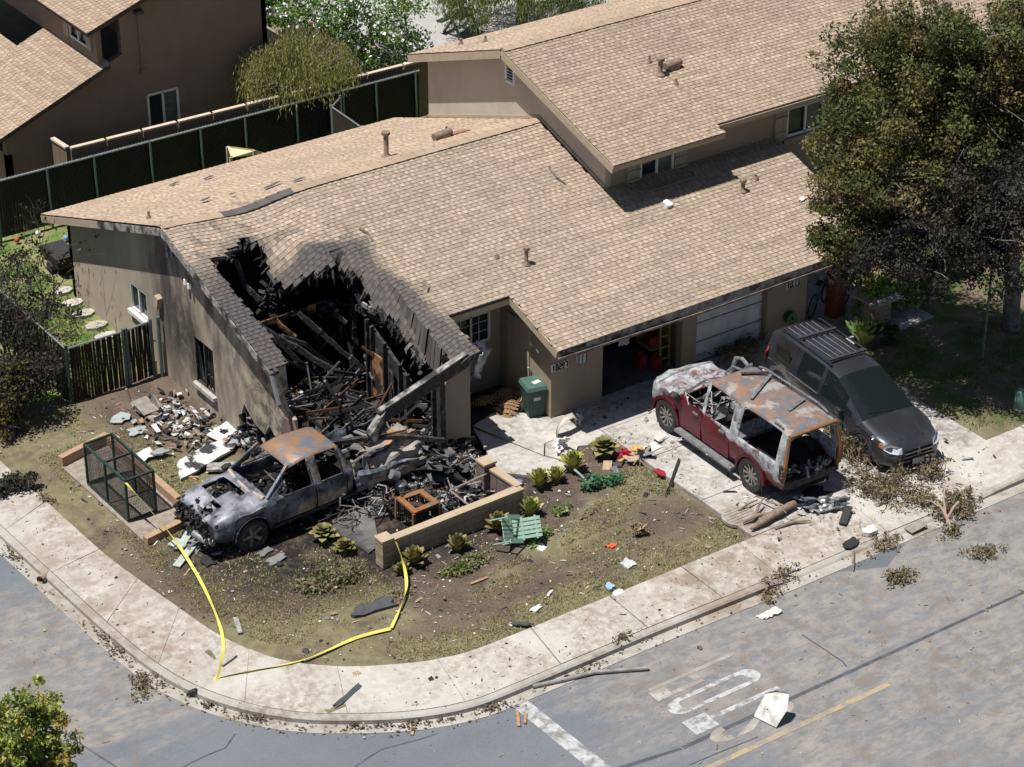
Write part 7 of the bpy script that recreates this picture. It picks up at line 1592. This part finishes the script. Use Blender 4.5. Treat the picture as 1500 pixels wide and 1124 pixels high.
plank((-11.699, -6.069, -0.080), (-11.569, -6.192, 0.020), .1, .08, M_char, 'charred block on the gutter edge at the corner'); plank((-10.809, -5.801, 0.050), (-10.422, -5.668, 0.050), .05, .03, M_ash, 'thin grey stick at the tape end on the sidewalk')
b = MB(); b.lathe((0, 0, 0), [(.09, -.13), (.095, .13), (.07, .13), (.065, -.13)], 10, 'X'); o = build('pot_shard', b, mat('clay', (.34, .27, .21), (.28, .21, .16), 5, .8), local=True); o.location = (-12.236, -0.975, -0.060); o.rotation_euler = (0, .1, .6); tag(o, 'broken clay cylinder in the left gutter', 'pot')
# yard pieces beside the house
piece('charred_door', (-7.422, 1.052, 0.120), (1.75, .55, .05), (.12, .02, .30), WH, 'long white door slab with a burned hole on the left lawn', 'door', m=mat('burnt_white_slab', (.72, .70, .67), (.66, .64, .61), 4, .7, c3=(.04, .04, .045), s3=1.9, t3=.56, w3=.08))
piece('white_board', (-8.440, 1.874, 0.100), (.6, .35, .03), (.1, 0, .2), WH, 'white board scrap next to the cage', 'board'); piece('grey_board', (-8.131, 1.792, 0.120), (.42, .35, .04), (-.1, .2, .5), GY, 'grey board scrap leaning on the white one by the cage', 'board')
b = MB(); b.slab([[(-.35, -.25), (.35, -.28), (.38, .2), (-.3, .26)], [(-.08, -.06), (-.06, .1), (.1, .08), (.08, -.08)]], lambda x, y: (x, y, 0), (0, 0, -.02)); o = build('white_tile_board', b, M_white, local=True); o.location = (-6.554, 1.765, 0.080); o.rotation_euler = (.06, -.05, .4); tag(o, 'white board with a square hole at the foot of the gable wall', 'board')
piece('roofing_sheet', (-6.667, 1.349, 0.060), (1.1, .4, .02), (.05, .05, .35), GY, 'grey speckled roofing sheet above the long white door slab')
plank((-7.574, 0.691, 0.060), (-6.992, 0.313, 0.080), .3, .05, M_ash, 'wide grey plank behind the pickup hood'); plank((-7.165, 1.469, 0.050), (-6.693, 1.387, 0.120), .08, .04, M_wood, 'pale batten above the long white door slab'); plank((-7.517, 0.951, 0.030), (-7.542, 0.537, 0.040), .06, .02, M_wood, 'small pinkish stick on the lawn left of the pickup'); plank((-8.066, 0.617, 0.030), (-7.897, 0.499, 0.030), .05, .02, M_wood, 'thin pale stick on the lawn right of the cage')
pd = thing('smashed_cabinet', (-7.321, 3.974, 0.000), 'smashed grey cabinet pieces on the soil below the slat gate', 'cabinet')
for p, q, w_, h_ in (((-7.558, 3.876, 0.250), (-7.507, 3.369, 0.120), .4, .03), ((-7.581, 3.722, 0.100), (-7.479, 3.237, 0.050), .3, .03), ((-7.327, 3.684, 0.300), (-7.295, 3.448, 0.100), .05, .3)): b = MB(); b.beam(p, q, w_, h_); build('panel', b, mat('grey_ply', (.33, .30, .26), (.18, .16, .14), 5, .85), pd)
b = MB(); b.tube([(-7.756, 4.049, 0.500), (-7.694, 3.995, 0.150), (-7.676, 3.616, 0.040)], .03, 6); tag(build('curved_trim', b, M_trim, origin=(-7.694, 3.995, 0.150)), 'curved tan trim arcing down from the gate post', 'trim')
piece('glass_sheet', (-8.131, 3.692, 0.050), (.5, .4, .015), (0, 0, .3), (.34, .38, .38), 'pale translucent sheet on the soil below the gate'); piece('glass_sheet', (-8.075, 2.941, 0.060), (.45, .3, .02), (.1, 0, -.2), (.32, .36, .36), 'crumpled pale sheet left of the white plaster heap')
clump('plaster_heap', (-7.092, 2.673, 0.050), (.85, 1.35, .05), 300, 'heap of white plaster and paper along the gable wall', [WH, (.55, .53, .5), GY, CH, CH, (.28, .2, .15), DKG, (.16, .12, .09)], 21, big=.2)
clump('splinter_heap', (-9.234, -1.814, 0.050), (.5, .5, .1), 30, 'dark splinters at the front of the pickup bumper', [CH, DKG, GY], 22, big=.3)
for p, q, lb_ in (((-9.590, -1.800, 0.060), (-8.891, -1.297, 0.250), 'pale green board leaning on the timber edging'), ((-9.919, -2.295, 0.040), (-9.313, -1.876, 0.080), 'wide pale green board lying before the pickup bumper'), ((-9.654, -1.563, 0.040), (-9.408, -1.462, 0.060), 'short pale green board end near the timber edging')): plank(p, q, .17, .025, mat('pale_green_board', (.42, .48, .43), (.3, .34, .31), 5, .75), lb_, 'board')
piece('charred_slab', (-9.260, -2.470, 0.050), (.4, .35, .03), (.1, 0, .3), CH, 'charred ribbed slab beside the pickup front wheel'); piece('stone_slab', (-8.099, -3.203, 0.040), (.5, .25, .03), (0, 0, .3), (.2, .2, .19), 'grey flat slab below the pickup front door'); piece('stone_slab', (-8.175, -2.862, 0.050), (.42, .2, .03), (0, .05, .3), (.17, .17, .165), 'second grey slab nearest the pickup front wheel')
# bed and driveway scraps
b = MB(); b.tube([(-1.341, -4.242, 0.300), (-1.278, -4.331, 0.220), (-1.198, -4.422, 0.100)], .025, 6); tag(build('green_tube', b, mat('mint_tube', (.42, .55, .48), (.35, .45, .4), 6, .6), origin=(-1.259, -4.305, 0.200)), 'bent mint green tube in the planting bed', 'tube')
crw = ltag('white_torn_cloth', 'white torn cloth beside the larger agave', 'cloth'); crumple('cloth', [(-1.093, -3.126, 0.050), (-0.643, -2.913, 0.050), (-0.694, -3.131, 0.350), (-0.938, -3.035, 0.300)], 10, 10, .2, M_white, crw, 21, .006, 4, .05)
rg = ltag('red_rag', 'red rag beside the fat rounded agave', 'rag'); crumple('cloth', [(-0.008, -3.989, 0.050), (0.033, -4.157, 0.050), (0.225, -4.243, 0.200), (0.138, -4.013, 0.220)], 8, 8, .12, mat('red_cloth', (.5, .02, .04), (.4, .015, .03), 6, .7), rg, 23, .006, 4, .03)
clump('bed_scraps', (0.261, -4.177, 0.050), (.45, .3, .06), 24, 'tan and black scraps next to the red rag on the bed edge', [TN, CH, GY, (.5, .3, .1)], 24, big=.35)
cm = ltag('curled_gutter', 'cream curled metal gutter lying against the garage corner', 'gutter'); b = MB(); gp = [V(*(-0.639, -2.626, 0.030)), V(*(-0.579, -2.641, 0.280)), V(*(-0.417, -2.646, 0.420)), V(*(-0.161, -2.603, 0.400)), V(*(0.015, -2.597, 0.250)), V(*(0.035, -2.597, 0.120))]
for k in range(5): p, q = gp[k], gp[k + 1]; o_ = V(.12, .2, 0); b.quad(p, q, q + o_, p + o_)
solid(build('sheet', weld(b), mat('cream_metal', (.55, .50, .41), (.44, .4, .33), 4, .55), cm, smooth=70), .012)
crumple('sheet', [(0.042, -2.385, 0.050), (0.341, -2.338, 0.050), (0.196, -2.426, 0.300), (-0.050, -2.504, 0.350)], 6, 6, .1, M_sheet, cm, 25, .01, 3, .03)
piece('paper', (0.877, -4.112, 0.030), (.4, .28, .006), (0, 0, .2), WH, 'white paper sheet on the driveway left of the SUV', 'paper'); piece('cardboard', (1.255, -3.919, 0.050), (.42, .3, .015), (.1, .1, .3), (.55, .53, .5), 'pale bent cardboard by the SUV front wheel', 'cardboard', bend=.3)
piece('red_plastic', (0.361, -5.040, 0.050), (.2, .3, .03), (.2, 0, .4), (.3, .02, .04), 'dark red plastic shard on the driveway edge'); piece('blue_wrapper', (-2.452, -3.636, 0.060), (.35, .2, .02), (0, 0, .3), BL, 'blue wrapper scrap behind the return wall'); piece('blue_wrapper', (-3.129, -7.892, 0.050), (.22, .2, .04), (0, 0, .3), (.3, .42, .62), 'crumpled pale blue wrapper on the lawn by the sidewalk'); piece('orange_scrap', (-2.196, -6.745, 0.040), (.2, .14, .02), (0, 0, .2), (.62, .1, .03), 'orange plastic scrap on the front lawn')
piece('white_scrap', (-2.336, -7.461, 0.050), (.25, .3, .05), (.2, 0, .3), (.5, .5, .5), 'grey crumpled scrap on the lawn right of the orange one'); piece('white_scrap', (-3.438, -6.019, 0.050), (.22, .3, .05), (.2, 0, .3), WH, 'white scrap beside the light green leafy plant'); piece('white_scrap', (-4.778, -7.661, 0.030), (.3, .14, .015), (0, 0, .3), (.6, .6, .58), 'pale strip on the lawn above the sidewalk'); plank((-5.381, -6.241, 0.040), (-4.963, -6.237, 0.040), .06, .03, M_wood, 'pale stick below the ground cover patch')
piece('white_scrap', (-3.121, -8.155, 0.030), (.3, .16, .02), (0, 0, .2), WH, 'white scrap next to the pale blue wrapper')
# fallen log and branches behind the SUV
lg = thing('fallen_log', (0.744, -7.879, 0.000), 'thick peeled tree log lying across the lawn edge behind the SUV', 'log')
b = MB(); b.tube([(0.485, -7.961, 0.090), (0.641, -7.949, 0.110), (0.894, -7.910, 0.130), (1.113, -7.871, 0.130), (1.312, -7.855, 0.150), (1.567, -7.820, 0.140), (1.801, -7.788, 0.140)], [.03, .06, .095, .085, .10, .08, .085], 11); build('trunk', b, M_bark2, lg, smooth=50); b = MB(); b.tube([(0.502, -7.675, 0.100), (0.845, -7.703, 0.140), (1.168, -7.762, 0.120)], [.02, .055, .03], 8); build('split', b, M_bark2, lg, smooth=50)
for i, (pts, r_, lb_) in enumerate((([(0.769, -7.221, 0.050), (1.032, -7.213, 0.120), (1.322, -7.181, 0.100)], .04, 'short curved branch left of the log'), ([(0.830, -7.680, 0.100), (1.062, -7.487, 0.150), (1.299, -7.357, 0.200)], .05, 'forked branch standing against the log'), ([(1.338, -7.157, 0.150), (1.431, -7.710, 0.200), (1.365, -8.051, 0.200)], .03, 'thin branch crossing over the log'), ([(0.943, -8.188, 0.040), (1.362, -8.238, 0.080), (1.745, -8.404, 0.060)], .05, 'rough branch right of the log on the driveway'), ([(0.516, -8.105, 0.020), (0.830, -8.323, 0.020)], .02, 'thin twig on the driveway below the log'), ([(1.844, -9.619, -0.050), (1.523, -9.977, -0.050), (1.382, -10.139, -0.090)], .04, 'broken branch stub on the driveway apron edge'))):
    r_ *= .62; b = MB(); b.tube(pts, [r_, r_ * 1.1, r_ * .5][:len(pts)], 7); tag(build('branch', b, M_bark2, origin=pts[0], smooth=50), lb_, 'branch')
mt = ltag('crumpled_metal_panel', 'crumpled silver panel torn off behind the SUV', 'panel'); M_crum = mat('burnt_silver', (.46, .48, .50), (.16, .165, .17), 4, .45, .5, .3, 14)
crumple('panel', [(1.792, -7.741, 0.050), (2.146, -8.313, 0.050), (2.752, -8.377, 0.100), (1.919, -7.682, 0.280)], 18, 8, .3, M_crum, mt, 31, .012, 5, .08); crumple('panel', [(2.098, -8.260, 0.040), (2.693, -8.449, 0.040), (2.780, -8.454, 0.300), (2.239, -8.076, 0.300)], 10, 8, .2, M_crum, mt, 33, .012, 4, .06)
plank((2.227, -8.845, 0.030), (2.694, -8.505, 0.120), .16, .03, M_tyre, 'black rubber strip hanging off the crumpled silver panel', 'strip'); plank((2.093, -7.482, 0.250), (2.801, -7.609, 0.300), .07, .06, M_galv, 'grey bar under the SUV tailgate', 'bar'); piece('black_sheet', (2.416, -7.680, 0.030), (1.0, .7, .02), (0, 0, .1), CH, 'black burnt sheet under the SUV tailgate')
piece('curb_plastic', (1.915, -9.451, 0.000), (.5, .22, .03), (.2, 0, .2), CH, 'black plastic scrap on the driveway apron'); plank((3.270, -9.722, -0.060), (3.698, -9.715, -0.020), .25, .02, mat('dull_strip', (.3, .27, .23), (.2, .18, .16), 5, .8), 'flattened carton in the gutter below the brush', 'carton'); piece('white_scrap', (2.543, -9.356, 0.050), (.35, .25, .1), (.1, 0, .2), (.66, .64, .6), 'white plaster chunk on the driveway apron')
piece('dark_pipe_scrap', (0.425, -5.410, 0.060), (1.6, .06, .04), (0, 0, .72), CH, 'thin black rod on the driveway left of the SUV sill', 'rod')
# brush piles
BRN = [(.22, .18, .11), (.16, .13, .08), (.30, .24, .15), (.11, .095, .06), (.19, .17, .085)]
def brush(c, rad, n_, label, seed, h=.3):
    kk = min(1, rad[0] * 1.1); z0 = .03 if c[1] > -9.6 and c[0] > -12 else -.12; t = thing('brush_pile', (c[0], c[1], 0), label, 'brush'); rr = random.Random(seed); st = MB(); cr = MB()
    for _ in range(int(n_ / 26)):
        a = rr.random() * 6.28; p = V(c[0] + rr.gauss(0, rad[0] * .4), c[1] + rr.gauss(0, rad[1] * .4), z0); q = p + V(math.cos(a) * rr.uniform(.1, .5) * kk, math.sin(a) * rr.uniform(.1, .5) * kk, rr.uniform(.04, h)); st.tube([p, p.lerp(q, .5) + V(0, 0, .08), q], [.014, .011, .005], 4, cap=False)
        leafcloud(cr, q, (.13, .13, .07), 20, .033, BRN, shell=.1, rnd=rr, elong=2.0)
    build('twigs', st, M_bark2, t, kind='stuff'); build('leaves', cr, M_leaf, t, vcol=True, kind='stuff')
for c, rad, n_, lb_, h in (((4.225, -6.848), (.4, 1.0), 2600, 'brown brush pile stuffed between the SUV and the minivan', .5), ((3.824, -8.274), (.75, .6), 2600, 'brown brush pile in front of the minivan wheel', .3), ((4.103, -9.031), (.5, .35), 900, 'low brush below the minivan bumper', .2), ((5.065, -8.536), (.4, .35), 900, 'brush tuft beside the pale sidewalk slab', .35), ((4.624, -9.624), (.7, .5), 1800, 'broken leafy branch lying on the right sidewalk', .4), ((3.978, -10.235), (.25, .25), 400, 'brush clump in the gutter at the right', .2), ((5.114, -1.917), (.9, .5), 1700, 'dark fallen brush before the white garage door', .3), ((1.905, -10.793), (.35, .3), 700, 'round green brush clump in the street', .13), ((-12.217, -5.261), (.4, .35), 500, 'dark twig tangle in the left gutter', .1), ((-0.085, -9.521), (.4, .12), 260, 'green brush strip along the kerb', .05), ((-0.568, -9.773), (.4, .2), 300, 'brown leaf drift on the asphalt by the kerb', .04), ((4.015, -11.175), (.5, .3), 500, 'dark leaf drift on the right asphalt', .06), ((-3.993, -9.532), (.25, .12), 140, 'dry root clump in the gutter above the grey pipe', .05), ((-10.959, 1.495), (.2, .2), 120, 'tiny weed clump on the left sidewalk', .1), ((2.527, -9.692), (.5, .25), 500, 'brown leaf drift on the driveway apron', .04)):
    brush(c, rad, n_, lb_, int(c[0] * 50) % 997 + 3, h)
b = MB()
for pts, r_ in (([(3.981, -10.238, -0.050), (4.091, -10.023, 0.100), (4.041, -9.887, 0.300), (4.016, -9.737, 0.400)], .05), ([(4.091, -10.023, 0.100), (4.190, -10.085, 0.400), (4.284, -10.116, 0.500)], .035), ([(4.087, -9.954, 0.200), (4.146, -9.793, 0.500), (4.362, -9.616, 0.600)], .025), ([(4.124, -9.915, 0.200), (4.051, -9.570, 0.300), (3.912, -9.504, 0.350)], .02)): b.tube(pts, [r_ * (1 - .2 * k) for k in range(len(pts))], 6)
tag(build('forked_branch', weld(b), mat('pale_bark', (.45, .34, .26), (.33, .25, .19), 6, .8), origin=(4.046, -10.123, 0.000), smooth=50), 'pale forked branch reaching over the right kerb', 'branch')
# small litter too many to count
def litter():
    rr = random.Random(99); b = MB()
    zones = [((-10.6, -6.6), (-4.5, 4.6), 800, [TN, WH, CH, GY, (.5, .35, .25), DKG], 1), ((-9.5, .3), (-7.9, -4.7), 900, [TN, WH, CH, GY, (.5, .35, .25), DKG], 1), ((.4, 6.4), (-8.6, -2.0), 700, [CH, TN, (.2, .15, .1), GY, WH], 1.0), ((-11.9, -10.9), (-6, 4), 160, [CH, TN, (.2, .15, .1)], .7), ((-9, 7), (-9.4, -8.2), 420, [CH, TN, (.2, .15, .1), (.3, .24, .18)], .7), ((-13, 9), (-15, -9.7), 900, [(.3, .22, .15), TN, (.2, .15, .1), GY, (.5, .4, .3)], .7), ((-16, -12.5), (-9, 3), 260, [(.3, .22, .15), TN, GY], .7), ((-6.2, .2), (-5.9, -3.2), 420, [CH, TN, GY, WH, (.25, .2, .15)], .9)]
    for (x0, x1), (y0, y1), n_, cs, k in zones:
        for _ in range(n_):
            x, y = rr.uniform(x0, x1), rr.uniform(y0, y1)
            road = y < -9.62 or x < -12.3
            if math.hypot(x + 8.3, y + 6.0) > 3.4 and x < -8.3 and y < -6.0: road = True
            z = -.125 if road else (.02 if not (-10.5 < x < .3 and y < 5 and y > -8) else soil_z(x, y) + .01)
            s = math.exp(rr.gauss(-3.75, .55)) * k; s = min(s, .11); c = jit(rr.choice(cs), .3)
            if rr.random() < .45: d = (s * 2.6, s * .4, s * .25)
            else: d = (s * 1.2, s * .9, s * .35)
            shardbox(b, (x, y, z + d[2] * .4), d, (rr.gauss(0, .2), rr.gauss(0, .2), rr.random() * 6.3), c, .4, rr)
    o = build('litter', b, M_debris, vcol=True, kind='stuff'); tag(o, 'small splinters and paper bits strewn over lawn, driveway and street', 'litter')
    b = MB()
    for _ in range(500):     # dead leaves in the gutters
        t = rr.uniform(1.5, 15.2); p = out_off(t, rr.gauss(.33, .14)); s = rr.uniform(.012, .035); shardbox(b, (p.x, p.y, -.115 + rr.random() * .03), (s * 1.8, s, s * .2), (rr.gauss(0, .4), rr.gauss(0, .4), rr.random() * 6), jit(rr.choice([(.24, .19, .14), (.17, .13, .1), (.36, .3, .23)]), .3), .4, rr)
    for _ in range(16):
        t = rr.uniform(2, 13); n2 = rr.randint(12, 40)
        for _ in range(n2): q = t + rr.gauss(0, .12); p = out_off(min(15.5, max(.5, q)), rr.gauss(.27, .06)); s = rr.uniform(.012, .035); shardbox(b, (p.x, p.y, -.11 + rr.random() * .06), (s * 1.8, s, s * .5), (rr.gauss(0, .5), rr.gauss(0, .5), rr.random() * 6), jit(rr.choice([(.14, .105, .075), (.085, .065, .05), (.24, .19, .14)]), .3), .4, rr)
    o = build('gutter_leaves', b, M_debris, vcol=True, kind='stuff'); tag(o, 'dead leaves and dirt drifted along the kerb and gutter', 'leaves')
litter()
# roof litter
for c, lb_, pts in (((0, 0, 0), 'curved bent twig on the shingles above the hole', [(-2.611, 2.201, 3.758), (-2.509, 1.995, 3.693), (-2.557, 1.779, 3.625)]), ((0, 0, 0), 'thin forked twig near the upper wall on the lower roof', [(2.717, 2.350, 3.804), (2.672, 2.012, 3.698), (2.730, 1.738, 3.612)]), ((0, 0, 0), 'small curled twig left of the short roof pipe', [(-2.178, 0.237, 3.141), (-2.215, 0.046, 3.081), (-2.300, -0.056, 3.049)])):
    b = MB(); b.tube([V(*p) + V(0, 0, .05) for p in pts], [.035, .03, .015], 6); tag(build('roof_twig', b, M_bark, origin=pts[0]), lb_, 'twig')
piece('white_lump', V(*(4.604, 0.238, 3.141)) + V(0, 0, .1), (.2, .22, .14), (.3, 0, .3), WH, 'white plaster lump on the roof below the small window'); piece('white_lump', V(*(7.866, -0.799, 2.816)) + V(0, 0, .06), (.22, .12, .05), (.3, 0, .3), (.6, .6, .52), 'pale scrap on the roof near the scorched tree')
for q, s, lb_ in (((-3.652, 9.190, 2.466), .28, 'dark shingle flap nearest the ridge tear'), ((-2.976, 8.710, 2.634), .26, 'dark lifted shingle left of the ridge tear'), ((-3.260, 4.978, 3.940), .55, 'long dark slipped shingle just behind the ridge'), ((-2.709, 4.701, 4.037), .3, 'dark loose shingle right end of the back slope'), ((-4.133, 5.284, 3.833), .1, 'tiny black scrap on the back slope'), ((-4.684, 5.586, 3.728), .25, 'grey scrap beside the small back vent')):
    piece('loose_shingle', V(*q) + V(0, 0, .06), (s, .14, .012), (-.33, 0, .25), (.12, .115, .115), lb_, 'shingle')
# ================================================================ garage clutter, entry, right edge
gs = thing('garage_shelf', (3.4, 0, 0), 'cluttered shelf with boxes deep inside the open garage', 'shelf')
for z_ in (.4, .95, 1.5): b = MB(); b.bx(3.1, 3.62, -1.2, 1.6, z_, z_ + .03); build('shelf_board', b, M_wood, gs)
for i in range(15):
    z_ = (.43, .98, 1.53)[i % 3]; lv = ('bottom', 'middle', 'top')[i % 3]; cn, c = (('red', (.3, .05, .03)), ('yellow', (.4, .3, .06)), ('black', (.03, .03, .035)), ('brown', (.25, .16, .09)), ('blue', (.06, .1, .2)))[i // 3]; y_ = -1.0 + (i // 3) * .55 + R.uniform(-.08, .08); s = R.uniform(.18, .32); b = MB()
    b.box((3.3, y_, z_ + s / 2), (s, s, s), (0, 0, R.uniform(-.3, .3)), c); tag(build('stored_box', b, M_vcol, vcol=True, origin=(3.3, y_, z_)), cn + ' stored box on the ' + lv + ' board of the garage shelf', 'box', 'boxes on the garage shelf')
for i, (x_, y_) in enumerate(((2.9, -1.1), (3.15, -1.35))):
    t = thing('fuel_can', (x_, y_, 0), ('red fuel can standing inside the open garage by the shelf', 'red fuel can closest to the pier between the garages')[i], 'fuel can'); b = MB(); b.hexa([(x_ - .12, y_ - .1, 0), (x_ + .12, y_ - .1, 0), (x_ + .12, y_ + .1, 0), (x_ - .12, y_ + .1, 0), (x_ - .12, y_ - .1, .3), (x_ + .06, y_ - .1, .36), (x_ + .06, y_ + .1, .36), (x_ - .12, y_ + .1, .3)]); build('tank', b, mat('fuel_red', (.3, .03, .015), (.24, .02, .015), 6, .5), t); b = MB(); b.tube([(x_ - .1, y_, .32), (x_ - .06, y_, .42), (x_ + .04, y_, .4)], .02, 6); build('handle', b, MATS['fuel_red'], t)
ld = thing('yellow_ladder', (3.35, -1.45, 0), 'yellow ladder leaning inside the open garage by the pier', 'ladder')
for dx in (0, .26): b = MB(); b.beam((3.2 + dx, -1.42, 0), (3.2 + dx, -1.35, 1.95), .05, .03); build('stile', b, mat('ladder_yellow', (.4, .28, .03), (.3, .22, .03), 6, .5), ld)
for k in range(6): b = MB(); b.beam((3.2, -1.41, .25 + k * .3), (3.46, -1.41, .25 + k * .3), .03, .03); build('rung', b, MATS['ladder_yellow'], ld)
hc = ltag('hanging_cloth', 'pale grey cloth hanging in the top of the open garage door', 'cloth'); crumple('cloth', [(1.906, -1.500, 1.043), (2.198, -1.500, 1.040), (2.229, -1.500, 1.314), (1.917, -1.500, 1.323)], 8, 6, .08, M_sheet, hc, 41, .006, 5, .02)
# brick column, bikes and planter at the neighbour's entry
bc = thing('brick_column', (*(8.297, -1.733), 0), 'red brick column at the shaded entry behind the minivan', 'column'); x_, y_ = (8.297, -1.733); M_brick = mat('red_brick', (.28, .085, .045), (.20, .06, .035), 8, .9, 0, .3, 50)
for k in range(26):
    for s in (0, 1):
        b = MB(); o_ = .09 if s else -.09; c = (x_ + (o_ if k % 2 else 0), y_ + (0 if k % 2 else o_), .045 + k * .085); b.box(c, (.17 if k % 2 else .35, .35 if k % 2 else .17, .072)); build('brick', b, M_brick, bc)
b = MB(); b.box((x_, y_, 1.1), (.33, .33, 2.2)); build('mortar_core', b, M_curb, bc)
struct(build('entry_slab', (lambda b: (b.bx(7.3, 10.2, -3.2, 1.3, -.06, .02), b)[1])(MB()), M_drive))
pw_ = thing('planter_pier', (*(8.707, -2.572), 0), 'pale capped block planter pier at the entry behind the big agave', 'pier'); x_, y_ = (8.671, -2.757)
for k in range(4): b = MB(); b.box((x_ + .1, y_ + .1, .08 + k * .16), (.5, .5, .15)); build('block', b, M_block, pw_)
b = MB(); b.box((x_ + .25, y_ + .3, .68), (.95, .95, .06)); build('cap', b, M_walk, pw_)
def bike(c, rz_, label, col):
    t = ltag('bicycle', label, 'bicycle'); m = mat('bike_%d' % int(col[2] * 100), col, tuple(q * .8 for q in col), 6, .4)
    for i, x_ in enumerate((-.48, .48)):
        b = MB(); N = 20; b.tube([(x_ + .3 * math.cos(6.2832 * k / N), 0, .32 + .3 * math.sin(6.2832 * k / N)) for k in range(N + 1)], .018, 5, cap=False); wl = build('wheel', b, M_tyre, t)
        for k in range(8): b = MB(); a = k * .785; b.beam((x_, 0, .32), (x_ + .29 * math.cos(a), 0, .32 + .29 * math.sin(a)), .004, .004); build('spoke', b, M_galv, wl)
    b = MB(); P = dict(bb=(-.05, 0, .3), st=(-.15, 0, .75), hd=(.3, 0, .78), fr=(.48, 0, .32), rr=(-.48, 0, .32))
    for a, d in (('bb', 'st'), ('bb', 'hd'), ('st', 'hd'), ('bb', 'rr'), ('st', 'rr'), ('hd', 'fr')): b.tube([P[a], P[d]], .02, 6)
    b = weld(b); build('frame', b, m, t); b = MB(); b.box((-.17, 0, .82), (.22, .12, .05)); build('saddle', b, M_tyre, t); b = MB(); b.tube([(.3, -.25, .95), (.3, 0, .9), (.3, .25, .95)], .015, 6); build('handlebar', b, M_galv, t)
    t.location = c; t.rotation_euler = (.06, 0, rz_)
bike((*(8.135, -1.320), .02), .5, 'pale blue bicycle leaning left of the brick column', (.12, .25, .38)); bike((*(9.053, -1.528), .02), .2, 'dark bicycle right of the brick column', (.08, .14, .2))
ub = thing('utility_box', (*(8.696, -7.520), 0), 'small green rounded utility box on the lawn at the right edge', 'utility box'); x_, y_ = (8.721, -7.537); b = MB(); b.lathe((x_, y_, 0), [(.15, 0), (.15, .42), (.12, .5), (.001, .53)], 14); build('shell', b, mat('utility_green', (.14, .26, .2), (.12, .22, .17), 5, .6), ub, smooth=40); b = MB(); b.lathe((x_, y_, 0), [(.17, 0), (.17, .06), (.15, .06)], 14); build('base', b, M_curb, ub)
btp = ltag('blue_tarp', 'crumpled bright blue tarp glimpsed through the scorched tree', 'tarp'); crumple('cloth', [(10.229, -2.071, 0.500), (10.773, -2.141, 0.500), (10.583, -2.294, 0.900), (10.207, -2.120, 0.900)], 10, 8, .25, mat('tarp_blue', (.03, .12, .55), (.02, .08, .4), 5, .4), btp, 51, .006, 4, .06)
sg = thing('white_sign', (13.388, -2.002, 0.000), 'white sign scrap caught among the dark branches at the right', 'sign'); b = MB(); b.beam((9.493, -5.362, 2.600), (9.477, -5.727, 2.600), .3, .02); build('board', b, M_white, sg)
b = MB(); p = V(*(9.497, -5.532, 2.600)); b.beam((p.x, p.y, 0), (p.x, p.y, 2.55), .04, .04); build('post', b, M_bark, sg)
# back yard oddments beside the gable corner
bt = thing('garden_cart', (*(-5.978, 11.211), 0), 'black garden cart with pots at the back corner of the gable wall', 'cart'); x_, y_ = (-5.950, 11.192)
b = MB(); b.hexa([(x_ - .25, y_ - .4, .2), (x_ + .25, y_ - .4, .2), (x_ + .25, y_ + .4, .2), (x_ - .25, y_ + .4, .2), (x_ - .32, y_ - .5, .55), (x_ + .32, y_ - .5, .55), (x_ + .32, y_ + .5, .55), (x_ - .32, y_ + .5, .55)]); build('tray', b, M_tyre, bt)
for s in (-.3, .3): b = MB(); b.lathe((x_ + s, y_, .15), [(.001, -.03), (.15, -.03), (.15, .03), (.001, .03)], 14, 'X'); build('wheel', b, M_tyre, bt)
b = MB(); b.tube([(x_ - .2, y_ - .45, .5), (x_ - .2, y_ - .9, .9), (x_ + .2, y_ - .9, .9), (x_ + .2, y_ - .45, .5)], .02, 6); build('handle', b, M_tyre, bt)
for i, (q, col, lb_) in enumerate((((-6.203, 13.244), (.5, .07, .03), 'orange toy on the back lawn'), ((-5.587, 13.296), WH, 'white ball on the back lawn'), ((-5.119, 12.631), (.2, .35, .6), 'blue and white pot by the back corner'))): b = MB(); b.lathe((*q, 0), [(.001, .0), (.06, .015), (.075, .07), (.05, .12), (.001, .135)], 12); tag(build('yard_toy' if i < 2 else 'pot', b, mat('toy_%d' % i, col, tuple(c * .8 for c in col), 5, .5), origin=(*q, 0), smooth=60), lb_, 'toy' if i < 2 else 'pot')
